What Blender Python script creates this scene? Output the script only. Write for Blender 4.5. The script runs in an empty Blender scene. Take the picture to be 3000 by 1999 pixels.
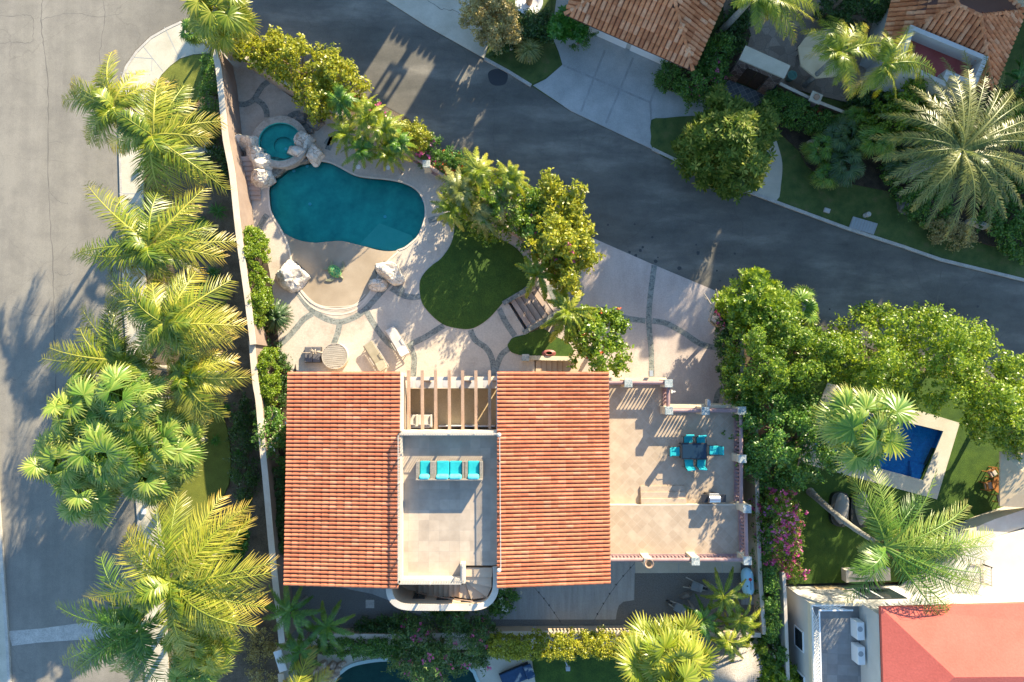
import bpy, bmesh, math, random
import numpy as np
from mathutils import Vector, Matrix, noise
from mathutils.geometry import tessellate_polygon
# ------------------------------------------------------------------ camera, sky, sun
scene = bpy.context.scene
H = 44.0; FPX = 2024.0
NAD = Vector((-30/FPX, -120/FPX, -1)).normalized()
RQ = NAD.rotation_difference(Vector((0, 0, -1)))
cam = bpy.data.cameras.new('Camera'); camo = bpy.data.objects.new('Camera', cam)
scene.collection.objects.link(camo)
camo.location = (0, 0, H); camo.rotation_mode = 'QUATERNION'; camo.rotation_quaternion = RQ
cam.sensor_width = 36; cam.sensor_fit = 'HORIZONTAL'; cam.lens = FPX/3000*36
cam.clip_end = 1000; cam.clip_start = 0.5
scene.camera = camo
SUN_EL = math.radians(22); SUN_AZ = math.atan2(.52, .855)
SD = Vector((math.sin(SUN_AZ)*math.cos(SUN_EL), math.cos(SUN_AZ)*math.cos(SUN_EL), math.sin(SUN_EL)))
w = bpy.data.worlds.new('World'); scene.world = w; w.use_nodes = True
nt = w.node_tree; bg = nt.nodes['Background']
sky = nt.nodes.new('ShaderNodeTexSky'); sky.sky_type = 'NISHITA'; sky.sun_disc = False
sky.sun_elevation = SUN_EL; sky.sun_rotation = SUN_AZ; sky.ozone_density = 3.0; sky.dust_density = .3; sky.air_density = 1.0
tint = nt.nodes.new('ShaderNodeMix'); tint.data_type = 'RGBA'; tint.blend_type = 'MULTIPLY'; tint.inputs[0].default_value = 1
tint.inputs[7].default_value = (.92, 1.0, .99, 1); nt.links.new(sky.outputs[0], tint.inputs[6])
nt.links.new(tint.outputs[2], bg.inputs[0]); bg.inputs[1].default_value = 0.13
sl = bpy.data.lights.new('sun', 'SUN'); so = bpy.data.objects.new('sun', sl); scene.collection.objects.link(so)
sl.energy = 5.0; sl.angle = math.radians(0.5); sl.color = (1.0, .85, .59)
so.rotation_euler = SD.to_track_quat('Z', 'Y').to_euler(); so.location = (20, 30, 60)
scene.view_settings.view_transform = 'Standard'; scene.view_settings.look = 'None'
scene.view_settings.exposure = 1.58; scene.view_settings.gamma = 1.0
scene.render.engine = 'CYCLES'
scene.cycles.max_bounces = 5; scene.cycles.transparent_max_bounces = 8
scene.cycles.caustics_reflective = False; scene.cycles.caustics_refractive = False
# ------------------------------------------------------------------ helpers
R2 = RQ.to_matrix()
def P(px, py, z=0.0):
    d = R2 @ Vector(((px-1500)/FPX, (1000-py)/FPX, -1))
    t = (z-H)/d.z
    return Vector((d.x*t, d.y*t, z))
def PL(pts, z=0.0): return [P(x, y, z) for x, y in pts]
def cr(pts, n=5, closed=True):
    out = []; N = len(pts)
    rng = range(N) if closed else range(N-1)
    for i in rng:
        if closed: a, b, c, d = pts[i-1], pts[i], pts[(i+1) % N], pts[(i+2) % N]
        else: a, b, c, d = pts[max(i-1, 0)], pts[i], pts[i+1], pts[min(i+2, N-1)]
        for k in range(n):
            t = k/n
            out.append(tuple(.5*((2*b[j])+(-a[j]+c[j])*t+(2*a[j]-5*b[j]+4*c[j]-d[j])*t*t+(-a[j]+3*b[j]-3*c[j]+d[j])*t**3) for j in range(len(b))))
    if not closed: out.append(tuple(pts[-1]))
    return out
MATS = {}
def newmat(name):
    m = bpy.data.materials.new(name); m.use_nodes = True; MATS[name] = m
    nt = m.node_tree; return m, nt, nt.nodes['Principled BSDF']
def ramp(nt, fac, stops):
    r = nt.nodes.new('ShaderNodeValToRGB'); cr_ = r.color_ramp
    while len(cr_.elements) < len(stops): cr_.elements.new(.5)
    for e, (p, c) in zip(cr_.elements, stops): e.position = p; e.color = (*c, 1)
    nt.links.new(fac, r.inputs[0]); return r.outputs[0]
def mixc(nt, fac, a, b, mode='MIX'):
    m = nt.nodes.new('ShaderNodeMix'); m.data_type = 'RGBA'; m.blend_type = mode
    for sock, v in ((m.inputs[0], fac), (m.inputs[6], a), (m.inputs[7], b)):
        if isinstance(v, bpy.types.NodeSocket): nt.links.new(v, sock)
        elif isinstance(v, (int, float)): sock.default_value = v
        else: sock.default_value = (*v, 1)
    return m.outputs[2]
def coords(nt, scale=(1, 1, 1), rot=(0, 0, 0)):
    tc = nt.nodes.new('ShaderNodeTexCoord'); mp = nt.nodes.new('ShaderNodeMapping')
    mp.inputs['Scale'].default_value = scale; mp.inputs['Rotation'].default_value = rot
    nt.links.new(tc.outputs['Object'], mp.inputs[0]); return mp.outputs[0]
def nz(nt, vec, scale, detail=4, rough=.55):
    n = nt.nodes.new('ShaderNodeTexNoise'); n.inputs['Scale'].default_value = scale
    n.inputs['Detail'].default_value = detail; n.inputs['Roughness'].default_value = rough
    nt.links.new(vec, n.inputs['Vector']); return n.outputs[0]
def bump(nt, bsdf, h, strength=.3, dist=.02):
    b = nt.nodes.new('ShaderNodeBump'); b.inputs['Strength'].default_value = strength; b.inputs['Distance'].default_value = dist
    nt.links.new(h, b.inputs['Height']); nt.links.new(b.outputs[0], bsdf.inputs['Normal'])
def mottled(name, a, b, scale=1.2, fine=25, rough=.8, bstr=.25, c=None, stretch=(1, 1, 1), rot=0, lo=.3, hi=.7, finew=.35, spec=.3):
    m, nt, bs = newmat(name)
    v = coords(nt, stretch, (0, 0, rot))
    col = ramp(nt, nz(nt, v, scale, 6, .6), [(lo, a), (hi, b)] if c is None else [(lo, a), ((lo+hi)/2, b), (hi, c)])
    v2 = coords(nt)
    f = nz(nt, v2, fine, 3, .6)
    g = ramp(nt, f, [(.25, (1-finew,)*3), (.75, (1+finew*.4,)*3)])
    col = mixc(nt, 1.0, col, g, 'MULTIPLY')
    nt.links.new(col, bs.inputs['Base Color']); bs.inputs['Roughness'].default_value = rough
    bs.inputs['Specular IOR Level'].default_value = spec
    bump(nt, bs, f, bstr)
    return m
def plain(name, c, rough=.6, metal=0, var=.12, scale=8):
    m, nt, bs = newmat(name)
    col = mixc(nt, nz(nt, coords(nt), scale, 4), tuple(x*(1-var) for x in c), tuple(min(1, x*(1+var)) for x in c))
    nt.links.new(col, bs.inputs['Base Color']); bs.inputs['Roughness'].default_value = rough; bs.inputs['Metallic'].default_value = metal
    return m
def island(nt):
    g = nt.nodes.new('ShaderNodeNewGeometry'); return g.outputs['Random Per Island']
def attr(nt, n):
    a = nt.nodes.new('ShaderNodeAttribute'); a.attribute_name = n; return a.outputs['Fac']
def math_(nt, op, a, b=0.0):
    m = nt.nodes.new('ShaderNodeMath'); m.operation = op
    for s, v in zip(m.inputs, (a, b)):
        if isinstance(v, bpy.types.NodeSocket): nt.links.new(v, s)
        else: s.default_value = v
    return m.outputs[0]
def leafmat(name, stops, tip=None, trans=.34, rough=.36, frond=False, spec=.5):
    m, nt, bs = newmat(name)
    if frond: fac = math_(nt, 'ADD', math_(nt, 'MULTIPLY', island(nt), .50), math_(nt, 'MULTIPLY', attr(nt, 'v1'), .50))
    else:
        n = nz(nt, coords(nt), .9, 2)
        fac = math_(nt, 'ADD', math_(nt, 'MULTIPLY', island(nt), .62), math_(nt, 'MULTIPLY', math_(nt, 'SUBTRACT', n, .12), .5))
    col = ramp(nt, fac, stops)
    if tip:
        t = math_(nt, 'MULTIPLY', math_(nt, 'POWER', attr(nt, 'v2'), 3.5), attr(nt, 'v1'))
        col = mixc(nt, t, col, tip)
    nt.links.new(col, bs.inputs['Base Color']); bs.inputs['Roughness'].default_value = rough
    bs.inputs['Specular IOR Level'].default_value = spec
    tr = nt.nodes.new('ShaderNodeBsdfTranslucent')
    nt.links.new(mixc(nt, 1.0, col, (1.25, 1.15, .5), 'MULTIPLY'), tr.inputs[0])
    mx = nt.nodes.new('ShaderNodeMixShader'); mx.inputs[0].default_value = trans
    nt.links.new(bs.outputs[0], mx.inputs[1]); nt.links.new(tr.outputs[0], mx.inputs[2])
    nt.links.new(mx.outputs[0], nt.nodes['Material Output'].inputs[0])
    return m
ORG = {}
def _org(parent):
    return ORG.get(parent.name, Vector((0, 0, 0))) if parent else Vector((0, 0, 0))
def settag(o, label=None, cat=None, group=None, kind=None):
    if label: o['label'] = label
    if cat: o['category'] = cat
    if group: o['group'] = group
    if kind: o['kind'] = kind
    return o
def thing(name, loc, label, cat, group=None):
    o = bpy.data.objects.new(name, None); scene.collection.objects.link(o)
    o.location = loc; o.empty_display_size = .3
    ORG[o.name] = Vector(loc); return settag(o, label, cat, group)
def link(name, me, mat, parent):
    if mat is not None:
        for mm in (mat if isinstance(mat, (list, tuple)) else [mat]): me.materials.append(mm)
    o = bpy.data.objects.new(name, me); scene.collection.objects.link(o)
    if parent:
        o.parent = parent
    ORG[o.name] = _org(parent)
    return o
class MB:
    def __init__(s): s.v = []; s.f = []; s.m = []; s.cur = 0
    def add(s, vs, fs):
        b = len(s.v); s.v += [tuple(x) for x in vs]; s.f += [tuple(i+b for i in f) for f in fs]; s.m += [s.cur]*len(fs)
        return s
    def box(s, c, d, rot=0.0, tilt=None):
        cx, cy, cz = c; hx, hy, hz = d[0]/2, d[1]/2, d[2]/2
        M = Matrix.Rotation(rot, 3, 'Z')
        if tilt is not None: M = M @ Matrix.Rotation(tilt, 3, 'X')
        vs = []
        for z in (-hz, hz):
            for x, y in ((-hx, -hy), (hx, -hy), (hx, hy), (-hx, hy)):
                vs.append(M @ Vector((x, y, z)) + Vector((cx, cy, cz)))
        return s.add(vs, [(3, 2, 1, 0), (4, 5, 6, 7), (0, 1, 5, 4), (1, 2, 6, 5), (2, 3, 7, 6), (3, 0, 4, 7)])
    def beam(s, a, b, w_, h_):
        a = Vector(a); b = Vector(b); t = (b-a).normalized()
        up = Vector((0, 0, 1)) if abs(t.z) < .95 else Vector((1, 0, 0))
        sd = t.cross(up).normalized(); u = sd.cross(t)
        vs = [p + sd*x*w_/2 + u*y*h_/2 for p in (a, b) for x, y in ((-1, -1), (1, -1), (1, 1), (-1, 1))]
        return s.add(vs, [(0, 1, 2, 3), (7, 6, 5, 4), (0, 4, 5, 1), (1, 5, 6, 2), (2, 6, 7, 3), (3, 7, 4, 0)])
    def prism(s, poly, z0, z1, holes=(), bottom=False, walls=True):
        loops = [[Vector((p[0], p[1], 0)) for p in poly]] + [[Vector((p[0], p[1], 0)) for p in h] for h in holes]
        flat = [p for l in loops for p in l]; tris = tessellate_polygon(loops)
        tz = lambda i, z: (flat[i].x, flat[i].y, z)
        n = len(flat)
        fs = []
        for t in tris:
            a, b, c = (flat[i] for i in t)
            if (b-a).cross(c-a).z < 0: t = (t[0], t[2], t[1])
            fs.append(tuple(t))
        s.add([tz(i, z1) for i in range(n)], fs)
        if bottom: s.add([tz(i, z0) for i in range(n)], [f[::-1] for f in fs])
        if walls:
            for l in loops:
                k = len(l); s.add([(p.x, p.y, z) for p in l for z in (z0, z1)], [(2*i, 2*((i+1) % k), 2*((i+1) % k)+1, 2*i+1) for i in range(k)])
        return s
    def tube(s, path, r, n=8, cap=True):
        path = [Vector(p) for p in path]; N = len(path)
        rr = r if isinstance(r, (list, tuple)) else [r]*N
        vs = []; prev = None
        for i, p in enumerate(path):
            t = (path[min(i+1, N-1)]-path[max(i-1, 0)]).normalized()
            ref = Vector((0, 0, 1)) if abs(t.z) < .9 else Vector((1, 0, 0))
            if prev is not None: ref = prev
            a = (ref - t*ref.dot(t)).normalized(); b = t.cross(a); prev = a
            for k in range(n):
                an = 2*math.pi*k/n; vs.append(p + (a*math.cos(an)+b*math.sin(an))*rr[i])
        fs = [(i*n+k, i*n+(k+1) % n, (i+1)*n+(k+1) % n, (i+1)*n+k) for i in range(N-1) for k in range(n)]
        if cap: fs += [tuple(range(n))[::-1], tuple((N-1)*n+k for k in range(n))]
        return s.add(vs, fs)
    def lathe(s, c, prof, n=16, sx=1, sy=1, rot=0):
        vs = []
        for r, z in prof:
            for k in range(n):
                a = 2*math.pi*k/n; x, y = r*math.cos(a)*sx, r*math.sin(a)*sy
                vs.append((c[0]+x*math.cos(rot)-y*math.sin(rot), c[1]+x*math.sin(rot)+y*math.cos(rot), c[2]+z))
        N = len(prof)
        fs = [(i*n+k, i*n+(k+1) % n, (i+1)*n+(k+1) % n, (i+1)*n+k) for i in range(N-1) for k in range(n)]
        fs += [tuple(range(n))[::-1], tuple((N-1)*n+k for k in range(n))]
        return s.add(vs, fs)
    def strip(s, line, w_, z):
        s.ns = getattr(s, 'ns', 0)+1; z = z+s.ns*.0007
        return s.ribbon(line, w_, z)
    def ribbon(s, line, w_, z):
        """flat ribbon along a world line"""
        line = [Vector((p[0], p[1], 0)) for p in line]; N = len(line); vs = []
        for i, p in enumerate(line):
            t = (line[min(i+1, N-1)]-line[max(i-1, 0)]).normalized(); nrm = Vector((-t.y, t.x, 0))
            ww = w_[i] if isinstance(w_, (list, tuple)) else w_
            vs += [p+nrm*ww/2+Vector((0, 0, z)), p-nrm*ww/2+Vector((0, 0, z))]
        return s.add(vs, [(2*i, 2*i+1, 2*i+3, 2*i+2) for i in range(N-1)])
    def wall(s, line, w_, z0, z1, closed=False):
        line = [Vector((p[0], p[1], 0)) for p in line]; N = len(line); L = []; Rr = []
        for i, p in enumerate(line):
            if closed: t = (line[(i+1) % N]-line[i-1]).normalized()
            else: t = (line[min(i+1, N-1)]-line[max(i-1, 0)]).normalized()
            t0 = (line[i]-line[i-1]).normalized() if (i > 0 or closed) else t
            t1 = (line[(i+1) % N]-line[i]).normalized() if (i < N-1 or closed) else t
            k = 1/max(.5, math.cos(t0.angle(t1)/2)) if t0.length > 0 and t1.length > 0 else 1
            if t0.length and t1.length and (t0+t1).length > 1e-4: t = (t0+t1).normalized()
            nrm = Vector((-t.y, t.x, 0))*k
            L.append(p+nrm*w_/2); Rr.append(p-nrm*w_/2)
        zt = z1 if isinstance(z1, (list, tuple)) else [z1]*N
        vs = []
        for a, b, zz in zip(L, Rr, zt): vs += [(a.x, a.y, z0), (a.x, a.y, zz), (b.x, b.y, zz), (b.x, b.y, z0)]
        fs = []
        for i in range(N if closed else N-1):
            j = (i+1) % N
            for k in range(4): fs.append((4*i+k, 4*i+(k+1) % 4, 4*j+(k+1) % 4, 4*j+k))
        if not closed: fs += [(3, 2, 1, 0), tuple(4*(N-1)+k for k in range(4))]
        return s.add(vs, fs)
    def build(s, name, mat, parent=None, smooth=False, bevel=0):
        me = bpy.data.meshes.new(name); o = _org(parent)
        me.from_pydata([(x-o.x, y-o.y, z-o.z) for x, y, z in s.v], [], s.f)
        if smooth: me.polygons.foreach_set('use_smooth', [True]*len(me.polygons))
        if any(s.m): me.polygons.foreach_set('material_index', s.m)
        me.update()
        ob = link(name, me, mat, parent)
        if smooth:
            try: me.set_sharp_from_angle(angle=math.radians(42))
            except Exception: pass
        if bevel:
            md = ob.modifiers.new('bevel', 'BEVEL'); md.width = bevel; md.segments = 2; md.limit_method = 'ANGLE'
        return ob
def npmesh(name, V, F, mat, parent, at=None):
    """V (n,3) array, F (m,4) quads"""
    me = bpy.data.meshes.new(name); o = _org(parent)
    V = V - np.array((o.x, o.y, o.z)); n = len(V); m = len(F)
    me.vertices.add(n); me.vertices.foreach_set('co', V.astype(np.float32).ravel())
    me.loops.add(m*4); me.loops.foreach_set('vertex_index', F.astype(np.int32).ravel())
    me.polygons.add(m); me.polygons.foreach_set('loop_start', np.arange(0, m*4, 4, dtype=np.int32))
    me.polygons.foreach_set('loop_total', np.full(m, 4, dtype=np.int32))
    me.update(calc_edges=True)
    for k, a in (at or {}).items():
        x = me.attributes.new(k, 'FLOAT', 'POINT'); x.data.foreach_set('value', a.astype(np.float32))
    return link(name, me, mat, parent)
def copy_tree(o, parent=None):
    c = o.copy(); scene.collection.objects.link(c); c.parent = parent
    for ch in list(o.children): copy_tree(ch, c)
    return c
def struct(name, mb, mat, smooth=False):
    return settag(mb.build(name, mat, None, smooth), kind='structure')
# ------------------------------------------------------------------ materials
M = {}
def road_mat():
    m, nt, bs = newmat('asphalt')
    v = coords(nt, (.11, .38, 1), (0, 0, math.radians(27)))
    v2 = coords(nt, (.7, .03, 1)); v3 = coords(nt)
    sx = nt.nodes.new('ShaderNodeSeparateXYZ'); nt.links.new(v3, sx.inputs[0])
    left = ramp(nt, math_(nt, 'ADD', math_(nt, 'MULTIPLY', sx.outputs[0], .1), 2.6), [(0, (0, 0, 0)), (1, (1, 1, 1))])
    a = ramp(nt, nz(nt, v, 1.2, 5, .6), [(.36, (.12, .115, .10)), (.52, (.16, .15, .13)), (.68, (.27, .25, .21))])  # side-road tone darkened to carry part of its shade, plus dusty streaks
    b = ramp(nt, nz(nt, v2, 1.6, 5, .6), [(.3, (.24, .22, .185)), (.7, (.29, .265, .225))])
    col = mixc(nt, left, b, a)
    g = ramp(nt, nz(nt, v3, 30, 4, .75), [(.3, (.72,)*3), (.72, (1.14,)*3)])
    col = mixc(nt, 1.0, col, g, 'MULTIPLY')
    st = ramp(nt, nz(nt, v3, .55, 6, .7), [(.3, (.8, .8, .82)), (.6, (1.05,)*3)])
    col = mixc(nt, 1.0, col, st, 'MULTIPLY')
    vo = nt.nodes.new('ShaderNodeTexVoronoi'); vo.feature = 'DISTANCE_TO_EDGE'; vo.inputs['Scale'].default_value = .16
    wv = nt.nodes.new('ShaderNodeVectorMath'); wv.operation = 'ADD'
    nn = nt.nodes.new('ShaderNodeTexNoise'); nn.inputs['Scale'].default_value = .7; nn.inputs['Detail'].default_value = 6
    nt.links.new(v3, nn.inputs['Vector']); nt.links.new(v3, wv.inputs[0]); nt.links.new(nn.outputs['Color'], wv.inputs[1])
    nt.links.new(wv.outputs[0], vo.inputs['Vector'])
    ck = ramp(nt, vo.outputs['Distance'], [(0, (.8,)*3), (.004, (1, 1, 1))])
    col = mixc(nt, .8, col, mixc(nt, 1.0, col, ck, 'MULTIPLY'))
    nt.links.new(col, bs.inputs['Base Color']); bs.inputs['Roughness'].default_value = .85
    bs.inputs['Specular IOR Level'].default_value = .2
    bump(nt, bs, nz(nt, v3, 60, 3), .3)
    return m
M['road'] = road_mat()
M['conc'] = mottled('pale_concrete', (.46, .42, .33), (.60, .55, .45), .8, 20, finew=.15)
M['kerb'] = mottled('kerb_concrete', (.42, .39, .35), (.58, .54, .48), 2.5, 20)
M['drive_grey'] = mottled('grey_drive_concrete', (.36, .36, .34), (.50, .49, .46), .7, 18, finew=.2)
M['slab'] = mottled('broomed_concrete', (.30, .30, .29), (.42, .42, .40), 1.2, 18, stretch=(3, .3, 1), finew=.2)
M['deck'] = mottled('pink_stamped_deck', (.42, .345, .28), (.56, .49, .41), .55, 14, finew=.2, c=(.50, .43, .36))
M['pinkdrive'] = mottled('pink_stamped_drive', (.42, .345, .31), (.56, .48, .44), .5, 14, finew=.2, stretch=(1.6, .6, 1))
M['soil'] = mottled('dry_soil', (.10, .075, .05), (.22, .17, .12), 1.3, 14, finew=.5, bstr=.6)
M['mulch'] = mottled('dark_mulch', (.035, .028, .02), (.10, .075, .05), 2.5, 18, finew=.6, bstr=.6)
M['turf_pale'] = mottled('olive_turf', (.13, .155, .022), (.20, .22, .035), 1.6, 24, finew=.5, bstr=.5)
M['turf'] = mottled('green_turf', (.034, .080, .010), (.075, .140, .016), 1.6, 22, finew=.6, bstr=.9)
M['turf_worn'] = mottled('worn_lawn', (.045, .085, .02), (.10, .14, .035), 1.2, 28, c=(.17, .14, .07), lo=.3, hi=.8, finew=.4, bstr=.5)
M['gravel'] = mottled('grey_gravel', (.10, .10, .095), (.26, .25, .23), 22, 60, lo=.35, hi=.65, bstr=.8)
M['wallpink'] = mottled('rosy_wall_stucco', (.26, .19, .155), (.34, .26, .21), .9, 30, finew=.1)
M['stucco'] = mottled('peach_stucco', (.50, .38, .27), (.60, .47, .34), .9, 30, finew=.1)
M['stucco_top'] = mottled('pale_stucco', (.58, .49, .39), (.70, .62, .52), 1.2, 30, finew=.12)
M['white'] = mottled('white_stucco', (.50, .48, .44), (.57, .55, .51), .8, 30, finew=.07)
M['cream'] = mottled('cream_stucco', (.60, .52, .38), (.70, .62, .47), .8, 30, finew=.07)
M['pinkwall'] = mottled('plum_painted_rail', (.27, .17, .17), (.37, .25, .24), 1.5, 30, finew=.1)
M['wood'] = mottled('weathered_timber', (.34, .21, .14), (.50, .34, .24), 2, 30, stretch=(6, .6, 6))
M['teak'] = mottled('orange_teak', (.30, .12, .035), (.45, .20, .06), 2, 30, stretch=(6, 1, 6))
M['driftwood'] = mottled('driftwood', (.30, .24, .18), (.60, .52, .42), 3, 30)
M['bark'] = mottled('bark', (.12, .085, .055), (.24, .18, .12), 5, 30, bstr=.8)
M['palmbark'] = mottled('grey_palm_trunk', (.22, .20, .17), (.42, .39, .34), 2.5, 14, stretch=(1, 1, 6), bstr=.8)
M['black'] = plain('black_metal', (.025, .025, .028), .4)
M['dkglass'] = plain('dark_glass', (.02, .03, .035), .08)
M['steel'] = plain('brushed_steel', (.55, .56, .58), .3, .8)
M['rail'] = plain('grey_rail_paint', (.42, .38, .33), .5)
M['teal'] = mottled('teal_cushion', (.012, .32, .37), (.022, .43, .47), 4, 40, finew=.08, rough=.7)
M['teal_lit'] = mottled('sunlit_teal', (.06, .50, .52), (.14, .62, .63), 5, 30, finew=.14, bstr=.6)  # back cushions painted paler teal for the sun on them
M['navy'] = mottled('navy_cushion', (.02, .05, .11), (.03, .08, .16), 4, 40, finew=.1)
M['wicker'] = mottled('grey_wicker', (.20, .17, .14), (.34, .30, .26), 12, 50, bstr=.6)
M['dkwicker'] = mottled('dark_wicker', (.05, .045, .045), (.10, .09, .09), 12, 50, bstr=.6)
M['cushion'] = mottled('pale_grey_cushion', (.48, .45, .42), (.58, .55, .51), 3, 40, finew=.08)
M['olivecush'] = mottled('olive_grey_cushion', (.27, .24, .17), (.36, .32, .24), 3, 40, finew=.08)
M['canvas'] = mottled('beige_canvas', (.56, .44, .28), (.64, .51, .34), 1.5, 40, finew=.06)
M['tank'] = plain('pale_blue_paint', (.36, .62, .72), .35, 0, .05)
M['redpaint'] = plain('red_paint', (.5, .02, .02), .5)
M['clay'] = mottled('clay', (.36, .22, .15), (.50, .34, .24), 4, 30)
M['celadon'] = plain('glazed_green_pot', (.18, .36, .30), .25)
M['cobalt'] = plain('blue_glazed_pot', (.03, .07, .16), .2)
M['thatch'] = mottled('grey_thatch', (.22, .19, .16), (.46, .42, .38), 6, 40, stretch=(3, 3, 1), bstr=.8)
M['whitepaint'] = plain('white_paint', (.78, .78, .77), .45, 0, .04)
M['greybox'] = plain('grey_plastic', (.34, .36, .37), .5)
M['redroof'] = mottled('red_roof_coating', (.56, .12, .085), (.64, .15, .11), .45, 9, finew=.14, bstr=.4)
M['redfloor'] = mottled('red_balcony_floor', (.30, .06, .05), (.38, .09, .075), .8, 20, finew=.15)
M['stripes'] = None
def tile_mat(name, stops):
    m, nt, bs = newmat(name)
    col = ramp(nt, island(nt), stops)
    g = ramp(nt, nz(nt, coords(nt), 6, 5, .7), [(.3, (.72,)*3), (.65, (1.08,)*3)])
    g2 = ramp(nt, nz(nt, coords(nt, (.25, 1.4, 1)), .9, 6, .7), [(.35, (.76, .73, .71)), (.6, (1.04,)*3)])
    col = mixc(nt, 1.0, mixc(nt, 1.0, col, g, 'MULTIPLY'), g2, 'MULTIPLY')
    nt.links.new(col, bs.inputs['Base Color']); bs.inputs['Roughness'].default_value = .75
    bs.inputs['Specular IOR Level'].default_value = .25
    bump(nt, bs, nz(nt, coords(nt), 40, 3), .2); return m
M['tile'] = tile_mat('terracotta_tile', [(0, (.47, .145, .075)), (.35, (.52, .175, .09)), (.85, (.56, .20, .105)), (1, (.60, .25, .145))])
M['tile_old'] = tile_mat('old_terracotta_tile', [(0, (.50, .17, .07)), (.4, (.68, .25, .10)), (.8, (.76, .32, .15)), (1, (.80, .42, .23))])
def cell_mat(name, a, b, mortar, scale, edge=.05, rough=.7, warp=.15):
    m, nt, bs = newmat(name); v = coords(nt)
    vm = nt.nodes.new('ShaderNodeVectorMath'); vm.operation = 'MULTIPLY_ADD'
    n = nt.nodes.new('ShaderNodeTexNoise'); n.inputs['Scale'].default_value = scale*.6; nt.links.new(v, n.inputs['Vector'])
    nt.links.new(n.outputs['Color'], vm.inputs[0]); vm.inputs[1].default_value = (warp,)*3; nt.links.new(v, vm.inputs[2])
    v1 = nt.nodes.new('ShaderNodeTexVoronoi'); v1.inputs['Scale'].default_value = scale; nt.links.new(vm.outputs[0], v1.inputs['Vector'])
    v2 = nt.nodes.new('ShaderNodeTexVoronoi'); v2.feature = 'DISTANCE_TO_EDGE'; v2.inputs['Scale'].default_value = scale; nt.links.new(vm.outputs[0], v2.inputs['Vector'])
    sp = nt.nodes.new('ShaderNodeSeparateColor'); nt.links.new(v1.outputs['Color'], sp.inputs[0])
    c = ramp(nt, sp.outputs[0], [(0, a), (1, b)])
    e = ramp(nt, v2.outputs['Distance'], [(0, (1, 1, 1)), (edge, (0, 0, 0))])
    c = mixc(nt, e, c, mortar)
    g = ramp(nt, nz(nt, v, 14, 4, .7), [(.3, (.7,)*3), (.7, (1.12,)*3)])
    c = mixc(nt, 1.0, c, g, 'MULTIPLY')
    nt.links.new(c, bs.inputs['Base Color']); bs.inputs['Roughness'].default_value = rough
    return m
M['slate'] = cell_mat('slate_crazy_paving', (.12, .14, .135), (.27, .29, .27), (.36, .34, .29), 7.5, .06)
M['flag'] = cell_mat('sandstone_flags', (.24, .19, .15), (.38, .31, .25), (.20, .17, .14), 1.6, .03)
M['capstone'] = cell_mat('stone_cap', (.20, .25, .26), (.38, .42, .41), (.60, .58, .52), 6, .07)
M['rubble'] = cell_mat('rubble_wall', (.07, .045, .04), (.19, .13, .11), (.40, .35, .31), 2.6, .035)
M['spill'] = cell_mat('stacked_slate_spillway', (.16, .14, .11), (.38, .35, .29), (.09, .08, .07), 9, .05)
M['rockpath'] = cell_mat('tan_rock', (.40, .28, .20), (.58, .44, .33), (.16, .12, .09), 2.2, .04)
def grid_mat(name, a, b, mortar, size, rot=0, ms=.02):
    m, nt, bs = newmat(name); v = coords(nt, (1, 1, 1), (0, 0, rot))
    br = nt.nodes.new('ShaderNodeTexBrick'); br.offset = 0; br.inputs['Scale'].default_value = 1
    br.inputs['Brick Width'].default_value = size; br.inputs['Row Height'].default_value = size
    br.inputs['Mortar Size'].default_value = ms; br.inputs['Mortar Smooth'].default_value = .3
    br.inputs['Color1'].default_value = (*a, 1); br.inputs['Color2'].default_value = (*b, 1); br.inputs['Mortar'].default_value = (*mortar, 1)
    nt.links.new(v, br.inputs['Vector'])
    g = ramp(nt, nz(nt, coords(nt), 1.6, 5, .65), [(.3, (.84, .83, .82)), (.7, (1.08,)*3)])
    c = mixc(nt, 1.0, br.outputs[0], g, 'MULTIPLY')
    nt.links.new(c, bs.inputs['Base Color']); bs.inputs['Roughness'].default_value = .6; bs.inputs['Specular IOR Level'].default_value = .3
    return m
M['terrtile'] = grid_mat('diagonal_terrace_tile', (.40, .31, .225), (.47, .375, .28), (.45, .37, .29), .42, math.radians(45), .015)
M['rooftile'] = grid_mat('roof_terrace_tile', (.40, .33, .26), (.50, .41, .32), (.40, .34, .28), .55, 0, .012)
M['greytile'] = grid_mat('grey_balcony_tile', (.22, .22, .22), (.32, .32, .31), (.24, .24, .24), .6, math.radians(3), .012)
M['darktile'] = grid_mat('dark_entry_tile', (.09, .10, .11), (.16, .17, .18), (.28, .27, .26), .32, math.radians(-25), .02)
M['steps'] = mottled('rosy_step_concrete', (.38, .29, .24), (.50, .40, .34), 1.5, 20, finew=.15)
def rock_mat():
    m, nt, bs = newmat('pale_faux_rock'); v = coords(nt)
    c = ramp(nt, nz(nt, v, 1.7, 8, .65), [(.25, (.38, .30, .23)), (.42, (.66, .58, .48)), (.65, (.80, .74, .65))])
    vo = nt.nodes.new('ShaderNodeTexVoronoi'); vo.feature = 'DISTANCE_TO_EDGE'; vo.inputs['Scale'].default_value = 1.6
    vm = nt.nodes.new('ShaderNodeVectorMath'); vm.operation = 'ADD'; n = nt.nodes.new('ShaderNodeTexNoise'); n.inputs['Scale'].default_value = 1.5; n.inputs['Detail'].default_value = 5
    nt.links.new(v, n.inputs['Vector']); nt.links.new(n.outputs['Color'], vm.inputs[0]); nt.links.new(v, vm.inputs[1]); nt.links.new(vm.outputs[0], vo.inputs['Vector'])
    ck = ramp(nt, vo.outputs['Distance'], [(0, (.45, .38, .32)), (.05, (1, 1, 1))])
    c = mixc(nt, 1.0, c, ck, 'MULTIPLY')
    nt.links.new(c, bs.inputs['Base Color']); bs.inputs['Roughness'].default_value = .85
    bump(nt, bs, nz(nt, v, 5, 8, .7), .6, .08); return m
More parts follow.
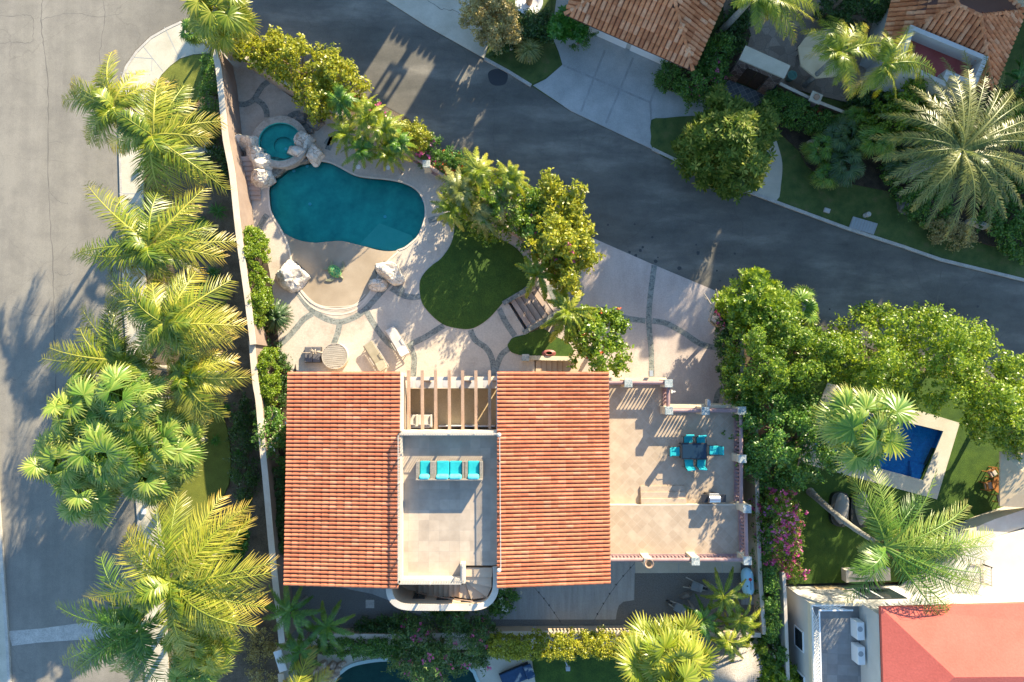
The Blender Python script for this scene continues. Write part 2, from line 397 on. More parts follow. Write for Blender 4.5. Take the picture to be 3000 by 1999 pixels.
M['rock'] = rock_mat()
M['greyrock'] = mottled('grey_rock', (.14, .13, .12), (.30, .28, .25), 2, 10, finew=.4, bstr=.8)
def water_mat(name, tint, refl=1.0):
    m, nt, bs = newmat(name)
    tr = nt.nodes.new('ShaderNodeBsdfTransparent'); tr.inputs[0].default_value = (*tint, 1)
    gl = nt.nodes.new('ShaderNodeBsdfGlossy'); gl.inputs['Roughness'].default_value = .03
    fr = nt.nodes.new('ShaderNodeFresnel'); fr.inputs[0].default_value = 1.33
    b = nt.nodes.new('ShaderNodeBump'); b.inputs['Strength'].default_value = .6; b.inputs['Distance'].default_value = .03
    nt.links.new(nz(nt, coords(nt), 3.5, 3), b.inputs['Height'])
    nt.links.new(b.outputs[0], gl.inputs['Normal']); nt.links.new(b.outputs[0], fr.inputs['Normal'])
    mx = nt.nodes.new('ShaderNodeMixShader'); nt.links.new(fr.outputs[0], mx.inputs[0])
    nt.links.new(tr.outputs[0], mx.inputs[1]); nt.links.new(gl.outputs[0], mx.inputs[2])
    nt.links.new(mx.outputs[0], nt.nodes['Material Output'].inputs[0]); return m
M['water'] = water_mat('clear_pool_water', (.50, .95, .90))
M['water_blue'] = water_mat('blue_pool_water', (.45, .80, .95))
M['basin'] = mottled('teal_pool_plaster', (.02, .34, .33), (.10, .62, .53), 1.1, 25, finew=.15, bstr=.1)  # mottle strengthened to suggest lit dapples on the pool floor
M['basin_sunlit'] = mottled('sunlit_teal_plaster', (.16, .58, .50), (.24, .66, .58), 1.5, 25, finew=.15)  # sunlit tone of the pool floor put into the colour
M['sand'] = mottled('sandy_beach_entry', (.29, .225, .155), (.42, .34, .25), .5, 30, finew=.12, rough=.45)
M['basin_blue'] = cell_mat('blue_pool_mosaic', (.03, .34, .68), (.07, .48, .80), (.10, .42, .70), 5, .03)
M['basin_green'] = mottled('dark_green_pool_plaster', (.03, .07, .06), (.05, .11, .09), 1.5, 20)
# foliage
M['coco'] = leafmat('yellow_green_frond', [(0, (.035, .085, .01)), (.35, (.135, .21, .015)), (.7, (.34, .365, .03)), (1, (.60, .54, .09))], tip=(.60, .34, .08), frond=True, trans=.3)
M['fan'] = leafmat('fan_palm_leaf', [(0, (.03, .11, .015)), (.45, (.12, .25, .025)), (1, (.42, .48, .09))], tip=(.60, .50, .18), frond=True, trans=.35)
M['date'] = leafmat('grey_green_frond', [(0, (.05, .08, .015)), (.5, (.16, .19, .04)), (1, (.44, .42, .14))], tip=(.44, .34, .14), frond=True, trans=.3)
M['deepfrond'] = leafmat('deep_green_frond', [(0, (.03, .10, .012)), (.5, (.09, .21, .02)), (1, (.26, .38, .04))], tip=(.40, .36, .08), frond=True, trans=.3)
M['queen'] = leafmat('queen_palm_frond', [(0, (.07, .14, .01)), (.5, (.24, .31, .02)), (1, (.54, .51, .08))], tip=(.45, .33, .06), frond=True, trans=.4)
M['cycad'] = leafmat('dark_cycad_leaf', [(0, (.015, .045, .012)), (.6, (.04, .09, .02)), (1, (.11, .17, .05))], frond=True, trans=.15)
M['lime'] = leafmat('lime_leaf', [(0, (.04, .10, .012)), (.4, (.16, .27, .02)), (.75, (.36, .46, .035)), (1, (.64, .62, .14))], trans=.45)
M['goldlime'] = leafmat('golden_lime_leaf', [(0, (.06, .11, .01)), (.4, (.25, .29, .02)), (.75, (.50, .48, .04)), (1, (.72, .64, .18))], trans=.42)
M['midgreen'] = leafmat('mid_green_leaf', [(0, (.05, .11, .01)), (.5, (.15, .26, .02)), (.85, (.33, .42, .04)), (1, (.55, .52, .12))], trans=.42)
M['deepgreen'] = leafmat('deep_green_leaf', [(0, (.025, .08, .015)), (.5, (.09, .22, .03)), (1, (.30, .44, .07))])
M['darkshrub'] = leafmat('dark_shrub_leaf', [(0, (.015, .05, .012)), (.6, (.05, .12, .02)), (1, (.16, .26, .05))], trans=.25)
M['gloss'] = leafmat('glossy_rosette_leaf', [(0, (.04, .09, .015)), (.6, (.15, .21, .03)), (1, (.46, .44, .10))], rough=.5, spec=.2)
M['dry'] = leafmat('tan_dry_leaf', [(0, (.14, .12, .04)), (.5, (.40, .33, .12)), (1, (.65, .54, .25))])
M['oleander'] = leafmat('oleander_leaf', [(0, (.035, .09, .025)), (.55, (.10, .20, .045)), (1, (.36, .42, .10))])
M['spike'] = leafmat('bright_spike_leaf', [(0, (.03, .12, .015)), (.6, (.08, .24, .03)), (1, (.22, .38, .08))])
M['pinkfl'] = leafmat('pink_bract', [(0, (.50, .03, .18)), (.5, (.65, .10, .32)), (1, (.80, .35, .50))], trans=.4)
M['purplefl'] = leafmat('purple_bract', [(0, (.35, .06, .40)), (.5, (.55, .15, .50)), (1, (.75, .35, .60))], trans=.4)
M['redfl'] = leafmat('orange_red_flower', [(0, (.60, .03, .015)), (.5, (.72, .10, .03)), (1, (.80, .22, .08))], trans=.3)
M['whitefl'] = leafmat('white_flower', [(0, (.65, .62, .55)), (1, (.8, .78, .7))], trans=.3)
# ------------------------------------------------------------------ builders
def tile_roof(mb, corners, lo=.21, course=.40, under=None, skip=None, seed=0):
    """barrel tiles over a planar polygon; corners[0]->corners[1] is the eave"""
    rnd = random.Random(seed)
    c = [Vector(p) for p in corners]; o = c[0]; e = (c[1]-c[0]).normalized()
    n = e.cross((c[2]-c[0])).normalized()
    if n.z < 0: n = -n
    s = n.cross(e); 
    if s.dot(c[2]-c[0]) < 0: s = -s
    p2 = [((p-o).dot(e), (p-o).dot(s)) for p in c]
    def inside(x, y):
        r = False; k = len(p2)
        for i in range(k):
            x1, y1 = p2[i]; x2, y2 = p2[(i+1) % k]
            if (y1 > y) != (y2 > y) and x < (x2-x1)*(y-y1)/(y2-y1)+x1: r = not r
        return r
    x0 = min(p[0] for p in p2); x1 = max(p[0] for p in p2); y1 = max(p[1] for p in p2)
    nr = max(1, round((x1-x0)/lo)); lo = (x1-x0)/nr; nc = max(1, round(y1/course)); course = y1/nc
    K = 5
    for i in range(nr):
        for j in range(nc):
            x = x0+(i+.5)*lo; y = (j+.5)*course
            if not inside(x, y): continue
            if skip and skip(o+e*x+s*y): continue
            ya = j*course-.03; yb = (j+1)*course+.04; xx = x+rnd.uniform(-.003, .003); lift = rnd.uniform(0, .006)
            vs = []
            for yy, r, h in ((ya, lo*.485, .045+lift), (yb, lo*.42, .014+lift)):
                for k in range(K+1):
                    a = math.pi*k/K
                    vs.append(o+e*(xx+math.cos(a)*r)+s*yy+n*(h+math.sin(a)*r*1.05))
            fs = [(k, k+1, K+2+k, K+1+k) for k in range(K)]
            fs.append(tuple(range(K+1))[::-1])
            mb.add(vs, fs)
def deck_poly(mb, corners, thick=.16):
    c = [Vector(p) for p in corners]; n = len(c); d = Vector((0, 0, -thick))
    mb.add(c+[p+d for p in c], [tuple(range(n)), tuple(range(n, 2*n))[::-1]]+[(i, n+i, n+(i+1) % n, (i+1) % n) for i in range(n)])
def hipcaps(mb, a, b, r=.13, step=.42):
    a = Vector(a); b = Vector(b); L = (b-a).length; n = max(2, int(L/step)); t = (b-a)/L
    for i in range(n):
        p = a+t*(i*L/n-.03); q = a+t*((i+1)*L/n+.05)
        up = Vector((0, 0, 1)); sd = t.cross(up).normalized(); u = sd.cross(t)
        vs = []
        for pt, rr, h in ((p, r, .03), (q, r*.82, .0)):
            for k in range(7):
                an = math.pi*k/6; vs.append(pt+sd*math.cos(an)*rr+u*(math.sin(an)*rr*.8+h+.03))
        mb.add(vs, [(k, k+1, 8+k, 7+k) for k in range(6)]+[tuple(range(7))[::-1]])
def leaves(C, size, rng, up=.55, asp=.5, outward=None):
    """C (n,3) centres -> folded rhombus leaves"""
    n = len(C)
    N = rng.normal(size=(n, 3))*1.1; N[:, 2] = np.abs(N[:, 2])+up
    if outward is not None: N += outward
    N /= np.linalg.norm(N, axis=1)[:, None]
    D = rng.normal(size=(n, 3)); D -= N*(D*N).sum(1)[:, None]; D /= np.linalg.norm(D, axis=1)[:, None]
    S = np.cross(N, D); L = size*rng.uniform(.65, 1.3, size=n)[:, None]
    a = C-D*L*.5; b = C+S*L*asp*.5+N*L*.08; c = C+D*L*.5; d = C-S*L*asp*.5+N*L*.08
    V = np.stack([a, b, c, d], 1).reshape(-1, 3)
    F = np.arange(n*4).reshape(-1, 4)
    return V, F
def rosettes(C, size, rng, k=7):
    """clusters of k leaves radiating from each centre"""
    n = len(C); Vs = []
    ax = rng.normal(size=(n, 3))*.35; ax[:, 2] += 1; ax /= np.linalg.norm(ax, axis=1)[:, None]
    u = np.cross(ax, np.array([1, 0, .1])); u /= np.linalg.norm(u, axis=1)[:, None]; v = np.cross(ax, u)
    ph = rng.uniform(0, 6.28, n)
    for j in range(k):
        a = ph+2*math.pi*j/k+rng.normal(size=n)*.15
        D = u*np.cos(a)[:, None]+v*np.sin(a)[:, None]; D = D+ax*.35; D /= np.linalg.norm(D, axis=1)[:, None]
        S = np.cross(ax, D); S /= np.linalg.norm(S, axis=1)[:, None]
        L = size*rng.uniform(.75, 1.2, n)[:, None]
        Vs.append(np.stack([C, C+D*L*.6+S*L*.17, C+D*L, C+D*L*.6-S*L*.17], 1))
    V = np.concatenate(Vs).reshape(-1, 3); return V, np.arange(len(V)).reshape(-1, 4)
def pip(X, poly):
    x, y = X[:, 0], X[:, 1]; r = np.zeros(len(X), bool); k = len(poly)
    for i in range(k):
        x1, y1 = poly[i]; x2, y2 = poly[(i+1) % k]
        if y1 == y2: continue
        r ^= ((y1 > y) != (y2 > y)) & (x < (x2-x1)*(y-y1)/(y2-y1)+x1)
    return r
def dpoly(X, poly):
    d = np.full(len(X), 1e9); k = len(poly)
    for i in range(k):
        a = np.array(poly[i]); b = np.array(poly[(i+1) % k]); ab = b-a
        t = np.clip(((X-a)@ab)/max(1e-9, ab@ab), 0, 1); d = np.minimum(d, np.linalg.norm(X-(a+t[:, None]*ab), axis=1))
    return d
def foliage(name, cat, label, poly, ztop, zlow, mat, n=9000, leaf=.16, clump=.38, seed=1, trunk=True, flat=False,
            flowers=None, fsize=.14, kind='leaf', base=None, group=None, asp=.5, ground=0.0, bumpy=.3, part='crown', smooth=True, prune=.0):
    rng = np.random.default_rng(seed); rnd = random.Random(seed)
    zm = zlow+.65*(ztop-zlow)
    pw = [(p.x, p.y) for p in PL(cr(poly, 3) if smooth else poly, zm)]
    A = np.array(pw); lo = A.min(0); hi = A.max(0)
    cand = rng.uniform(lo, hi, size=(6000, 2)); cand = cand[pip(cand, pw)]
    d = dpoly(cand, pw); R = max(.3, d.max()*.9)
    area = (hi-lo).prod()*len(cand)/6000
    nc = int(max(14, min(len(cand), area/(clump*clump)*1.5)))
    c = cand[:nc]; d = d[:nc]
    # a ring of clumps on the outline gives an uneven edge
    if flat: prof = np.clip(d/(.35*min(R, 1.0)+.01), .55, 1)
    else: prof = np.sqrt(np.clip(1-(1-np.clip(d/R, 0, 1))**2, 0.02, 1))
    nzv = np.array([noise.noise(Vector((x*.9+seed, y*.9, seed*.37))) for x, y in c])
    z = zlow+(ztop-zlow)*np.clip(prof*(1-bumpy*.5+bumpy*nzv*1.8+rng.uniform(-bumpy, bumpy, nc)*.25), .05, 1.12)
    if prune: 
        keep = np.array([noise.noise(Vector((x*.8-seed, y*.8, 3.1))) for x, y in c]) > -1+prune*2
        c, z, d = c[keep], z[keep], d[keep]; nc = len(c)
    # lower tier
    k2 = int(nc*.5); idx = rng.integers(0, nc, k2)
    c = np.concatenate([c, c[idx]+rng.normal(size=(k2, 2))*clump*.4]); z = np.concatenate([z, zlow+(z[idx]-zlow)*rng.uniform(.15, .8, k2)])
    nc = len(c); CC = np.column_stack([c, z])
    sz = clump*rng.uniform(.3, 1.3, nc)
    if kind == 'rosette':
        m = n//7; idx = rng.integers(0, nc, m)
        X = CC[idx]+rng.normal(size=(m, 3))*sz[idx][:, None]*np.array([.55, .55, .4]); V, F = rosettes(X, leaf, rng)
    else:
        idx = rng.integers(0, nc, n)
        off = rng.normal(size=(n, 3)); off /= np.linalg.norm(off, axis=1)[:, None]; rr = rng.uniform(.35, 1.1, n)**.6
        off = off*rr[:, None]*np.array([1, 1, .75])
        X = CC[idx]+off*sz[idx][:, None]
        ns = n//(9 if flat else 4); ka = max(4, ns//22); ai = rng.integers(0, nc, ka); cm = CC.mean(0)
        ad = (CC[ai]-cm); ad /= np.linalg.norm(ad, axis=1)[:, None]+1e-6; ad += rng.normal(size=(ka, 3))*.55; ad[:, 2] = np.abs(ad[:, 2])*.6+.15
        ad /= np.linalg.norm(ad, axis=1)[:, None]; al = clump*rng.uniform(1.0, 2.1, ka)*(.6 if flat else 1); si = rng.integers(0, ka, ns); u_ = rng.uniform(.2, 1, ns)
        X[:ns] = CC[ai[si]]+ad[si]*(al[si]*u_)[:, None]+rng.normal(size=(ns, 3))*leaf*.45; off[:ns] = ad[si]*.4
        V, F = leaves(X, leaf, rng, asp=asp, outward=off*1.1)
    cen = c.mean(0) if base is None else None
    b = P(base[0], base[1], ground) if base else Vector((cen[0], cen[1], ground))
    root = thing(name, b, label, cat, group)
    npmesh(part, V, F, mat, root)
    if trunk:
        mb = MB(); hh = zlow+.25*(ztop-zlow)
        tc = Vector((c.mean(0)[0], c.mean(0)[1], 0))
        top = Vector(((b.x+tc.x)/2, (b.y+tc.y)/2, hh))
        r0 = .07+.035*R
        mb.tube([b, (b+top)/2+Vector((.06, -.05, 0)), top], [r0*1.3, r0, r0*.8], 8)
        for q in range(9):
            i = rnd.randrange(nc); t = Vector(CC[i]); t.z = max(hh+.2, t.z-.15); mid = (top+t)/2+Vector((0, 0, .15*(ztop-zlow)))
            mid.z = min(mid.z, t.z)
            mb.tube([top-Vector((0, 0, .3)), mid, t], [r0*.6, r0*.38, .02], 6)
        mb.build('trunk' if r0 > .12 else 'stem', MATS['bark'], root, True)
    if flowers:
        fm, fn, region = flowers
        idx = rng.integers(0, nc, fn)
        if region is not None:
            rp = [(p.x, p.y) for p in PL(region, ztop)]; ok = np.where(pip(CC[:, :2], rp))[0]
            if len(ok): idx = ok[rng.integers(0, len(ok), fn)]
        base_ = CC[idx]+rng.normal(size=(fn, 3))*sz[idx][:, None]*.55; base_[:, 2] = CC[idx][:, 2]+sz[idx]*.75
        reps = 6; X = np.repeat(base_, reps, 0)+rng.normal(size=(fn*reps, 3))*fsize*.45
        V, F = leaves(X, fsize, rng, asp=.9, up=1.0)
        if fn > 95: settag(npmesh('flowers', V, F, fm, root), kind='stuff')
        else:
            for q in range(fn): npmesh('flower', V[q*reps*4:(q+1)*reps*4], F[:reps], fm, root)
    return root
def frond(p0, tip, lift, rng, nl=42, ll=.62, wid=.05, v1=.5, droop=.35, plume=False, start=.12, back=.0, sweep=.0):
    """feather frond: midrib and two ranks of leaflets -> (V,F,v1,v2)"""
    p0 = np.array(p0, float); p2 = np.array(tip, float); L = np.linalg.norm(p2-p0)
    p1 = p0+(p2-p0)*.45; p1[2] = max(p0[2], p2[2])+lift
    bend = rng.normal()*.06*L; dxy = (p2-p0)[:2]; p1[:2] += np.array([-dxy[1], dxy[0]])/max(L, .1)*bend
    def B(t): t = t[:, None]; return (1-t)**2*p0+2*t*(1-t)*p1+t*t*p2
    def T(t):
        t = t[:, None]; v = 2*(1-t)*(p1-p0)+2*t*(p2-p1); return v/np.linalg.norm(v, axis=1)[:, None]
    up = np.array([0, 0, 1.0]); Vs = []; v1s = []; v2s = []
    roll = rng.normal()*.35
    for sgn in (-1, 1):
        t = np.linspace(start, .985, nl)+rng.normal(size=nl)*.004
        c = B(t); tg = T(t); S = np.cross(tg, up); S /= np.linalg.norm(S, axis=1)[:, None]+1e-9; U = np.cross(S, tg)
        S_ = S*math.cos(roll)+U*math.sin(roll); U = np.cross(S_, tg); S = S_
        prof = np.sin(np.pi*np.clip((t-start)/(1-start)*.80+.14, 0, 1))**.65
        Ll = ll*prof*rng.uniform(.86, 1.1, nl)
        ang = np.radians(38+30*(1-t)+rng.normal(size=nl)*5)
        e = rng.normal(size=nl)*.12
        if plume: e = rng.uniform(-.9, .9, nl)
        D = S*sgn*np.sin(ang)[:, None]+tg*np.cos(ang)[:, None]+U*(e+.12)[:, None]
        D /= np.linalg.norm(D, axis=1)[:, None]
        dr = droop*Ll; w_ = tg*(wid/2)
        m1 = c+D*(Ll*.5)[:, None]-up*(dr*.2)[:, None]; e1 = c+D*Ll[:, None]-up*dr[:, None]
        e1[:, 0] += sweep*Ll
        q = np.stack([c-w_*.6, c+w_*.6, m1-w_, m1+w_, e1-w_*.15, e1+w_*.15], 1)
        Vs.append(q.reshape(-1, 3)); v1s.append(np.repeat(np.clip(v1+rng.normal(size=nl)*.08, 0, 1), 6))
        v2s.append(np.stack([t*.7, t*.7, t*.8+.08, t*.8+.08, t*.8+.2, t*.8+.2], 1).ravel())
    V = np.concatenate(Vs); k = len(V)//6; bidx = np.arange(k)[:, None]*6
    F = np.concatenate([bidx+np.array([0, 1, 3, 2]), bidx+np.array([2, 3, 5, 4])])
    # midrib
    t = np.linspace(0, 1, 10); c = B(t); tg = T(t); S = np.cross(tg, up); S /= np.linalg.norm(S, axis=1)[:, None]+1e-9
    wr = (.055*(1-t)+.012)[:, None]*max(.5, min(1, L/3)); 
    rv = np.stack([c-S*wr, c+up*.035, c+S*wr], 1).reshape(-1, 3); n0 = len(V)
    i = np.arange(9)[:, None]*3+n0
    F = np.concatenate([F, i+np.array([0, 1, 4, 3]), i+np.array([1, 2, 5, 4])])
    V = np.concatenate([V, rv]); v1a = np.concatenate(v1s+[np.full(30, min(1, v1+.45))]); v2a = np.concatenate(v2s+[np.full(30, .2)])
    return V, F, v1a, v2a
def join(parts):
    Vs, Fs, a, b = [], [], [], []; o = 0
    for V, F, x, y in parts: Vs.append(V); Fs.append(F+o); a.append(x); b.append(y); o += len(V)
    return np.concatenate(Vs), np.concatenate(Fs), np.concatenate(a), np.concatenate(b)
def trunk_mb(b, c, r0, r1, mat, root, bend=None, name='trunk'):
    b = Vector(b); c = Vector(c); mid = (b+c)/2 + (bend or Vector((0, 0, 0)))
    pts = []; rr = []
    n = 14
    for i in range(n+1):
        t = i/n; p = b*(1-t)**2+mid*2*t*(1-t)+c*t*t; pts.append(p); rr.append((r0*(1-t)+r1*t)*(1+.07*(i % 2))*(1.35 if i == 0 else 1))
    MB().tube(pts, rr, 10).build(name, mat, root, True)
def palm(name, label, cpx, z, tips, mat, base=None, seed=1, ll=.62, extra=8, droop=1.1, lift=.55, nl=40, plume=False, wid=.075,
         ground=0.0, group=None, cat='palm tree', r0=.17, bend=None, sweep=0, nuts=False, extra_len=.6, bright=.55, start=.12):
    rng = np.random.default_rng(seed); c = P(*cpx, z)
    b = P(*base, ground) if base else Vector((c.x+rng.normal()*.25, c.y+rng.normal()*.25, ground))
    root = thing(name, b, label, cat, group)
    trunk_mb(b, c-Vector((0, 0, .1)), r0, r0*.62, M['palmbark'], root, bend)
    Ls = []
    for i, tp in enumerate(tips):
        dz = droop*rng.uniform(.5, 1.3); tz = max(ground+.25, z-dz)
        t = P(tp[0], tp[1], tz); L = (t-c).length; Ls.append(L)
        v = float(np.clip(rng.normal()*.26+bright, 0, 1))
        V, F, a, d = frond(c+Vector((rng.normal()*.07, rng.normal()*.07, 0)), t, lift*L*.33*rng.uniform(.6, 1.3), rng, nl=nl, ll=ll*min(1.15, max(.6, L/3)), wid=wid, v1=v, plume=plume, sweep=sweep, start=start)
        npmesh('frond', V, F, mat, root, {'v1': a, 'v2': d})
    Lm = sum(Ls)/len(Ls)
    for i in range(extra):
        an = rng.uniform(0, 6.28); L = Lm*extra_len*rng.uniform(.7, 1.15)
        low = i % 2 and extra > 5
        t = c+Vector((math.cos(an)*L*.75, math.sin(an)*L*.75, (-rng.uniform(.5, 1.0)*L*.6 if low else rng.uniform(.2, .9)*L*.5)))
        V, F, a, d = frond(c, t, .5 if low else .35, rng, nl=nl, ll=ll*.75, wid=wid, v1=float(rng.uniform(.1, .55)), plume=plume)
        npmesh('frond', V, F, mat, root, {'v1': a, 'v2': d*.6})
    if cat == 'palm tree' and not plume and r0 >= .16:
        for i in range(3):
            an = rng.uniform(0, 6.28); L = Lm*rng.uniform(.45, .75)
            V, F, a, d = frond(c, c+Vector((math.cos(an)*L*.7, math.sin(an)*L*.7, -L*.75)), .25, rng, nl=26, ll=ll*.7, wid=wid, v1=.7, droop=.8)
            npmesh('dead_frond', V, F, M['dry'], root, {'v1': a, 'v2': d})
    if nuts:
        mb = MB()
        for i in range(9):
            an = rng.uniform(0, 6.28); mb.lathe(c+Vector((math.cos(an)*.28, math.sin(an)*.28, -.25-rng.uniform(0, .25))), [(.01, -.11), (.09, -.05), (.1, .03), (.01, .12)], 8)
        mb.build('coconuts', M['clay'], root, True)
    return root
def fan(hub, Fd, N, L, rng, v1=.5, spread=2.1, segs=24, pet=None):
    hub = np.array(hub, float); N = np.array(N, float); N /= np.linalg.norm(N); Fd = np.array(Fd, float)
    Fd -= N*(Fd@N); Fd /= np.linalg.norm(Fd); S = np.cross(N, Fd)
    a = np.linspace(-spread, spread, segs); da = a[1]-a[0]
    D = np.cos(a)[:, None]*Fd+np.sin(a)[:, None]*S; T = np.cos(a+math.pi/2)[:, None]*Fd+np.sin(a+math.pi/2)[:, None]*S
    Lk = (L*(.74+.26*np.cos(a*.5))*rng.uniform(.9, 1.08, segs))[:, None]
    pl = ((np.arange(segs) % 2)*2-1)[:, None]*.018
    m = hub+D*Lk*.55+N*.05*L; tip = hub+D*Lk; tip[:, 2] -= (L*.22*rng.uniform(.5, 1.5, segs)); w_ = T*Lk*.55*da*.52
    V = np.stack([np.repeat(hub[None], segs, 0)-T*.008, np.repeat(hub[None], segs, 0)+T*.008, m-w_+N*pl, m+w_-N*pl, tip-T*.008, tip+T*.008], 1).reshape(-1, 3)
    bi = np.arange(segs)[:, None]*6
    F = np.concatenate([bi+np.array([0, 1, 3, 2]), bi+np.array([2, 3, 5, 4])])
    v1a = np.repeat(np.clip(v1+rng.normal(size=segs)*.07, 0, 1), 6); v2a = np.tile([.1, .1, .45, .45, .98, .98], segs).astype(float)
    if pet is not None:
        p = np.array(pet, float); s2 = S*.022; q = np.stack([p-s2, p+s2, hub+s2*.7, hub-s2*.7]); n0 = len(V)
        V = np.concatenate([V, q]); F = np.concatenate([F, [[n0, n0+1, n0+2, n0+3]]]); v1a = np.concatenate([v1a, [1]*4]); v2a = np.concatenate([v2a, [.3]*4])
    return V, F, v1a, v2a
def fan_palm(name, label, cpx, z, R, n=34, mat=None, base=None, seed=1, L=.75, ground=0.0, group=None, cat='palm tree', r0=.22, skirt=0, bend=None, lowest=-.75, v=(.2, 1)):
    rng = np.random.default_rng(seed); c = P(*cpx, z)
    b = P(*base, ground) if base else Vector((c.x, c.y, ground))
    root = thing(name, b, label, cat, group)
    trunk_mb(b, c-Vector((0, 0, .1)), r0, r0*.7, M['palmbark'], root, bend)
    for i in range(n):
        th = i*2.39996+rng.normal()*.2; f = (i+.5)/n; el = math.asin(1-(1-lowest)*f)+rng.normal()*.1
        d = np.array([math.cos(th)*math.cos(el), math.sin(th)*math.cos(el), math.sin(el)])
        pr = R*rng.uniform(.30, .78); cc = np.array(c); hub = cc+d*pr
        N = d*.30+np.array([0, 0, 1.0])+rng.normal(size=3)*.38; Fd = d+np.array([0, 0, -.25])
        V, F, a, e = fan(hub, Fd, N, min(L, R*.6)*rng.uniform(.85, 1.15), rng, v1=float(rng.uniform(*v)), pet=cc)
        npmesh('fan_leaf', V, F, mat or M['fan'], root, {'v1': a, 'v2': e})
    if skirt:
        parts = []
        for i in range(skirt):
            th = rng.uniform(0, 6.28); zz = z-.5-rng.uniform(0, 1.6); d = np.array([math.cos(th), math.sin(th), -.6])
            cc = np.array((c.x, c.y, zz)); parts.append(fan(cc+d*.45, d, np.array([d[0]*.8, d[1]*.8, .6]), .65, rng, v1=.9, pet=cc))
        V, F, a, e = join(parts); npmesh('dead_skirt', V, F, M['dry'], root, {'v1': a, 'v2': e})
    return root
def tuft(name, label, cpx, z, R, n, mat, seed, cat, group=None, wid=.05, rise=.6, ground=0.0):
    """spiky rosette of straight blades"""
    rng = np.random.default_rng(seed); c = np.array(P(*cpx, z)); nn = n
    th = rng.uniform(0, 6.28, nn); el = rng.uniform(.05, 1.2, nn); L = R*rng.uniform(.65, 1.1, nn)
    D = np.stack([np.cos(th)*np.cos(el), np.sin(th)*np.cos(el), np.sin(el)*rise], 1)
    S = np.stack([-np.sin(th), np.cos(th), 0*th], 1)*wid/2
    m = c+D*(L*.55)[:, None]; t = c+D*L[:, None]; t[:, 2] -= L*.25
    V = np.stack([c-S*.5+0*m, c+S*.5+0*m, m-S, m+S, t-S*.1, t+S*.1], 1).reshape(-1, 3); bi = np.arange(nn)[:, None]*6
    F = np.concatenate([bi+np.array([0, 1, 3, 2]), bi+np.array([2, 3, 5, 4])])
    o = npmesh(name, V-np.array([c[0], c[1], 0]), F, mat, None, {'v1': np.repeat(rng.uniform(0, 1, nn), 6), 'v2': np.tile([0, 0, .4, .4, .9, .9], nn)})
    o.location = (c[0], c[1], 0); settag(o, label, cat, group); return o
def rock_into(mb, c, rx, ry, h, seed, rot=0, sub=4, amp=.28, flat=.0):
    bm = bmesh.new(); bmesh.ops.create_icosphere(bm, subdivisions=sub, radius=1)
    off = Vector((seed*3.17, seed*1.7, seed*.9)); vs = []
    cr_, sr = math.cos(rot), math.sin(rot); rq = random.Random(seed*7.7)
    PN = []
    for _ in range(16):
        q = Vector((rq.gauss(0, 1), rq.gauss(0, 1), abs(rq.gauss(0, .8)))).normalized(); PN.append((q, rq.uniform(.68, 1.0)))
    for v in bm.verts:
        p = v.co.copy()
        r_ = 1.2
        for nn, dd in PN:
            k = p.dot(nn)
            if k > .08: r_ = min(r_, dd/k)
        f = r_+amp*.30*noise.fractal(p*2.0+off, 1.0, 2.1, 4)+amp*.16*noise.noise(p*7+off)
        x, y, z_ = p.x*rx*f, p.y*ry*f, p.z*h*f
        if z_ < -h*.3: z_ = -h*.3
        vs.append((c[0]+x*cr_-y*sr, c[1]+x*sr+y*cr_, c[2]+z_))
    mb.add(vs, [tuple(v.index for v in f.verts) for f in bm.faces]); bm.free()
def rocks(name, label, items, mat=None, cat='boulder', z=.9, group=None):
    """items: (px,py,rx_px,ry_px,h,rot)"""
    mb = MB()
    for i, (px, py, rx, ry, h, rt) in enumerate(items):
        rock_into(mb, P(px, py, z+h*.25)+Vector((0, 0, -.0)), rx/47, ry/47, h, seed=px*.13+i, rot=rt)
    c = P(items[0][0], items[0][1], z)
    o = mb.build(name, mat or M['rock'])
    o.data.transform(Matrix.Translation(-c)); o.location = c
    return settag(o, label, cat, group)
def single(mb, name, mat, label, cat, loc=None, group=None, smooth=False, bevel=0):
    o = mb.build(name, mat, None, smooth, bevel)
    if loc is not None: o.data.transform(Matrix.Translation(-Vector(loc))); o.location = loc
    return settag(o, label, cat, group)
# ------------------------------------------------------------------ the ground
DK = .9
def xy(pts, z): return [(p.x, p.y) for p in PL(pts, z)]
def sheet(name, pts, z, mat, z0=None, smooth=0, holes=()):
    pp = cr(pts, smooth) if smooth else pts
    mb = MB(); mb.prism(xy(pp, z), z0 if z0 is not None else z, z, holes=[xy(h, z) for h in holes], walls=z0 is not None)
    return struct(name, mb, mat)
mb = MB(); mb.prism([(-170, -150), (170, -150), (170, 170), (-170, 170)], 0, 0, walls=False); struct('ground', mb, M['soil'])
SE_ = [(560, 52), (640, 75), (760, 140), (900, 200), (1060, 275), (1200, 350), (1290, 440), (1400, 510), (1600, 622), (1750, 704), (1907, 773), (2123, 864), (2300, 935), (2440, 980), (2700, 1075), (3000, 1170), (3600, 1320)]
NE_ = [(3600, 960), (2998, 818), (2756, 762), (2644, 724), (2489, 674), (2300, 604), (2170, 555), (2000, 481), (1911, 438), (1675, 327), (1556, 251), (1420, 172), (1250, 77), (1130, 0), (800, -200), (400, -520), (-300, -900)]
WL = [(-180, -900), (-110, 0), (-60, 600), (0, 1537), (21, 1847), (29, 1999), (60, 2600)]
KR = [(470, 2600), (425, 1999), (411, 1680), (397, 1455), (379, 1150), (361, 893), (351, 583), (347, 425), (347, 330), (351, 260), (357, 220), (368, 189), (396, 149), (438, 108), (485, 81), (527, 62)]
sheet('road', WL[::1]+KR+SE_+NE_, .012, M['road'])
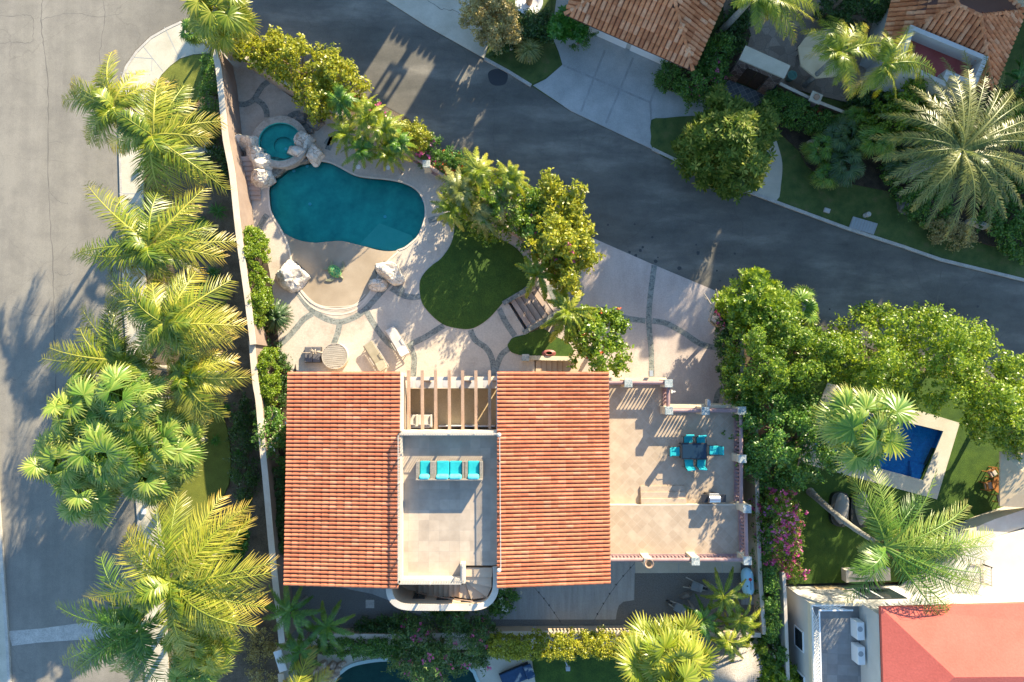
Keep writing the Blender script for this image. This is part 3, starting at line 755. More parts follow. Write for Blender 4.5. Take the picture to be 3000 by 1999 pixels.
# kerbs
def kerb(name, pts, w_, z1, mat=None):
    mb = MB(); mb.wall(PL(pts, z1), w_, 0.0, z1); return struct(name, mb, mat or M['kerb'])
off = lambda pts, dx, dy: [(x+dx, y+dy) for x, y in pts]
kerb('kerb', off(KR, 4, 3), .16, .15)
kerb('kerb', off(WL, -3, 0), .17, .15)
kerb('kerb', [(3600, 965), (2998, 820), (2756, 761), (2644, 722), (2489, 672), (2300, 602), (2170, 553), (2000, 479), (1911, 436)], .2, .14)
kerb('kerb', [(1420, 172), (1490, 210), (1556, 251)], .2, .13)
sheet('pavement', [(-5, 1400), (0, 1537), (18, 1847), (24, 1999), (50, 2600), (-400, 2600), (-400, -900), (-190, -900), (-118, 0), (-68, 600)], .125, M['conc'], 0)
sheet('pavement', [(352, 240), (366, 195), (395, 155), (438, 113), (485, 86), (530, 66), (600, 70), (625, 110), (612, 157), (604, 157), (566, 160), (527, 172), (498, 194), (472, 221), (448, 262), (433, 310), (425, 400), (420, 574), (425, 800), (440, 1100), (460, 1475), (480, 1600), (495, 1999), (510, 2600), (475, 2600), (428, 1999), (414, 1680), (400, 1455), (364, 893), (354, 583), (350, 425), (350, 300)], .13, M['conc'], 0)
mb = MB()
for a, b in (((485, 83), (527, 172)), ((420, 136), (480, 212)), ((386, 171), (450, 175)), ((449, 175), (447, 212)), ((357, 217), (443, 222)), ((352, 570), (418, 570)), ((352, 425), (424, 425)), ((358, 760), (424, 760)), ((398, 1470), (460, 1475)), ((405, 1600), (480, 1600)), ((571, 130), (572, 158))): mb.strip(PL([a, b]), .035, .134)
struct('pavement_joints', mb, M['greybox'])
mb = MB(); mb.prism(xy([(22, 1850), (120, 1842), (222, 1828), (330, 1820), (424, 1815), (428, 1858), (330, 1872), (222, 1876), (110, 1884), (36, 1893)], .02), 0, .022, walls=False); struct('road_gutter', mb, M['kerb'])
sheet('road_patch', cr([(1430, 215), (1450, 203), (1480, 207), (1488, 225), (1480, 247), (1455, 252), (1436, 243)], 4), .018, plain('dark_patch', (.035, .037, .042), .7))
def crack(name, pts, w_, mat, z=.0135):
    rq = random.Random(len(pts)*7+int(pts[0][0])); q = cr(pts, 7, False)
    q = [(x+rq.gauss(0, 1.3), y+rq.gauss(0, 1.3)) for x, y in q]
    mb = MB(); mb.strip(PL(q, z), [max(.012, w_*rq.uniform(.4, 1.5)) for _ in q], z); return struct(name, mb, mat)
ckm = plain('crack_tar', (.13, .12, .105), .9)
for pts, w_ in (([(126, -10), (120, 60), (128, 140), (140, 250), (141, 420), (143, 560), (150, 700), (157, 830), (160, 1000), (166, 1300)], .045), ([(-10, 48), (60, 46), (93, 50), (97, 90), (92, 124), (40, 125), (-10, 126)], .03), ([(300, -10), (306, 60), (292, 150), (300, 240)], .03), ([(143, 560), (170, 590), (200, 600)], .02), ([(141, 420), (165, 415), (182, 421)], .02), ([(157, 800), (190, 806), (215, 802)], .025), ([(40, 900), (100, 925), (160, 922)], .02), ([(120, 60), (200, 40), (290, 50), (360, 40)], .02)):
    crack('road_crack', pts, w_, ckm)
for pts, w_ in (([(1115, 40), (1180, 90), (1262, 150), (1300, 200)], .02), ([(2760, 760), (2752, 850), (2735, 930), (2720, 985)], .05), ([(1700, 480), (1800, 540), (1950, 600), (2100, 640)], .02)): crack('road_crack', pts, w_, ckm)
crack('pavement_crack', [(1250, 0), (1290, 25), (1330, 32), (1365, 50)], .03, ckm, .073)
rq = random.Random(4); mb = MB()
for i in range(70):
    t = rq.random(); x = 1500+1400*t+rq.gauss(0, 40); y = 560+440*t+rq.gauss(0, 50) if i % 2 else 640+400*t+rq.gauss(0, 25)
    p = P(x, y); r = rq.uniform(.02, .09) if i % 7 else rq.uniform(.1, .17); mb.prism([(p.x+r*math.cos(k*.7)*rq.uniform(.8, 1.2), p.y+r*math.sin(k*.7)*rq.uniform(.8, 1.2)) for k in range(9)], .0145+i*.00004, .0145+i*.00004, walls=False)
struct('road_oil_spots', mb, plain('oil_stain', (.04, .04, .04), .6))
# west verge
sheet('lawn', [(604, 159), (566, 162), (527, 174), (498, 196), (472, 223), (450, 262), (436, 320), (432, 420), (520, 400), (560, 330), (600, 250), (625, 190)], .14, M['turf_pale'], 0)
sheet('lawn', cr([(470, 1180), (470, 1480), (484, 1600), (560, 1620), (620, 1500), (670, 1420), (672, 1300), (640, 1200), (560, 1170)], 3), .13, M['turf_pale'], 0)
sheet('planting_bed', [(600, 165), (640, 150), (700, 400), (740, 900), (800, 1400), (850, 2100), (500, 2100), (480, 1620), (600, 1590), (650, 1500), (680, 1420), (680, 1250), (600, 1100), (440, 1100), (430, 700), (440, 430), (540, 410), (600, 260)], .06, M['soil'], 0)
# pool outlines
DEEP = [(872, 476), (925, 471), (965, 476), (1000, 492), (1040, 513), (1085, 521), (1130, 525), (1180, 535), (1217, 553), (1237, 578), (1246, 605), (1246, 637), (1238, 665), (1226, 692), (1208, 710), (1186, 727), (1165, 735), (1137, 737), (1105, 733), (1072, 724), (1040, 716), (1001, 707), (960, 709), (925, 712), (890, 708), (860, 699), (833, 684), (819, 667), (805, 645), (791, 615), (787, 580), (787, 550), (804, 517), (834, 491)]
FULL = DEEP[:17] + [(1165, 740), (1135, 768), (1105, 815), (1080, 865), (1060, 885), (1030, 900), (985, 906), (940, 900), (905, 880), (875, 840), (856, 775), (842, 715)] + DEEP[27:]
DECKP = [(626, 128), (690, 124), (730, 195), (860, 290), (960, 345), (1090, 395), (1190, 440), (1300, 512), (1420, 600), (1540, 700), (1570, 760), (1568, 850), (1485, 888), (1486, 893), (1535, 972), (1560, 985), (1566, 1064), (1566, 1110), (1783, 1110), (1783, 1660), (2220, 1660), (2240, 1860), (2220, 1905), (850, 1905), (820, 1880), (735, 990), (664, 440)]
FULLs = cr(FULL, 3)
sheet('pool_deck', DECKP, DK, M['deck'], 0, holes=[FULLs])
mb = MB(); fw = xy(FULLs, DK)
mb.prism(fw, .03, .45, walls=False)
k = len(fw); mb.add([(x, y, z) for x, y in fw for z in (.45, DK+.001)], [(2*i, 2*i+1, 2*((i+1) % k)+1, 2*((i+1) % k)) for i in range(k)])
pool = thing('swimming_pool', P(1010, 620, .04), 'free-form teal swimming pool with a sandy beach entry beside the pale deck', 'swimming pool')
mb.build('basin', M['basin'], pool)
mb = MB(); mb.wall(fw, .11, DK-.05, DK+.03, closed=True); mb.build('coping', M['stucco_top'], pool)
# beach slope: from the deck edge down to the deep line
mb = MB(); cr2 = FULLs
bl = [(833, 684), (860, 699), (890, 708), (925, 712), (960, 709), (1001, 707), (1040, 716), (1072, 724), (1105, 733), (1137, 737), (1165, 735)]
br_ = [(842, 712), (856, 775), (872, 838), (905, 882), (940, 902), (985, 907), (1030, 901), (1060, 886), (1082, 865), (1135, 768), (1165, 740)]
bl = cr(bl, 4, False); br_ = cr(br_, 4, False)
rows = []
for t in (0, .2, .4, .6, .8, .9, 1):
    z = .785+.105*t**1.2
    rows.append([tuple(P(a[0]*(1-t)+b[0]*t, a[1]*(1-t)+b[1]*t, z)) for a, b in zip(bl, br_)])
n = len(bl); vs = [v for r in rows for v in r]
mb.add(vs, [(i*n+j, i*n+j+1, (i+1)*n+j+1, (i+1)*n+j) for i in range(len(rows)-1) for j in range(n-1)])
fr = rows[0]; mb.add(fr+[(x, y, .05) for x, y, z in fr], [(j, j+1, n+j+1, n+j) for j in range(n-1)])
mb.build('beach_entry', M['sand'], pool, True)
mb = MB(); mb.prism(xy([(1137, 735), (1140, 716), (1175, 722), (1205, 708), (1190, 728), (1165, 736)], .6), .40, .62); mb.prism(xy([(1050, 720), (1112, 655), (1205, 690), (1215, 705), (1165, 735), (1137, 737), (1072, 724)], .5), .40, .52)
mb.build('sunlit_shelf', M['basin_sunlit'], pool)  # pale shelf stands in for the sunlit patch of pool floor
mb = MB()
for x, y in ((908, 599), (1128, 636), (1240, 588), (900, 488), (861, 502)): mb.lathe(P(x, y, .5), [(.001, 0), (.11, 0), (.11, .03), (.06, .05), (.001, .05)], 12)
mb.build('pool_fitting', plain('pale_blue_fitting', (.25, .65, .75), .4), pool)
struct('pool_water', MB().prism(xy(cr(DEEP, 3), .765), .76, .765, walls=False), M['water'])
mb = MB()
for pts in ([(870, 852), (905, 900), (945, 930), (992, 944), (1035, 932), (1068, 910), (1092, 885), (1112, 862), (1140, 832), (1165, 815)], [(915, 920), (889, 937), (868, 962), (840, 993), (818, 1012)], [(996, 944), (990, 975), (980, 1003), (972, 1025)], [(1072, 910), (1095, 950), (1117, 982), (1140, 1008), (1162, 1022)], [(1190, 1022), (1212, 1005), (1247, 988), (1275, 970), (1300, 955)], [(1200, 1015), (1213, 1045), (1212, 1085), (1210, 1105)],
            [(1155, 850), (1180, 866), (1210, 872), (1240, 868)], [(1255, 648), (1290, 641), (1330, 662)], [(1378, 968), (1392, 997), (1425, 1022), (1443, 1058), (1447, 1106)], [(1492, 1022), (1470, 1040), (1455, 1075), (1448, 1106)], [(1462, 905), (1482, 946), (1508, 985)],
            [(698, 306), (720, 306), (742, 295), (755, 275), (770, 253), (787, 240)], [(750, 293), (768, 305), (780, 325), (782, 345)], [(846, 345), (862, 335), (880, 332)], [(783, 630), (768, 652), (752, 682), (748, 700)], [(810, 815), (838, 812), (850, 820)], [(955, 425), (975, 400), (960, 440)]):
    mb.strip(PL(cr(pts, 5, False), DK), .36, DK+.006)
mb.prism(xy([(1140, 852), (1168, 822), (1188, 850), (1178, 872)], DK), DK, DK+.01, walls=False)
struct('slate_bands', mb, M['slate'])
mb = MB()
for k, (sc, ww) in enumerate(((0, .10), (11, .05), (22, .05))):
    mb.strip(PL(cr([(868+sc*.6, 848+sc*0), (905+sc*.4, 893-sc*.5), (945, 915-sc*.8), (990, 922-sc), (1035, 912-sc*.8), (1066-sc*.5, 888-sc*.4), (1088-sc*.8, 862)], 5, False), .9), ww, .915-k*.004)
struct('entry_rim', mb, M['stucco_top'])
LAWN = [(1334, 635), (1329, 688), (1317, 723), (1292, 758), (1268, 776), (1247, 796), (1231, 822), (1230, 858), (1238, 891), (1262, 922), (1296, 950), (1331, 961), (1373, 965), (1404, 954), (1436, 930), (1460, 903), (1480, 882), (1517, 858), (1552, 826), (1545, 780), (1526, 742), (1495, 716), (1446, 691), (1397, 653), (1355, 628)]
sheet('lawn', cr(LAWN, 3), DK+.03, M['turf'], DK-.1)
sheet('lawn', cr([(1487, 1014), (1492, 1003), (1503, 990), (1538, 981), (1562, 972), (1590, 963), (1625, 985), (1671, 1010), (1675, 1043), (1600, 1046), (1548, 1045), (1520, 1040), (1498, 1032)], 3), DK+.06, M['turf'], DK-.1)
# west beds inside the wall
sheet('planting_bed', cr([(712, 660), (742, 672), (775, 740), (790, 800), (802, 880), (815, 990), (822, 1040), (838, 1075), (858, 1095), (870, 1120), (850, 1800), (812, 1800), (770, 1380), (745, 1000)], 2), DK+.02, M['mulch'], DK-.1)
# south yard
sheet('gravel', [(845, 1700), (2235, 1650), (2235, 1866), (845, 1872)], DK+.012, M['gravel'])
sheet('path', [(930, 1700), (988, 1720), (1090, 1741), (1158, 1767), (1209, 1797), (1250, 1808), (1302, 1814), (1508, 1816), (1700, 1816), (1804, 1816), (1807, 1795), (1813, 1775), (1826, 1764), (1858, 1759), (1860, 1640), (1400, 1640), (1000, 1640)], DK+.03, M['slab'], DK)
sheet('path', [(1861, 1640), (2170, 1640), (2170, 1679), (2118, 1679), (1861, 1680)], DK+.04, M['conc'], DK)
mb = MB()
for a, b in (((1508, 1720), (1508, 1815)), ((1859, 1650), (1859, 1680)), ((1988, 1652), (1988, 1679)), ((2115, 1652), (2115, 1679))): mb.strip(PL([a, b], DK), .04, DK+.046)
struct('path_joints', mb, M['greybox'])
mb = MB(); mb.box(P(1084, 1770, DK+.03), (.52, .5, .06)); single(mb, 'stepping_stone', M['kerb'], 'square pale stepping stone set in the gravel', 'stepping stone', P(1084, 1770, DK))
# east driveway
DRV = [(1560, 760), (1690, 680), (1750, 704), (1907, 773), (2123, 864), (2160, 900), (2160, 1240), (1783, 1240), (1690, 1110), (1560, 1110), (1560, 985), (1536, 972), (1486, 893), (1560, 850)]
sheet('driveway', DRV, .05, M['pinkdrive'], 0)
mb = MB()
for pts in ([(1917, 778), (1910, 830), (1904, 880), (1901, 930), (1903, 980), (1908, 1030), (1909, 1105)], ): mb.strip(PL(cr(pts, 5, False), .05), .36, .056)
struct('slate_bands', mb, M['slate'])
mb = MB()
for pts in ([(1760, 905), (1800, 922), (1845, 935), (1891, 941)], [(1911, 941), (1950, 948), (2000, 974), (2050, 1007), (2106, 1022)], [(2118, 1138), (2103, 1155), (2096, 1190)]): mb.strip(PL(cr(pts, 5, False), .05), .36, .056)
mb.prism(xy([(1600, 838), (1650, 822), (1690, 818), (1712, 840), (1706, 880), (1660, 905), (1620, 890)], .06), .05, .06, walls=False)
struct('slate_bands', mb, M['slate'])
# neighbour north-east
sheet('pavement', [(900, -135), (1130, 0), (1250, 77), (1420, 172), (1436, 112), (1446, 60), (1400, -60), (1200, -150)], .07, M['conc'], 0)
sheet('lawn', [(1436, 112), (1420, 170), (1556, 249), (1600, 228), (1640, 195), (1646, 185), (1632, 150), (1615, 115), (1614, 60), (1616, -80), (1430, -80)], .10, M['turf_worn'], 0)
NEG = [(1556, 251), (1675, 327), (1911, 438), (2000, 481), (2170, 555), (2300, 604), (2489, 674), (2644, 724), (2756, 762), (2998, 818), (3700, 980), (3700, -900), (1600, -900), (1616, 60)]
sheet('lawn', NEG, .05, M['turf_worn'], 0)
sheet('driveway', [(1562, 251), (1600, 232), (1648, 190), (1636, 150), (1622, 118), (1622, 60), (1630, 0), (1640, -120), (2060, -60), (2060, 180), (1940, 225), (1930, 236), (1945, 262), (1990, 275), (2200, 300), (2200, 360), (2120, 345), (2035, 340), (1960, 350), (1910, 360), (1911, 438), (1675, 327)], .09, M['drive_grey'], 0)
sheet('path', cr([(2220, 395), (2262, 390), (2280, 430), (2292, 480), (2288, 540), (2275, 588), (2210, 562), (2232, 520), (2240, 460)], 3), .095, M['conc'], 0)
sheet('lawn', cr([(1908, 352), (1945, 347), (2030, 340), (2080, 350), (2200, 380), (2235, 440), (2235, 540), (2180, 560), (2000, 484), (1914, 440), (1908, 400)], 2), .13, M['turf_worn'], 0)
mb = MB()
for a, b in (((1650, 192), (1905, 301)), ((1772, 148), (1702, 328)), ((1855, 170), (1775, 362)), ((1905, 301), (1928, 240)), ((1905, 301), (1910, 380))): mb.strip(PL([a, b], .09), .14, .098)
struct('driveway_joints', mb, M['slab'])
sheet('patio', [(2120, -120), (2700, -120), (2700, 200), (2500, 260), (2480, 300), (2280, 250), (2180, 170), (2120, 160)], .14, M['flag'], 0)
sheet('path', [(2125, 230), (2260, 285), (2180, 330), (2105, 285)], .15, M['darktile'], 0)
sheet('planting_bed', cr([(2120, 90), (2170, 60), (2200, 100), (2165, 200), (2130, 240), (2040, 290), (1990, 270), (1945, 255), (1935, 235), (2000, 190)], 2), .16, M['mulch'], 0)
sheet('planting_bed', cr([(2250, 270), (2500, 345), (2700, 300), (3000, 250), (3300, 500), (3300, 760), (2900, 720), (2700, 640), (2600, 560), (2400, 520), (2340, 440), (2270, 370)], 2), .12, M['mulch'], 0)
# neighbour south-east
sheet('garden_terrace', [(2290, 1130), (2420, 1050), (3300, 1180), (3300, 1800), (2640, 1705), (2310, 1712), (2290, 1500)], .5, M['turf'], 0, holes=[[(2440, 1185), (2765, 1265), (2695, 1410), (2380, 1320)]])
sheet('side_path', [(2222, 1500), (2290, 1500), (2310, 1712), (2420, 2100), (2250, 2100)], .3, M['soil'], 0)
np_ = thing('swimming_pool', P(2600, 1300, .1), 'rectangular blue pool with pale stone surround beside the right-hand lawn', 'swimming pool')
b4 = xy([(2435, 1185), (2762, 1264), (2703, 1407), (2380, 1320)], .5)
mb = MB(); mb.prism(b4, .03, .05, walls=False); mb.add([(x, y, z) for x, y in b4 for z in (.05, .5)], [(2*i, 2*i+1, 2*((i+1) % 4)+1, 2*((i+1) % 4)) for i in range(4)])
mb.build('basin', M['basin_blue'], np_)
mb = MB(); mb.prism(xy([(2425, 1122), (2812, 1240), (2745, 1464), (2330, 1352)], .56), .49, .56, holes=[b4]); mb.build('coping', M['conc'], np_)
mb = MB()
for i in range(3):
    a = i*15; mb.prism(xy([(2668, 1352+a), (2718, 1366+a), (2716, 1420), (2664, 1412)], .3), .05, .42-.1*(2-i)*.9)
mb.build('step', M['basin_blue'], np_)
struct('pool_water', MB().prism(b4, .42, .425, walls=False), M['water_blue'])
# neighbour south
SP = [(982, 1992), (1000, 1970), (1030, 1950), (1080, 1938), (1140, 1933), (1260, 1935), (1360, 1950), (1395, 1985), (1380, 2060), (1000, 2060)]
SPs = cr(SP, 3)
sheet('patio', [(930, 1918), (1560, 1920), (1580, 2100), (930, 2100)], .5, M['conc'], 0, holes=[SPs])
sheet('lawn', [(1556, 1920), (2180, 1920), (2180, 2100), (1585, 2100)], .52, M['turf'], 0)
p3 = thing('swimming_pool', P(1200, 2000, .1), 'dark green pool with curved pale coping at the bottom edge', 'swimming pool')
s4 = xy(SPs, .5); mb = MB(); mb.prism(s4, .03, .05, walls=False); k = len(s4)
mb.add([(x, y, z) for x, y in s4 for z in (.05, .5)], [(2*i, 2*i+1, 2*((i+1) % k)+1, 2*((i+1) % k)) for i in range(k)]); mb.build('basin', M['basin_green'], p3)
mb = MB(); mb.wall(s4, .2, .45, .55, closed=True); mb.build('coping', plain('pale_blue_coping', (.40, .52, .50), .6), p3)
struct('pool_water', MB().prism(s4, .42, .425, walls=False), M['water'])
# ------------------------------------------------------------------ walls
WT = 3.4
def wthing(name, pts, w_, z0, z1, label, cat, mat=None, zpt=None, cap=None):
    zp = zpt if zpt is not None else (z1 if not isinstance(z1, list) else z1[0]); line = PL(pts, zp)
    c = sum(line, Vector())/len(line); c.z = z0
    r = thing(name, c, label, cat)
    MB().wall(line, w_, z0, z1 if isinstance(z1, list) else z1-.06).build('wall_body', mat or M['stucco'], r)
    if cap is not False and not isinstance(z1, list): MB().wall(line, w_+.05, z1-.06, z1).build('cap', cap or M['stucco_top'], r)
    return r
wthing('boundary_wall', cr([(628, 140), (632, 165), (640, 204), (650, 300), (660, 400), (668, 445), (680, 510), (695, 650), (706, 740), (723, 860), (737, 975), (741, 1010)], 3, False), .30, 0, WT, 'long tan boundary wall curving along the palm verge beside the pool', 'wall', M['wallpink'])
wthing('boundary_wall', cr([(737, 1000), (748, 1120), (757, 1174), (768, 1300), (782, 1450), (796, 1608), (814, 1775), (826, 1885)], 3, False), .30, 0, WT-.25, 'lower tan boundary wall beside the red tiled roof', 'wall', M['wallpink'])
wthing('gate_post', [(812, 1908), (830, 1968)], .42, 0, 2.6, 'short white wall stub at the bottom of the palm verge', 'wall', M['white'], cap=M['whitepaint'])
wthing('boundary_wall', [(822, 1975), (836, 2100)], .30, 0, 2.4, 'wall piece running off the bottom edge below the white stub', 'wall', M['white'])
wthing('garden_wall', cr([(632, 128), (650, 116), (680, 118), (700, 150), (780, 205), (870, 258), (960, 315), (1080, 372), (1190, 438)], 3, False), .28, 0, 3.0, 'angled stucco garden wall behind the lime hedge tree by the spa', 'wall', M['stucco'])
wthing('garden_wall', [(1420, 610), (1480, 655), (1545, 700), (1565, 735)], .3, 0, 1.8, 'low rosy wall behind the oval lawn under the leafy tree', 'wall', mottled('rosy_stucco', (.30, .21, .18), (.40, .30, .25), 1, 30))
wthing('garden_wall', [(930, 1864), (1160, 1866), (1460, 1858), (1830, 1856), (2230, 1862)], .22, 0, 1.9, 'tan wall behind the clipped bottom hedge', 'wall', M['stucco'])
wthing('garden_wall', [(2215, 1200), (2220, 1500), (2228, 1700), (2240, 1860)], .18, 0, 2.2, 'plain brown wall on the right of the terrace below the balustrade', 'wall', M['stucco'])
wthing('garden_wall', [(2296, 1680), (2300, 1740), (2306, 1900), (2312, 2060)], .14, 0, 2.4, 'thin pale wall beside the narrow side passage of the white house', 'wall', M['white'])
wthing('garden_wall', [(2170, 905), (2174, 1000), (2176, 1160), (2178, 1185)], .2, 0, 2.0, 'tan wall between the driveway hedge and the leafy tree', 'wall', M['stucco'])
wthing('brick_wall', [(2285, 245), (2390, 296), (2500, 340), (2560, 366)], .14, 0, 1.2, 'thin brick wall running from the stone gate past the lantern pillar', 'wall', mottled('brick_red', (.22, .11, .07), (.33, .18, .12), 6, 30))
# main steps between deck and driveway
st = thing('garden_steps', P(1550, 905, 0), 'five wide rosy steps climbing from the pink driveway to the pool deck', 'steps')
TL, BL_, BR, TR = (1484, 890), (1535, 971), (1624, 916), (1572, 842)
mb = MB()
for i in range(5):
    t0 = .12+.88*i/5; z = DK-.19-.125*i
    q = [(TL[0]*(1-t)+TR[0]*t, TL[1]*(1-t)+TR[1]*t) for t in (t0, t0+.176)]+[(BL_[0]*(1-t)+BR[0]*t, BL_[1]*(1-t)+BR[1]*t) for t in (t0+.176, t0)]
    mb.prism(xy(q, .6), 0, z+.12)
mb.build('treads', M['steps'], st)
mb = MB()
for i in range(5):
    t = .12+.88*(i+1)/5; z = DK-.19-.125*i+.12; mb.strip(PL([(TL[0]*(1-t)+TR[0]*t-1.5, TL[1]*(1-t)+TR[1]*t+1), (BL_[0]*(1-t)+BR[0]*t-1.5, BL_[1]*(1-t)+BR[1]*t+1)], z), .06, z+.003)
mb.build('nosing', plain('dark_nosing', (.12, .09, .08), .8), st)
mb = MB()
for a, b, w_ in (((1474, 890), (1585, 824), .28), ((1533, 977), (1632, 918), .28)): mb.wall(PL([a, b], .98), w_, 0, .98)
mb.build('side_wall', M['slate'], st)
mb = MB(); mb.wall(PL([(1480, 886), (1532, 970)], .92), .26, 0, .915); mb.build('landing', M['deck'], st)
# house-side steps with retaining wall
st = thing('garden_steps', P(1600, 1075, 0), 'narrow tan steps beside the terrace roof under the retaining wall', 'steps')
mb = MB()
for i in range(6):
    x0 = 1569+i*16; mb.prism(xy([(x0, 1058), (x0+16 if i < 5 else 1700, 1058), (x0+16 if i < 5 else 1700, 1098), (x0, 1098)], .7), 0, DK-.04-.07*i)
mb.build('treads', M['stucco'], st)
mb = MB()
for i in range(1, 6): mb.strip(PL([(1569+i*16, 1059), (1569+i*16, 1097)], .8), .05, DK-.07*i+.035)
mb.build('nosing', M['wood'], st)
mb = MB(); mb.wall(PL([(1548, 1049), (1690, 1052)], 1.1), .28, 0, 1.1); mb.build('side_wall', M['cream'], st)
mb = MB(); q = P(1540, 1048, 1.65); mb.box((q.x, q.y, .82), (.44, .40, 1.64)); mb.build('newel_post', M['capstone'], st)
# hose
mb = MB(); c = P(1608, 1036, 1.0)
for i in range(5): mb.tube([c+Vector(((.42-.05*i)*math.cos(a), (.20-.02*i)*math.sin(a), .02+.035*i)) for a in [k*math.pi/14 for k in range(28)]]+[c+Vector((.42-.05*i, 0, .02+.035*i))], .028, 6)
single(mb, 'garden_hose', plain('dull_red_hose', (.30, .10, .09), .5), 'coiled dull red hose lying on the small lawn by the retaining wall', 'hose', c)
# ------------------------------------------------------------------ main house
EZ, RZ, TZ, FT = 6.15, 6.85, 6.3, 3.1
def AB(p): return Vector(p)
dark_pan = plain('dark_pan_tile', (.17, .055, .032), .8); dark_pan2 = plain('dark_old_pan_tile', (.12, .05, .035), .8)
house = thing('house', P(1310, 1500, DK), 'cream villa with two red barrel-tiled roofs either side of a tiled roof terrace', 'house')
LR = [P(842, 1090, EZ), P(841, 1722, EZ), P(1172, 1722, RZ), P(1172, 1090, RZ)]
RR = [P(1783, 1090, EZ), P(1784, 1716, EZ), P(1460, 1716, RZ), P(1458, 1090, RZ)]
yt_, yb_ = P(1300, 1090, 6.4).y, P(1300, 1718, 6.4).y
for cc in (LR, RR):
    for k_ in (0, 3): cc[k_].y = yt_
    for k_ in (1, 2): cc[k_].y = yb_
    cc[0].x = cc[1].x = P(841 if cc is LR else 1783, 1405, EZ).x; cc[2].x = cc[3].x
for i, cc in enumerate((LR, RR)):
    mb = MB(); deck_poly(mb, cc, .14); r = mb.build('roof', dark_pan, house)
    mb = MB(); tile_roof(mb, cc, .215, .40, seed=i); mb.build('barrel_tiles', M['tile'], r)
mb = MB()
def body(poly, z0, z1): mb.prism(poly, z0, z1)
def inset(c, dx): 
    xs = [p.x for p in c]; ys = [p.y for p in c]
    return [(min(xs)+dx, min(ys)+dx), (max(xs)-dx, min(ys)+dx), (max(xs)-dx, max(ys)-dx), (min(xs)+dx, max(ys)-dx)]
body(inset(LR, .35), 0, EZ-.2); body(inset(RR, .35), 0, EZ-.2)
tfl = xy([(1171, 1270), (1463, 1270), (1465, 1662), (1440, 1664), (1362, 1664), (1362, 1703), (1171, 1703)], TZ+.45)
body(tfl, .9, TZ)
body(xy([(1178, 1140), (1456, 1140), (1456, 1275), (1178, 1275)], 3.5), .9, 3.5)
mb.build('wall', M['stucco'], house)
for (a, b, z) in (((1174, 1092), (1174, 1264), RZ+.02), ((1457, 1092), (1457, 1264), RZ+.02)):
    m2 = MB(); m2.wall(PL([a, b], z), .10, 5.0, z); m2.build('gable_wall', M['stucco_top'], house)
MB().prism(tfl, TZ, TZ+.012, walls=False).build('terrace_floor', M['rooftile'], house)
mb = MB(); zt = TZ+.5
pp = PL([(1356, 1652), (1356, 1703), (1171, 1703), (1171, 1270), (1464, 1270), (1467, 1655)], zt)
mb.wall(pp, .26, TZ-.6, zt); mb.build('parapet', M['stucco_top'], house)
mb = MB(); L = [p.copy() for p in pp]
def rail_run(mb, a, b, z0, z1, sp=.13, r=.011, post=1.4):
    a = Vector((a.x, a.y, 0)); b = Vector((b.x, b.y, 0)); n = max(2, int((b-a).length/sp))
    for i in range(n+1):
        p = a.lerp(b, i/n); mb.box((p.x, p.y, (z0+z1)/2), (r*2, r*2, z1-z0))
    for zz in (z0+.08, z1): mb.beam((a.x, a.y, zz), (b.x, b.y, zz), .05, .035)
    n = max(1, round((b-a).length/post))
    for i in range(n+1):
        p = a.lerp(b, i/n); mb.box((p.x, p.y, (z0+z1)/2+.03), (.06, .06, z1-z0+.06))
for a, b in zip(L[:-1], L[1:]): rail_run(mb, a, b, zt, zt+.55)
mb.build('railing', M['rail'], house)
# floodlight globes on the rail corner
mb = MB()
for x, y in ((1462, 1275), (1462, 1672)):
    p = P(x, y, zt+.6); mb.lathe(p, [(.01, -.12), (.09, -.07), (.12, 0), (.08, .09), (.01, .12)], 12)
mb.build('globe_lamp', M['cushion'], house, True)
for y in (1583, 1660, 1672):
    a = P(1166, y, 6.75); m = MB(); m.tube([a, a+Vector((-.22, 0, 0))], .045, 8); m.build('drain_spout', M['whitepaint'], house)
# curved stair tower
cw = cr([(1172, 1697), (1146, 1697), (1140, 1728), (1150, 1758), (1180, 1777), (1240, 1780), (1330, 1780), (1395, 1779), (1430, 1766), (1449, 1738), (1453, 1700), (1452, 1660)], 4, False)
CT = 6.35; cwl = PL(cw, CT)
stw = MB(); stw.wall(cwl, .30, DK, CT); tw = stw.build('stair_tower', M['stucco'], house)
MB().wall(cwl, .33, CT, CT+.05).build('tower_cap', M['stucco_top'], house)
mb = MB()
def pr(pts, z, z0=3.2): mb.prism(xy(pts, z), z0, z)
pr([(1140, 1705), (1225, 1705), (1225, 1778), (1180, 1778), (1145, 1755)], 4.0, .9)
for i in range(8):
    x1 = 1346-i*15; z = 5.62-i*.19; pr([(x1-15, 1706), (x1, 1706), (x1, 1752), (x1-15, 1748)], z)
pr([(1346, 1706), (1362, 1706), (1378, 1756), (1346, 1752)], 5.78); pr([(1362, 1704), (1425, 1752), (1380, 1757)], 5.9)
pr([(1362, 1704), (1440, 1722), (1426, 1752)], 6.0); pr([(1362, 1690), (1440, 1692), (1440, 1722), (1362, 1704)], 6.1); pr([(1360, 1664), (1442, 1664), (1442, 1692), (1360, 1690)], 6.2)
mb.build('stair_flight', M['stucco'], house)
mb = MB()
for i in range(9):
    x1 = 1346-i*15; z = 5.79-i*.19; mb.strip(PL([(x1, 1706), (x1, 1751)], z), .05, z+.004)
mb.build('stair_edge_shade', M['wood'], house)  # dark strips drawn in for the shade at each tread edge
mb = MB(); mb.tube(PL([(1222, 1738)], 4.9)+PL([(1300, 1752)], 5.7)+PL([(1385, 1763)], 6.5), .03, 6); mb.build('handrail', M['wood'], house)
yin = P(1300, 1780, CT).y+.15
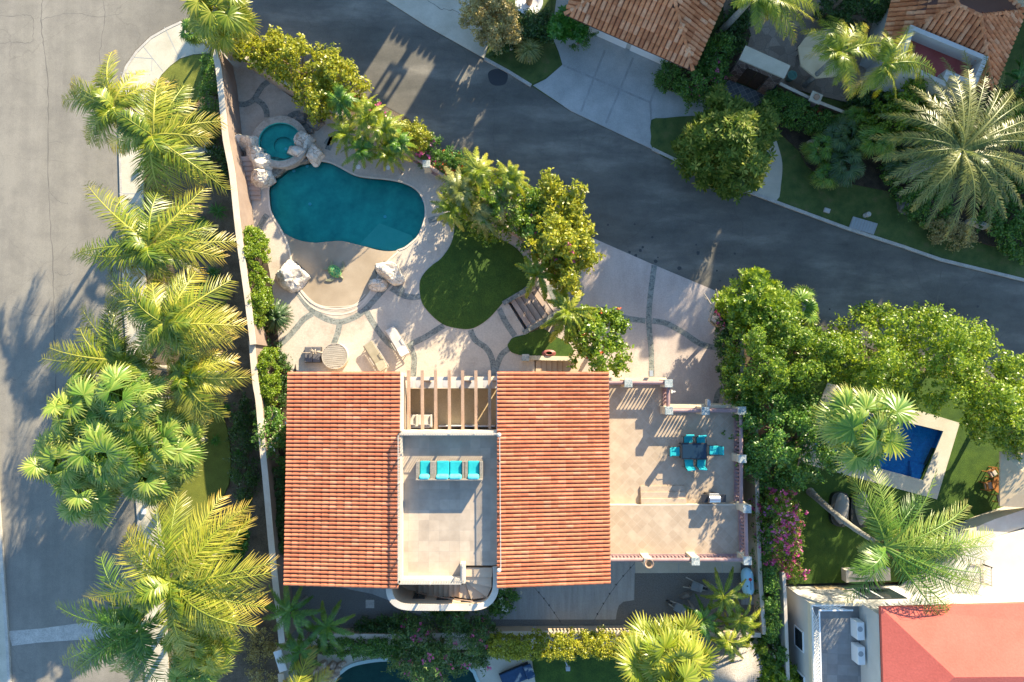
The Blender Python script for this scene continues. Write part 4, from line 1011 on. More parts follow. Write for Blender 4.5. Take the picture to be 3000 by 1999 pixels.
for x, wd in ((1229, .62), (1299, .62), (1368, .5)):
    c = P(x, 1765, 5.0); zc = 4.9 if x < 1250 else (5.35 if x < 1350 else 5.9); hh = 1.0 if x < 1250 else (.5 if x < 1350 else .25)
    f = MB(); f.box((c.x, yin+.01, zc), (wd, .03, hh)); wf = f.build('window', M['dkglass'], house)
    f = MB()
    for k in range(5): f.box((c.x-wd/2+wd*k/4, yin+.04, zc), (.025, .025, hh))
    f.box((c.x, yin+.045, zc+hh/2), (wd+.06, .03, .04)); f.build('window_bars', M['black'], wf)
# pergola over the north balcony
pg = thing('pergola', P(1315, 1180, 3.5), 'seven weathered timber pergola beams over the balcony between the tiled roofs', 'pergola')
for x in (1197, 1237, 1276, 1316, 1355, 1394, 1434):
    a = P(x, 1086, 6.0); b = P(x+1, 1263, 6.0); m2 = MB(); m2.beam(a, b, .16, .22); m2.build('beam', M['wood'], pg)
mb = MB(); a = P(1180, 1110, 5.7); b = P(1456, 1110, 5.7); mb.beam(a, b, .2, .36); mb.build('header_beam', M['stucco_top'], pg)
mb = MB()
for x in (1182, 1260, 1375, 1452): p = P(x, 1112, 4); mb.box((p.x, p.y, 2.9), (.34, .34, 5.3))
mb.build('column', M['stucco'], pg)
lg = MB(); lg.prism(xy([(1178, 1114), (1456, 1114), (1456, 1138), (1178, 1138)], 4.7), 3.5, 4.7); lg.build('ledge', M['white'], house)
mb = MB()
for x in (1186, 1218, 1258, 1297, 1337, 1376, 1416): 
    q = cr([(x, 1119), (x+8, 1117), (x+24, 1117), (x+24, 1135), (x+8, 1135), (x, 1133)], 3); mb.prism(xy(q, 4.7), 4.7, 4.708, walls=False)
mb.build('ledge_patches', plain('ledge_grey', (.42, .42, .44), .6), house)  # flat grey rounded patches along the ledge top
MB().prism(xy([(1179, 1139), (1455, 1139), (1455, 1268), (1179, 1268)], 3.5), 3.5, 3.512, walls=False).build('balcony_floor', mottled('warm_plaster_floor', (.50, .38, .22), (.58, .46, .30), 1, 30), house)
mb = MB(); a = P(1300, 1254, 4.2)
mb.wall(PL([(1285, 1250), (1450, 1250)], 4.4), .06, 3.5, 4.4); mb.build('balcony_screen', M['whitepaint'], house)
def armchair_white(loc, rz, label):
    t = thing('armchair', (0, 0, 0), label, 'armchair')
    m = MB(); m.box((0, 0, .2), (.7, .7, .3)); m.box((-.39, 0, .32), (.1, .7, .55)); m.box((.39, 0, .32), (.1, .7, .55)); m.box((0, -.36, .45), (.86, .1, .8)); m.build('frame', M['white'], t, bevel=.02)
    m = MB(); m.box((0, .03, .40), (.66, .62, .14)); m.build('seat_cushion', M['cushion'], t, bevel=.04)
    m = MB(); m.box((0, -.27, .62), (.64, .14, .42)); m.build('back_cushion', M['cushion'], t, bevel=.04)
    t.location = loc; t.rotation_euler = (0, 0, rz); return t
armchair_white(P(1204, 1232, 3.52), 0, 'pale armchair in the corner under the pergola next to the left tiled roof')
armchair_white(P(1246, 1232, 3.52), 0, 'pale armchair under the pergola, second from the left tiled roof')
# roof terrace seating
def sofa(n, w_, label, name, loc, group=None):
    t = thing(name, (0, 0, 0), label, 'armchair' if n == 1 else 'sofa', group)
    m = MB(); m.box((0, 0, .17), (w_, .92, .22)); m.build('base', M['wicker'], t, bevel=.015)
    for s in (-1, 1): m = MB(); m.box((s*(w_/2-.09), 0, .32), (.18, .98, .64)); m.build('arm', M['wicker'], t, bevel=.02)
    m = MB(); m.box((0, -.46, .46), (w_-.04, .08, .86)); m.build('back_frame', M['wicker'], t, bevel=.02)
    iw = (w_-.36)/n
    for k in range(n):
        x = -(w_-.36)/2+iw*(k+.5)
        m = MB(); m.box((x, .09, .38), (iw-.02, .78, .18)); m.build('seat_cushion', M['teal'], t, bevel=.06)
        m = MB(); m.box((x, -.32, .68), (iw-.03, .22, .50), 0, .18); m.build('back_cushion', M['teal_lit'], t, bevel=.09)
    t.location = loc; return t
sofa(1, .93, 'wicker armchair with teal cushions, left of the teal sofa on the roof terrace', 'armchair', P(1246, 1377, TZ+.3)-Vector((0, 0, .29)))
sofa(2, 1.74, 'two-seat wicker sofa with teal cushions on the roof terrace', 'sofa', P(1317, 1377, TZ+.3)-Vector((0, 0, .29)))
sofa(1, 1.0, 'wicker armchair with teal cushions, right of the teal sofa on the roof terrace', 'armchair', P(1388, 1377, TZ+.3)-Vector((0, 0, .29)))
# ------------------------------------------------------------------ east terrace
tn = [(1770, 1122), (1959, 1122), (1959, 1204), (2173, 1204), (2173, 1478)]
ts = [(2187, 1494), (2190, 1643), (1770, 1643)]
TN = PL(tn, 4.1); TS = PL(ts, 4.55)
et = thing('terrace_wing', Vector((12, -10, 0)), 'raised tan tiled terrace wing beside the right tiled roof', 'terrace')
A = [TN[0]+Vector((0, .3, 0)), TN[1]+Vector((.12, .3, 0)), TN[2]+Vector((.12, .3, 0)), TN[3]+Vector((.12, .3, 0)), TN[4]+Vector((.12, 0, 0))]
yE = P(2000, 1480, 3.5).y
B = [Vector((TS[0].x+.12, yE, 0)), TS[1]+Vector((.12, -.12, 0)), TS[2]+Vector((0, -.12, 0))]
mb = MB(); pl = [(p.x, p.y) for p in A[:4]]+[(A[4].x, yE-.2)]+[(TN[0].x, yE-.2)]
mb.prism(pl, .0, FT-.012); mb.prism([(TN[0].x, yE)]+[(p.x, p.y) for p in B], .0, 3.5); mb.build('wall', M['cream'], et)
ins = [(TN[0].x, TN[0].y), (TN[1].x, TN[1].y), (TN[2].x, TN[2].y), (TN[3].x, TN[3].y), (TN[4].x, yE), (TN[0].x, yE)]
MB().prism(ins, FT, FT, walls=False).build('lower_floor', M['terrtile'], et)
MB().prism([(TN[0].x, yE), (B[0].x-.1, yE), (B[1].x-.1, B[1].y+.12), (B[2].x, B[2].y+.12)], 3.506, 3.506, walls=False).build('upper_floor', M['terrtile'], et)
mb = MB(); mb.wall([(TN[0].x, yE), (B[0].x, yE)], .07, 3.5, 3.515); mb.build('edge_strip', M['stucco_top'], et)
for i, (y0, y1, z) in enumerate(((1425, 1444, 3.2), (1443, 1463, 3.3), (1462, 1482, 3.4))):
    m = MB(); m.prism(xy([(1876+i, y0), (2006+i*2, y0), (2007+i*2, y1), (1877+i, y1)], z), FT, z+.01); m.build('step', M['terrtile'], et)
def balprof(h): return [(.055, 0), (.055, .04), (.03, .07), (.035, .1), (.075, .28*h/.75), (.06, .42*h/.75), (.03, .58*h/.75), (.028, h-.1), (.05, h-.06), (.055, h)]
BM = {}
def balustrade(name, label, runs, z0, posts, mat, h=.82, sp=.21, rr=.115, pw=.42, ph=1.15, skip_ends=.3):
    c = runs[0][0]; t = thing(name, Vector((c.x, c.y, z0)), label, 'balustrade')
    key = round(h, 2)
    if key not in BM:
        m = MB(); m.lathe((0, 0, 0), balprof(h-.12), 10); o = m.build('baluster', M['pinkwall'], None, True); BM[key] = o.data; bpy.data.objects.remove(o)
    for a, b in runs:
        a = Vector((a.x, a.y, 0)); b = Vector((b.x, b.y, 0)); L_ = (b-a).length; d = (b-a)/L_
        m = MB(); m.wall([a, b], .24, z0, z0+.10); m.build('plinth', M['pinkwall'], t)
        m = MB(); m.tube([a+Vector((0, 0, z0+h+.06)), b+Vector((0, 0, z0+h+.06))], rr, 12); m.build('handrail', mat, t, True)
        n = int((L_-skip_ends)/sp)
        for i in range(n):
            p = a+d*(skip_ends/2+(i+.5)*(L_-skip_ends)/n)
            if any((Vector((q.x, q.y, 0))-p).length < pw*.62 for q, _ in posts): continue
            o = bpy.data.objects.new('baluster', BM[key]); scene.collection.objects.link(o); o.parent = t
            o.location = Vector((p.x, p.y, z0+.1))-ORG[t.name]; ORG[o.name] = ORG[t.name]
    for q, mt in posts:
        m = MB(); m.box((q.x, q.y, z0+ph/2-.03), (pw, pw, ph-.06)); m.box((q.x, q.y, z0+.06), (pw+.06, pw+.06, .12)); po = m.build('post', mt, t)
        m = MB(); m.box((q.x, q.y, z0+ph), (pw+.04, pw+.04, .07)); m.build('post_cap', M['capstone'], po, bevel=.01)
    return t
pc = lambda x, y, z: P(x, y, z+1.15)
cre = M['cream']
balustrade('balustrade', 'plum-railed balustrade round the lower terrace with the teal dining set', [(TN[0], TN[1]), (TN[1], TN[2]), (TN[2], TN[3]), (TN[3], Vector((TN[4].x, yE+.15, 0)))], FT,
           [(pc(1841, 1124, FT), cre), (pc(1959, 1124, FT), cre), (pc(1960, 1204, FT), cre), (pc(2067, 1205, FT), cre), (pc(2174, 1204, FT), cre), (pc(2175, 1345, FT), cre)], M['pinkwall'])
balustrade('balustrade', 'plum-railed balustrade round the upper terrace above the gravel yard', [(TS[0], TS[1]), (TS[1], TS[2])], 3.5,
           [(pc(2189, 1492, 3.5), cre), (pc(2190, 1644, 3.5), cre), (pc(2038, 1645, 3.5), cre), (P(1896, 1645, 4.4), cre)], M['pinkwall'])
balustrade('balustrade', 'short rosy balustrade between the palm bed and the road behind the pool', [(P(1187, 442, 1.85), P(1310, 522, 1.85))], DK, [(P(1249, 481, 2.05), cre)], mottled('rosy_rail', (.40, .27, .22), (.50, .36, .30), 2, 30))
# pot on post
p = P(1898, 1648, 4.72); mb = MB(); mb.lathe(p, [(.12, 0), (.20, .12), (.235, .3), (.26, .36), (.235, .37), (.20, .33), (.001, .31)], 16)
pt = thing('plant_pot', p, 'round clay pot of dry soil standing on the south balustrade post', 'pot'); mb.build('pot', M['clay'], pt, True)
MB().lathe(p, [(.001, .30), (.20, .30), (.15, .33), (.001, .34)], 12).build('soil', M['mulch'], pt)
# wall lanterns
for i, (x, y, lb) in enumerate(((1904, 1095, 'small grey lantern on the ledge of the lower terrace'), (2071, 1182, 'tall grey fitting behind the middle balustrade post'))):
    p = P(x, y, 3.3); m = MB(); m.box((p.x, p.y, 3.4), (.12, .26+.2*i, .5)); m.box((p.x, p.y, 3.67), (.2, .34, .06)); single(m, 'wall_lantern', M['greybox'], lb, 'lantern', P(x, y, 3.15))
mb = MB(); p = P(1973, 1148, 2.9); mb.box((p.x, p.y, 2.9), (.22, .08, .06)); mb.box((p.x-.1, p.y, 2.9), (.05, .2, .14)); single(mb, 'wall_lamp', M['whitepaint'], 'small white bracket lamp beside the terrace corner above the driveway', 'lamp', p)
# dining set
tb = thing('dining_table', P(2034, 1322, FT), 'dark glass-topped dining table among the teal chairs', 'table')
c = P(2034, 1323, FT+.74); rz = math.radians(-1)
mb = MB(); mb.box((c.x, c.y, c.z-.03), (1.50, .96, .05), rz); mb.build('frame', M['black'], tb, bevel=.01)
mb = MB(); mb.box((c.x, c.y, c.z+.003), (1.36, .82, .02), rz); mb.build('glass_top', plain('navy_glass', (.012, .03, .055), .12), tb)
for sx in (-1, 1):
    for sy in (-1, 1): m = MB(); m.box((c.x+sx*.66, c.y+sy*.40, FT+.35), (.06, .06, .70)); m.build('leg', M['black'], tb)
def dchair():
    t = thing('dining_chair', (0, 0, 0), 'x', 'chair', None)
    for sx in (-1, 1):
        for sy in (-1, 1): m = MB(); m.tube([(sx*.25, sy*.24, .42), (sx*.27, sy*.28, 0)], .016, 6); m.build('leg', M['black'], t)
        m = MB(); m.tube([(sx*.27, .26, .42), (sx*.29, .24, .64), (sx*.29, -.1, .66), (sx*.27, -.30, .60), (sx*.25, -.34, .9)], .016, 6); m.build('arm', M['black'], t)
    m = MB(); m.box((0, 0, .42), (.54, .54, .03)); m.tube([(-.25, -.26, .42), (-.25, -.40, .95), (.25, -.40, .95), (.25, -.26, .42)], .016, 6); m.build('frame', M['black'], t)
    m = MB(); m.box((0, .01, .475), (.52, .54, .09)); m.build('seat_cushion', M['teal'], t, bevel=.04)
    m = MB(); m.box((0, -.33, .74), (.50, .10, .52), 0, .25); m.build('back_cushion', M['teal'], t, bevel=.045)
    return t
d0 = dchair()
ds = [((2016, 1294), 180, 'teal dining chair on the far side of the dark table, left one'), ((2053, 1296), 183, 'teal dining chair on the far side of the dark table, right one'),
      ((2018, 1356), 6, 'teal dining chair on the near side of the dark table, left one'), ((2054, 1354), -4, 'teal dining chair on the near side of the dark table, right one'),
      ((1978, 1324), -90, 'teal dining chair at the table end nearest the house roof'), ((2092, 1320), 90, 'teal dining chair at the table end nearest the balustrade')]
for i, (px, rz, lb) in enumerate(ds):
    o = d0 if i == 0 else copy_tree(d0); o.location = P(px[0], px[1], FT+.5)-Vector((0, 0, .49)); o.rotation_euler = (0, 0, math.radians(rz)); o['label'] = lb; o['group'] = 'teal chairs round the dining table'
# grill
g = thing('gas_grill', P(2091, 1462, FT), 'steel-hooded gas grill with dark side shelves on the terrace', 'grill'); c = P(2091, 1461, FT+.9)
m = MB(); m.box((c.x, c.y, FT+.45), (.62, .48, .85)); m.build('cabinet', M['black'], g, bevel=.02)
m = MB(); m.tube([(c.x-.31, c.y-.02, FT+.98), (c.x+.31, c.y-.02, FT+.98)], .24, 16); m.build('hood', M['steel'], g, True)
m = MB(); m.beam((c.x-.27, c.y+.27, FT+1.0), (c.x+.27, c.y+.27, FT+1.0), .03, .03); m.build('handle', M['whitepaint'], g)
for s in (-1, 1): m = MB(); m.box((c.x+s*.52, c.y, FT+.88), (.40, .44, .04)); m.build('side_shelf', M['black'], g, bevel=.01)
# ------------------------------------------------------------------ pool side furniture
def lounger(cm):
    t = thing('sun_lounger', (0, 0, 0), 'x', 'sun lounger')
    m = MB()
    for s in (-1, 1): m.beam((s*.33, -1.0, .34), (s*.33, .95, .34), .04, .05)
    m.beam((-.33, -1.0, .34), (.33, -1.0, .34), .04, .05); m.beam((-.33, .95, .34), (.33, .95, .34), .04, .05)
    for k in range(12): m.beam((-.32, -.9+k*.15, .35), (.32, -.9+k*.15, .35), .05, .012)
    m.build('frame', M['rail'], t)
    for sx in (-1, 1):
        for y in (-.85, .75): m = MB(); m.box((sx*.33, y, .17), (.045, .045, .34)); m.build('leg', M['rail'], t)
        m = MB(); m.beam((sx*.37, -.15, .56), (sx*.37, .40, .56), .05, .025); m.beam((sx*.36, -.1, .34), (sx*.37, -.1, .56), .03, .03); m.build('arm', M['rail'], t)
    m = MB(); m.box((0, -.33, .41), (.60, 1.32, .07)); m.build('mattress', cm, t, bevel=.03)
    m = MB(); m.beam((0, .33, .42), (0, .98, .86), .60, .07); m.build('backrest', cm, t, bevel=.03)
    m = MB(); m.beam((0, .86, .84), (0, 1.0, .93), .5, .1); m.build('pillow', cm, t, bevel=.03)
    return t
def putl(cm, px, a, lb):
    o = lounger(cm); o.location = P(px[0], px[1], DK+.3)-Vector((0, 0, .29)); o.rotation_euler = (0, 0, a); o['label'] = lb; o['group'] = 'sun loungers on the pool deck'; return o
a1 = math.atan2(-(1045-965), 1195-1145)-math.pi/2
putl(M['cushion'], (1166, 1003), a1, 'sun lounger with pale grey cushion, nearer the oval lawn')
putl(M['olivecush'], (1103, 1046), a1+.02, 'sun lounger with olive beige cushion, nearer the tiled roof')
p = P(981, 1044, DK+.5); fp = thing('fire_pit', P(979, 1046, DK), 'round fire pit under a slatted timber lid on the pool deck', 'fire pit')
m = MB(); m.lathe((p.x, p.y, DK), [(.76, 0), (.80, .06), (.80, .46), (.80, .5), (.001, .5)], 40); m.build('bowl', M['stucco_top'], fp, True)
m = MB(); rr = .77
for k in range(13):
    y0 = -rr+2*rr*k/13+.012; y1 = -rr+2*rr*(k+1)/13-.012; yy = max(abs(y0), abs(y1)); hx = math.sqrt(max(.02, rr*rr-yy*yy)); a = math.radians(5)
    q = [Vector((x, y)) for x, y in ((-hx, y0), (hx, y0), (hx, y1), (-hx, y1))]; q = [(p.x+v.x*math.cos(a)-v.y*math.sin(a), p.y+v.x*math.sin(a)+v.y*math.cos(a)) for v in q]
    m.prism(q, DK+.50, DK+.545, bottom=True)
m.build('slatted_lid', mottled('silver_timber', (.30, .27, .23), (.50, .46, .40), 3, 30, stretch=(.5, 8, 1)), fp)
m = MB(); m.wall([(p.x+.775*math.cos(k*.1309), p.y+.775*math.sin(k*.1309)) for k in range(48)], .04, DK+.49, DK+.56, closed=True); m.build('rim', M['rail'], fp)
p = P(916, 1040, DK+.3); ot = thing('ottoman', P(916, 1040, DK), 'square charcoal cushioned ottoman beside the round fire pit', 'ottoman')
m = MB(); m.box((p.x, p.y, DK+.14), (1.02, .98, .24)); m.build('base', M['dkwicker'], ot, bevel=.02)
for k in (-1, 1): m = MB(); m.box((p.x+k*.25, p.y, DK+.31), (.48, .94, .12)); m.build('cushion', plain('charcoal_cushion', (.10, .10, .115), .8), ot, bevel=.04)
m = MB(); q = lambda x, y, z: P(x, y, z)
m.tube([q(882, 1034, DK+.5), q(905, 1035, DK+.55), q(920, 1031, DK+.62), q(945, 1035, DK+.6)], [.02, .04, .06, .03], 7)
for k, (x, y) in enumerate(((908, 1026), (915, 1040), (925, 1024), (938, 1029), (930, 1040), (945, 1032), (912, 1023))): m.tube([q(920, 1032, DK+.55), q((920+x)/2, (1032+y)/2, DK+.66), q(x, y, DK+.5)], [.05, .04, .015], 6)
single(m, 'driftwood', M['driftwood'], 'pale forked driftwood branch lying across the square ottoman', 'driftwood', P(920, 1032, DK+.4), smooth=True)
for x, y, lb in ((1050, 490, 'round white skimmer lid on the deck nearer the spa'), (1137, 492, 'round white skimmer lid on the deck nearer the balustrade')):
    m = MB(); m.lathe(P(x, y, DK), [(.001, 0), (.15, 0), (.15, .02), (.12, .028), (.12, .02), (.04, .02), (.03, .03), (.001, .03)], 20); single(m, 'skimmer_lid', M['whitepaint'], lb, 'pool lid', P(x, y, DK))
# turtle figure resting on the beach entry
tz = .875; c = P(981, 796, tz); tu = thing('turtle_statue', c, 'green sea turtle statue swimming over the sandy beach entry', 'statue')
ha = math.radians(-42); U = Vector((math.cos(ha), math.sin(ha), 0)); W = Vector((-U.y, U.x, 0))
m = MB(); m.lathe(c, [(.40, 0), (.41, .03), (.36, .10), (.24, .16), (.001, .19)], 24, 1.18, .86, ha); m.build('shell', cell_mat('turtle_shell', (.02, .20, .07), (.07, .38, .13), (.55, .55, .14), 7, .09), tu, True)
sk = cell_mat('turtle_skin', (.16, .17, .09), (.26, .25, .15), (.34, .32, .22), 22, .1)
def flip(pts, nm):
    m = MB(); w_ = [c+U*a*1.3+W*b*1.3 for a, b in cr(pts, 3)]; m.prism([(p.x, p.y) for p in w_], tz-.01, tz+.045, bottom=True); m.build(nm, sk, tu, bevel=.01)
flip([(.18, .22), (.26, .30), (.20, .48), (.02, .62), (-.06, .60), (.06, .44), (.08, .26)], 'flipper'); flip([(.18, -.22), (.26, -.30), (.20, -.48), (.02, -.62), (-.06, -.60), (.06, -.44), (.08, -.26)], 'flipper')
flip([(-.28, .12), (-.36, .24), (-.50, .30), (-.46, .18), (-.36, .04)], 'flipper'); flip([(-.28, -.12), (-.36, -.24), (-.50, -.30), (-.46, -.18), (-.36, -.04)], 'flipper')
m = MB(); m.lathe(c+U*.58, [(.10, 0), (.11, .04), (.06, .09), (.001, .10)], 12, 1.35, .8, ha); m.build('head', sk, tu, True)
# spa
SC = P(821, 417, 1.42); spa = thing('spa', P(821, 417, DK), 'round teal hot tub ringed with stone above the pool', 'spa')
rs = 1.22; ring = [(SC.x+rs*1.08*math.cos(a), SC.y+rs*math.sin(a)) for a in [k*2*math.pi/48 for k in range(48)]]
m = MB(); m.wall([(SC.x+(x-SC.x)*1.18, SC.y+(y-SC.y)*1.18) for x, y in ring], .42, DK, 1.5, closed=True); m.build('coping', mottled('spa_stone', (.36, .30, .24), (.58, .50, .41), 3, 14, finew=.3), spa)
m = MB(); m.prism(ring, .92, .93, walls=False); m.wall(ring, .05, .92, 1.46, closed=True); m.build('basin', M['basin'], spa)
m = MB(); ir = [(SC.x+(x-SC.x)*.86, SC.y+(y-SC.y)*.86) for x, y in ring]; we = [(SC.x+.1+(x-SC.x)*.46, SC.y-.12+(y-SC.y)*.46) for x, y in ring]; m.prism(ring, .93, 1.12, holes=[we]); m.build('bench', M['basin'], spa)
m = MB(); m.lathe((SC.x+.22, SC.y-.28, .935), [(.001, 0), (.10, 0), (.10, .03), (.001, .04)], 12); m.build('spa_light', MATS['pale_blue_fitting'], spa)
struct('spa_water', MB().prism([(SC.x+(x-SC.x)*.985, SC.y+(y-SC.y)*.985) for x, y in ring], 1.38, 1.385, walls=False), M['water'])
m = MB(); m.prism(xy(cr([(790, 474), (805, 462), (840, 468), (868, 452), (880, 460), (905, 474), (875, 482), (840, 496), (808, 520), (796, 500)], 3), 1.0), .3, 1.15); m.build('spillway', M['spill'], spa)
rocks('rock_formation', 'pale sculpted rock cascade between the boundary wall and the spa', [(694, 421, 42, 28, .9, .1), (738, 424, 34, 28, 1.0, 0), (752, 455, 30, 34, 1.0, .4), (770, 488, 34, 32, 1.0, .2), (772, 524, 36, 34, .9, .3)], cat='rocks')
rocks('rock_formation', 'pale angular rocks on the right rim of the spa', [(892, 416, 30, 34, .85, .5), (876, 446, 34, 20, .8, .2), (924, 452, 24, 32, .8, .1)], cat='rocks')
rocks('rock_formation', 'grey shaded boulders behind the spa at the palm bed edge', [(885, 352, 26, 18, .5, .3), (922, 365, 26, 20, .55, -.2), (935, 340, 18, 12, .4, 0), (905, 385, 16, 10, .35, 0)], M['greyrock'], cat='rocks')
rocks('boulder', 'pale craggy boulder left of the beach entry', [(855, 808, 46, 52, .95, .3)])
rocks('boulder', 'large pale white boulder right of the beach entry', [(1140, 793, 46, 32, .9, -.2), (1154, 815, 30, 20, .55, 0)])
rocks('boulder', 'small low white boulder in front of the larger white one', [(1108, 833, 32, 18, .5, -.15)])
steps_ = thing('garden_steps', P(735, 520, DK), 'shaded stairs rising along the boundary wall beside the rock cascade', 'steps')
m = MB()
for i in range(9): y = 470+i*13; m.prism(xy([(708, y), (765, y), (765, y+13), (710, y+13)], DK), DK, DK+.13*(9-i)*.6+.02)
m.build('treads', M['steps'], steps_)
# ------------------------------------------------------------------ neighbour houses
def wallbox(mb, pts, z0, z1): mb.prism([(p.x, p.y) for p in pts], z0, z1)
# north house with garage
EN, RN = 3.3, 5.3
nh = thing('house', P(1900, 40, 0), 'neighbour house with old terracotta hip roof over a double garage, top of the grey driveway', 'house')
e0, e1 = P(1655, 42, EN), P(2029, 207, EN); e = (e1-e0).normalized(); nn_ = Vector((-e.y, e.x, 0)); 
hw = (e1-e0).length/2; ap = e0+e*hw+nn_*hw; ap.z = RN; back = nn_*.01
ap2 = ap+back; e2 = e1+nn_*(2*hw)+back; e3 = e0+nn_*(2*hw)+back
faces = [[e0, e1, ap], [e1, e2, ap2, ap], [e3, e0, ap, ap2]]
mb = MB()
for f in faces: deck_poly(mb, f, .15)
r = mb.build('roof', dark_pan2, nh)
mb = MB()
for i, f in enumerate(faces): tile_roof(mb, f, .30, .50, seed=40+i)
mb.build('barrel_tiles', M['tile_old'], r)
mb = MB()
for a, b in ((e0, ap), (e1, ap), (ap, ap2)): hipcaps(mb, a, b)
mb.build('hip_caps', M['tile_old'], r)
ii = [e0+e*.5+nn_*1.3, e1-e*.5+nn_*1.3, e2-e*.5, e3+e*.5]
mb = MB(); wallbox(mb, ii, 0, EN-.1); mb.build('wall', M['white'], nh)
for k in range(2):
    a = e0+e*(1.3+k*3.1)+nn_*1.26; b = a+e*2.8; m = MB(); m.wall([a, b], .06, .1, 2.5); m.build('garage_door', M['whitepaint'], nh)
# far north-east house
EF, RF = 3.6, 5.6
fh = thing('house', P(2800, 60, 0), 'neighbour house with terracotta hip roof and a red-floored white parapet balcony, top right corner', 'house')
c0, c1, c2 = P(2585, 122, EF), P(2907, 264, EF), P(2999, 34, EF)
A1, A2 = P(2806, 17, RF), P(2871, 48, RF)
d = (c0-c1).normalized(); up_ = (c2-c1)
c3 = c0+(c2-c1)+ (c2-c1).normalized()*3; B0 = P(2770, -60, RF)
fcs = [[c0, c1, A2, A1], [c1, c2, A2], [c2, P(2940, -20, EF), P(2790, -70, EF), A1, A2], [P(2640, -110, EF), c0, A1, P(2780, -30, RF)]]
BALC = [(2671, 83), (2886, 172), (2853, 249), (2776, 214), (2764, 246), (2697, 214), (2640, 185)]
bw = xy(BALC, 4.7)
def inb(p): return bool(pip(np.array([[p.x, p.y]]), bw)[0])
mb = MB()
for f in fcs[1:]: deck_poly(mb, f, .15)
zc = lambda p: p
# front face is cut round the balcony: build it as three pieces beside it
fr = fcs[0]; na = (fr[1]-fr[0]).cross(fr[3]-fr[0]).normalized()
def onp(x, y):
    d_ = fr[0].dot(na); return Vector((x, y, (d_-na.x*x-na.y*y)/na.z))
l1 = Vector((*bw[0], 0)); l2 = Vector((*bw[1], 0)); l3 = Vector((*bw[2], 0))
deck_poly(mb, [onp(l1.x, l1.y), onp(l2.x, l2.y), A2, A1], .12); deck_poly(mb, [onp(l3.x, l3.y), fr[1], A2, onp(l2.x, l2.y)], .12); deck_poly(mb, [fr[0], onp(l1.x, l1.y), A1], .12)
r = mb.build('roof', dark_pan2, fh)
mb = MB()
for i, f in enumerate(fcs): tile_roof(mb, f, .30, .50, seed=60+i, skip=inb if i == 0 else None)
mb.build('barrel_tiles', M['tile_old'], r)
mb = MB()
for a, b in ((c1, A2), (A2, A1), (A2, c2), (A1, c0), (A1, P(2780, -30, RF))): hipcaps(mb, a, b)
mb.build('hip_caps', M['tile_old'], r)
hb = [c0.lerp(A1, .12), c1.lerp(A2, .1), c2.lerp(A2, .15), P(2940, -40, 3), P(2660, -100, 3)]
mb = MB(); wallbox(mb, hb, 0, 3.3); mb.build('wall', M['white'], fh)
mb = MB(); mb.prism(bw, 0, 3.9); mb.build('balcony_floor', M['redfloor'], fh)
mb = MB(); mb.wall([Vector((*p, 0)) for p in bw], .28, 0, 4.75, closed=True); mb.build('parapet', M['white'], fh)
# stone gate
gt = thing('stone_gate', P(2200, 230, 0), 'rubble stone entrance gate with a pale flat top and dark double doors', 'gate')
q = PL([(2185, 134), (2316, 193), (2298, 230), (2166, 174)], 3.0); mb = MB(); mb.prism([(p.x, p.y) for p in q], 2.88, 3.0, bottom=True); mb.build('cap_slab', M['conc'], gt)
f0, f1 = q[3], q[2]; b0, b1 = q[0], q[1]; ex = (f1-f0).normalized(); ey = (b0-f0).normalized()
mb = MB(); Wd = (f1-f0).length; Dp = (b0-f0).length
for x0, x1 in ((.05, .75), (Wd-.75, Wd-.05)):
    pts = [f0+ex*x0+ey*.1, f0+ex*x1+ey*.1, f0+ex*x1+ey*(Dp-.1), f0+ex*x0+ey*(Dp-.1)]; wallbox(mb, pts, 0, 2.88)
wallbox(mb, [f0+ex*.75+ey*.1, f0+ex*(Wd-.75)+ey*.1, f0+ex*(Wd-.75)+ey*(Dp-.1), f0+ex*.75+ey*(Dp-.1)], 2.3, 2.88)
mb.build('stone_wall', M['rubble'], gt)
for k in range(2):
    a = f0+ex*(.78+k*(Wd-1.56)/2)+ey*.25; b = a+ex*((Wd-1.56)/2-.03); m = MB(); m.wall([a, b], .06, .05, 2.3); m.build('door', mottled('dark_door%d' % k, (.03, .02, .015), (.06, .04, .03), 5, 30), gt)
for i, (x, y, lb) in enumerate(((2160, 222, 'blue glazed globe pot left of the stone gate'), (2250, 258, 'blue glazed globe pot right of the stone gate'))):
    m = MB(); p = P(x, y, .15); m.lathe(p, [(.16, 0), (.34, .18), (.40, .42), (.30, .66), (.20, .74), (.24, .8), (.001, .72)], 16); single(m, 'glazed_pot', M['cobalt'], lb, 'pot', p, smooth=True)
m = MB(); p = P(2309, 234, .15); m.lathe(p, [(.16, 0), (.22, .1), (.28, .6), (.31, .68), (.26, .68), (.22, .5), (.001, .45)], 18); single(m, 'glazed_pot', M['celadon'], 'pale green glazed urn behind the right end of the stone gate', 'pot', p, smooth=True)
lp = thing('lantern_pillar', P(2388, 288, 0), 'square pale pillar with a round clay lantern on top, on the thin brick wall', 'pillar'); p = P(2390, 287, 1.7)
m = MB(); m.box((p.x, p.y, .82), (.52, .52, 1.64), -.42); m.build('shaft', M['rubble'], lp); m = MB(); m.box((p.x, p.y, 1.69), (.72, .66, .10), -.42); m.build('cap', M['conc'], lp)
m = MB(); m.lathe((p.x, p.y, 1.74), [(.17, 0), (.18, .12), (.10, .22), (.001, .25)], 14); m.build('lantern', M['clay'], lp, True)
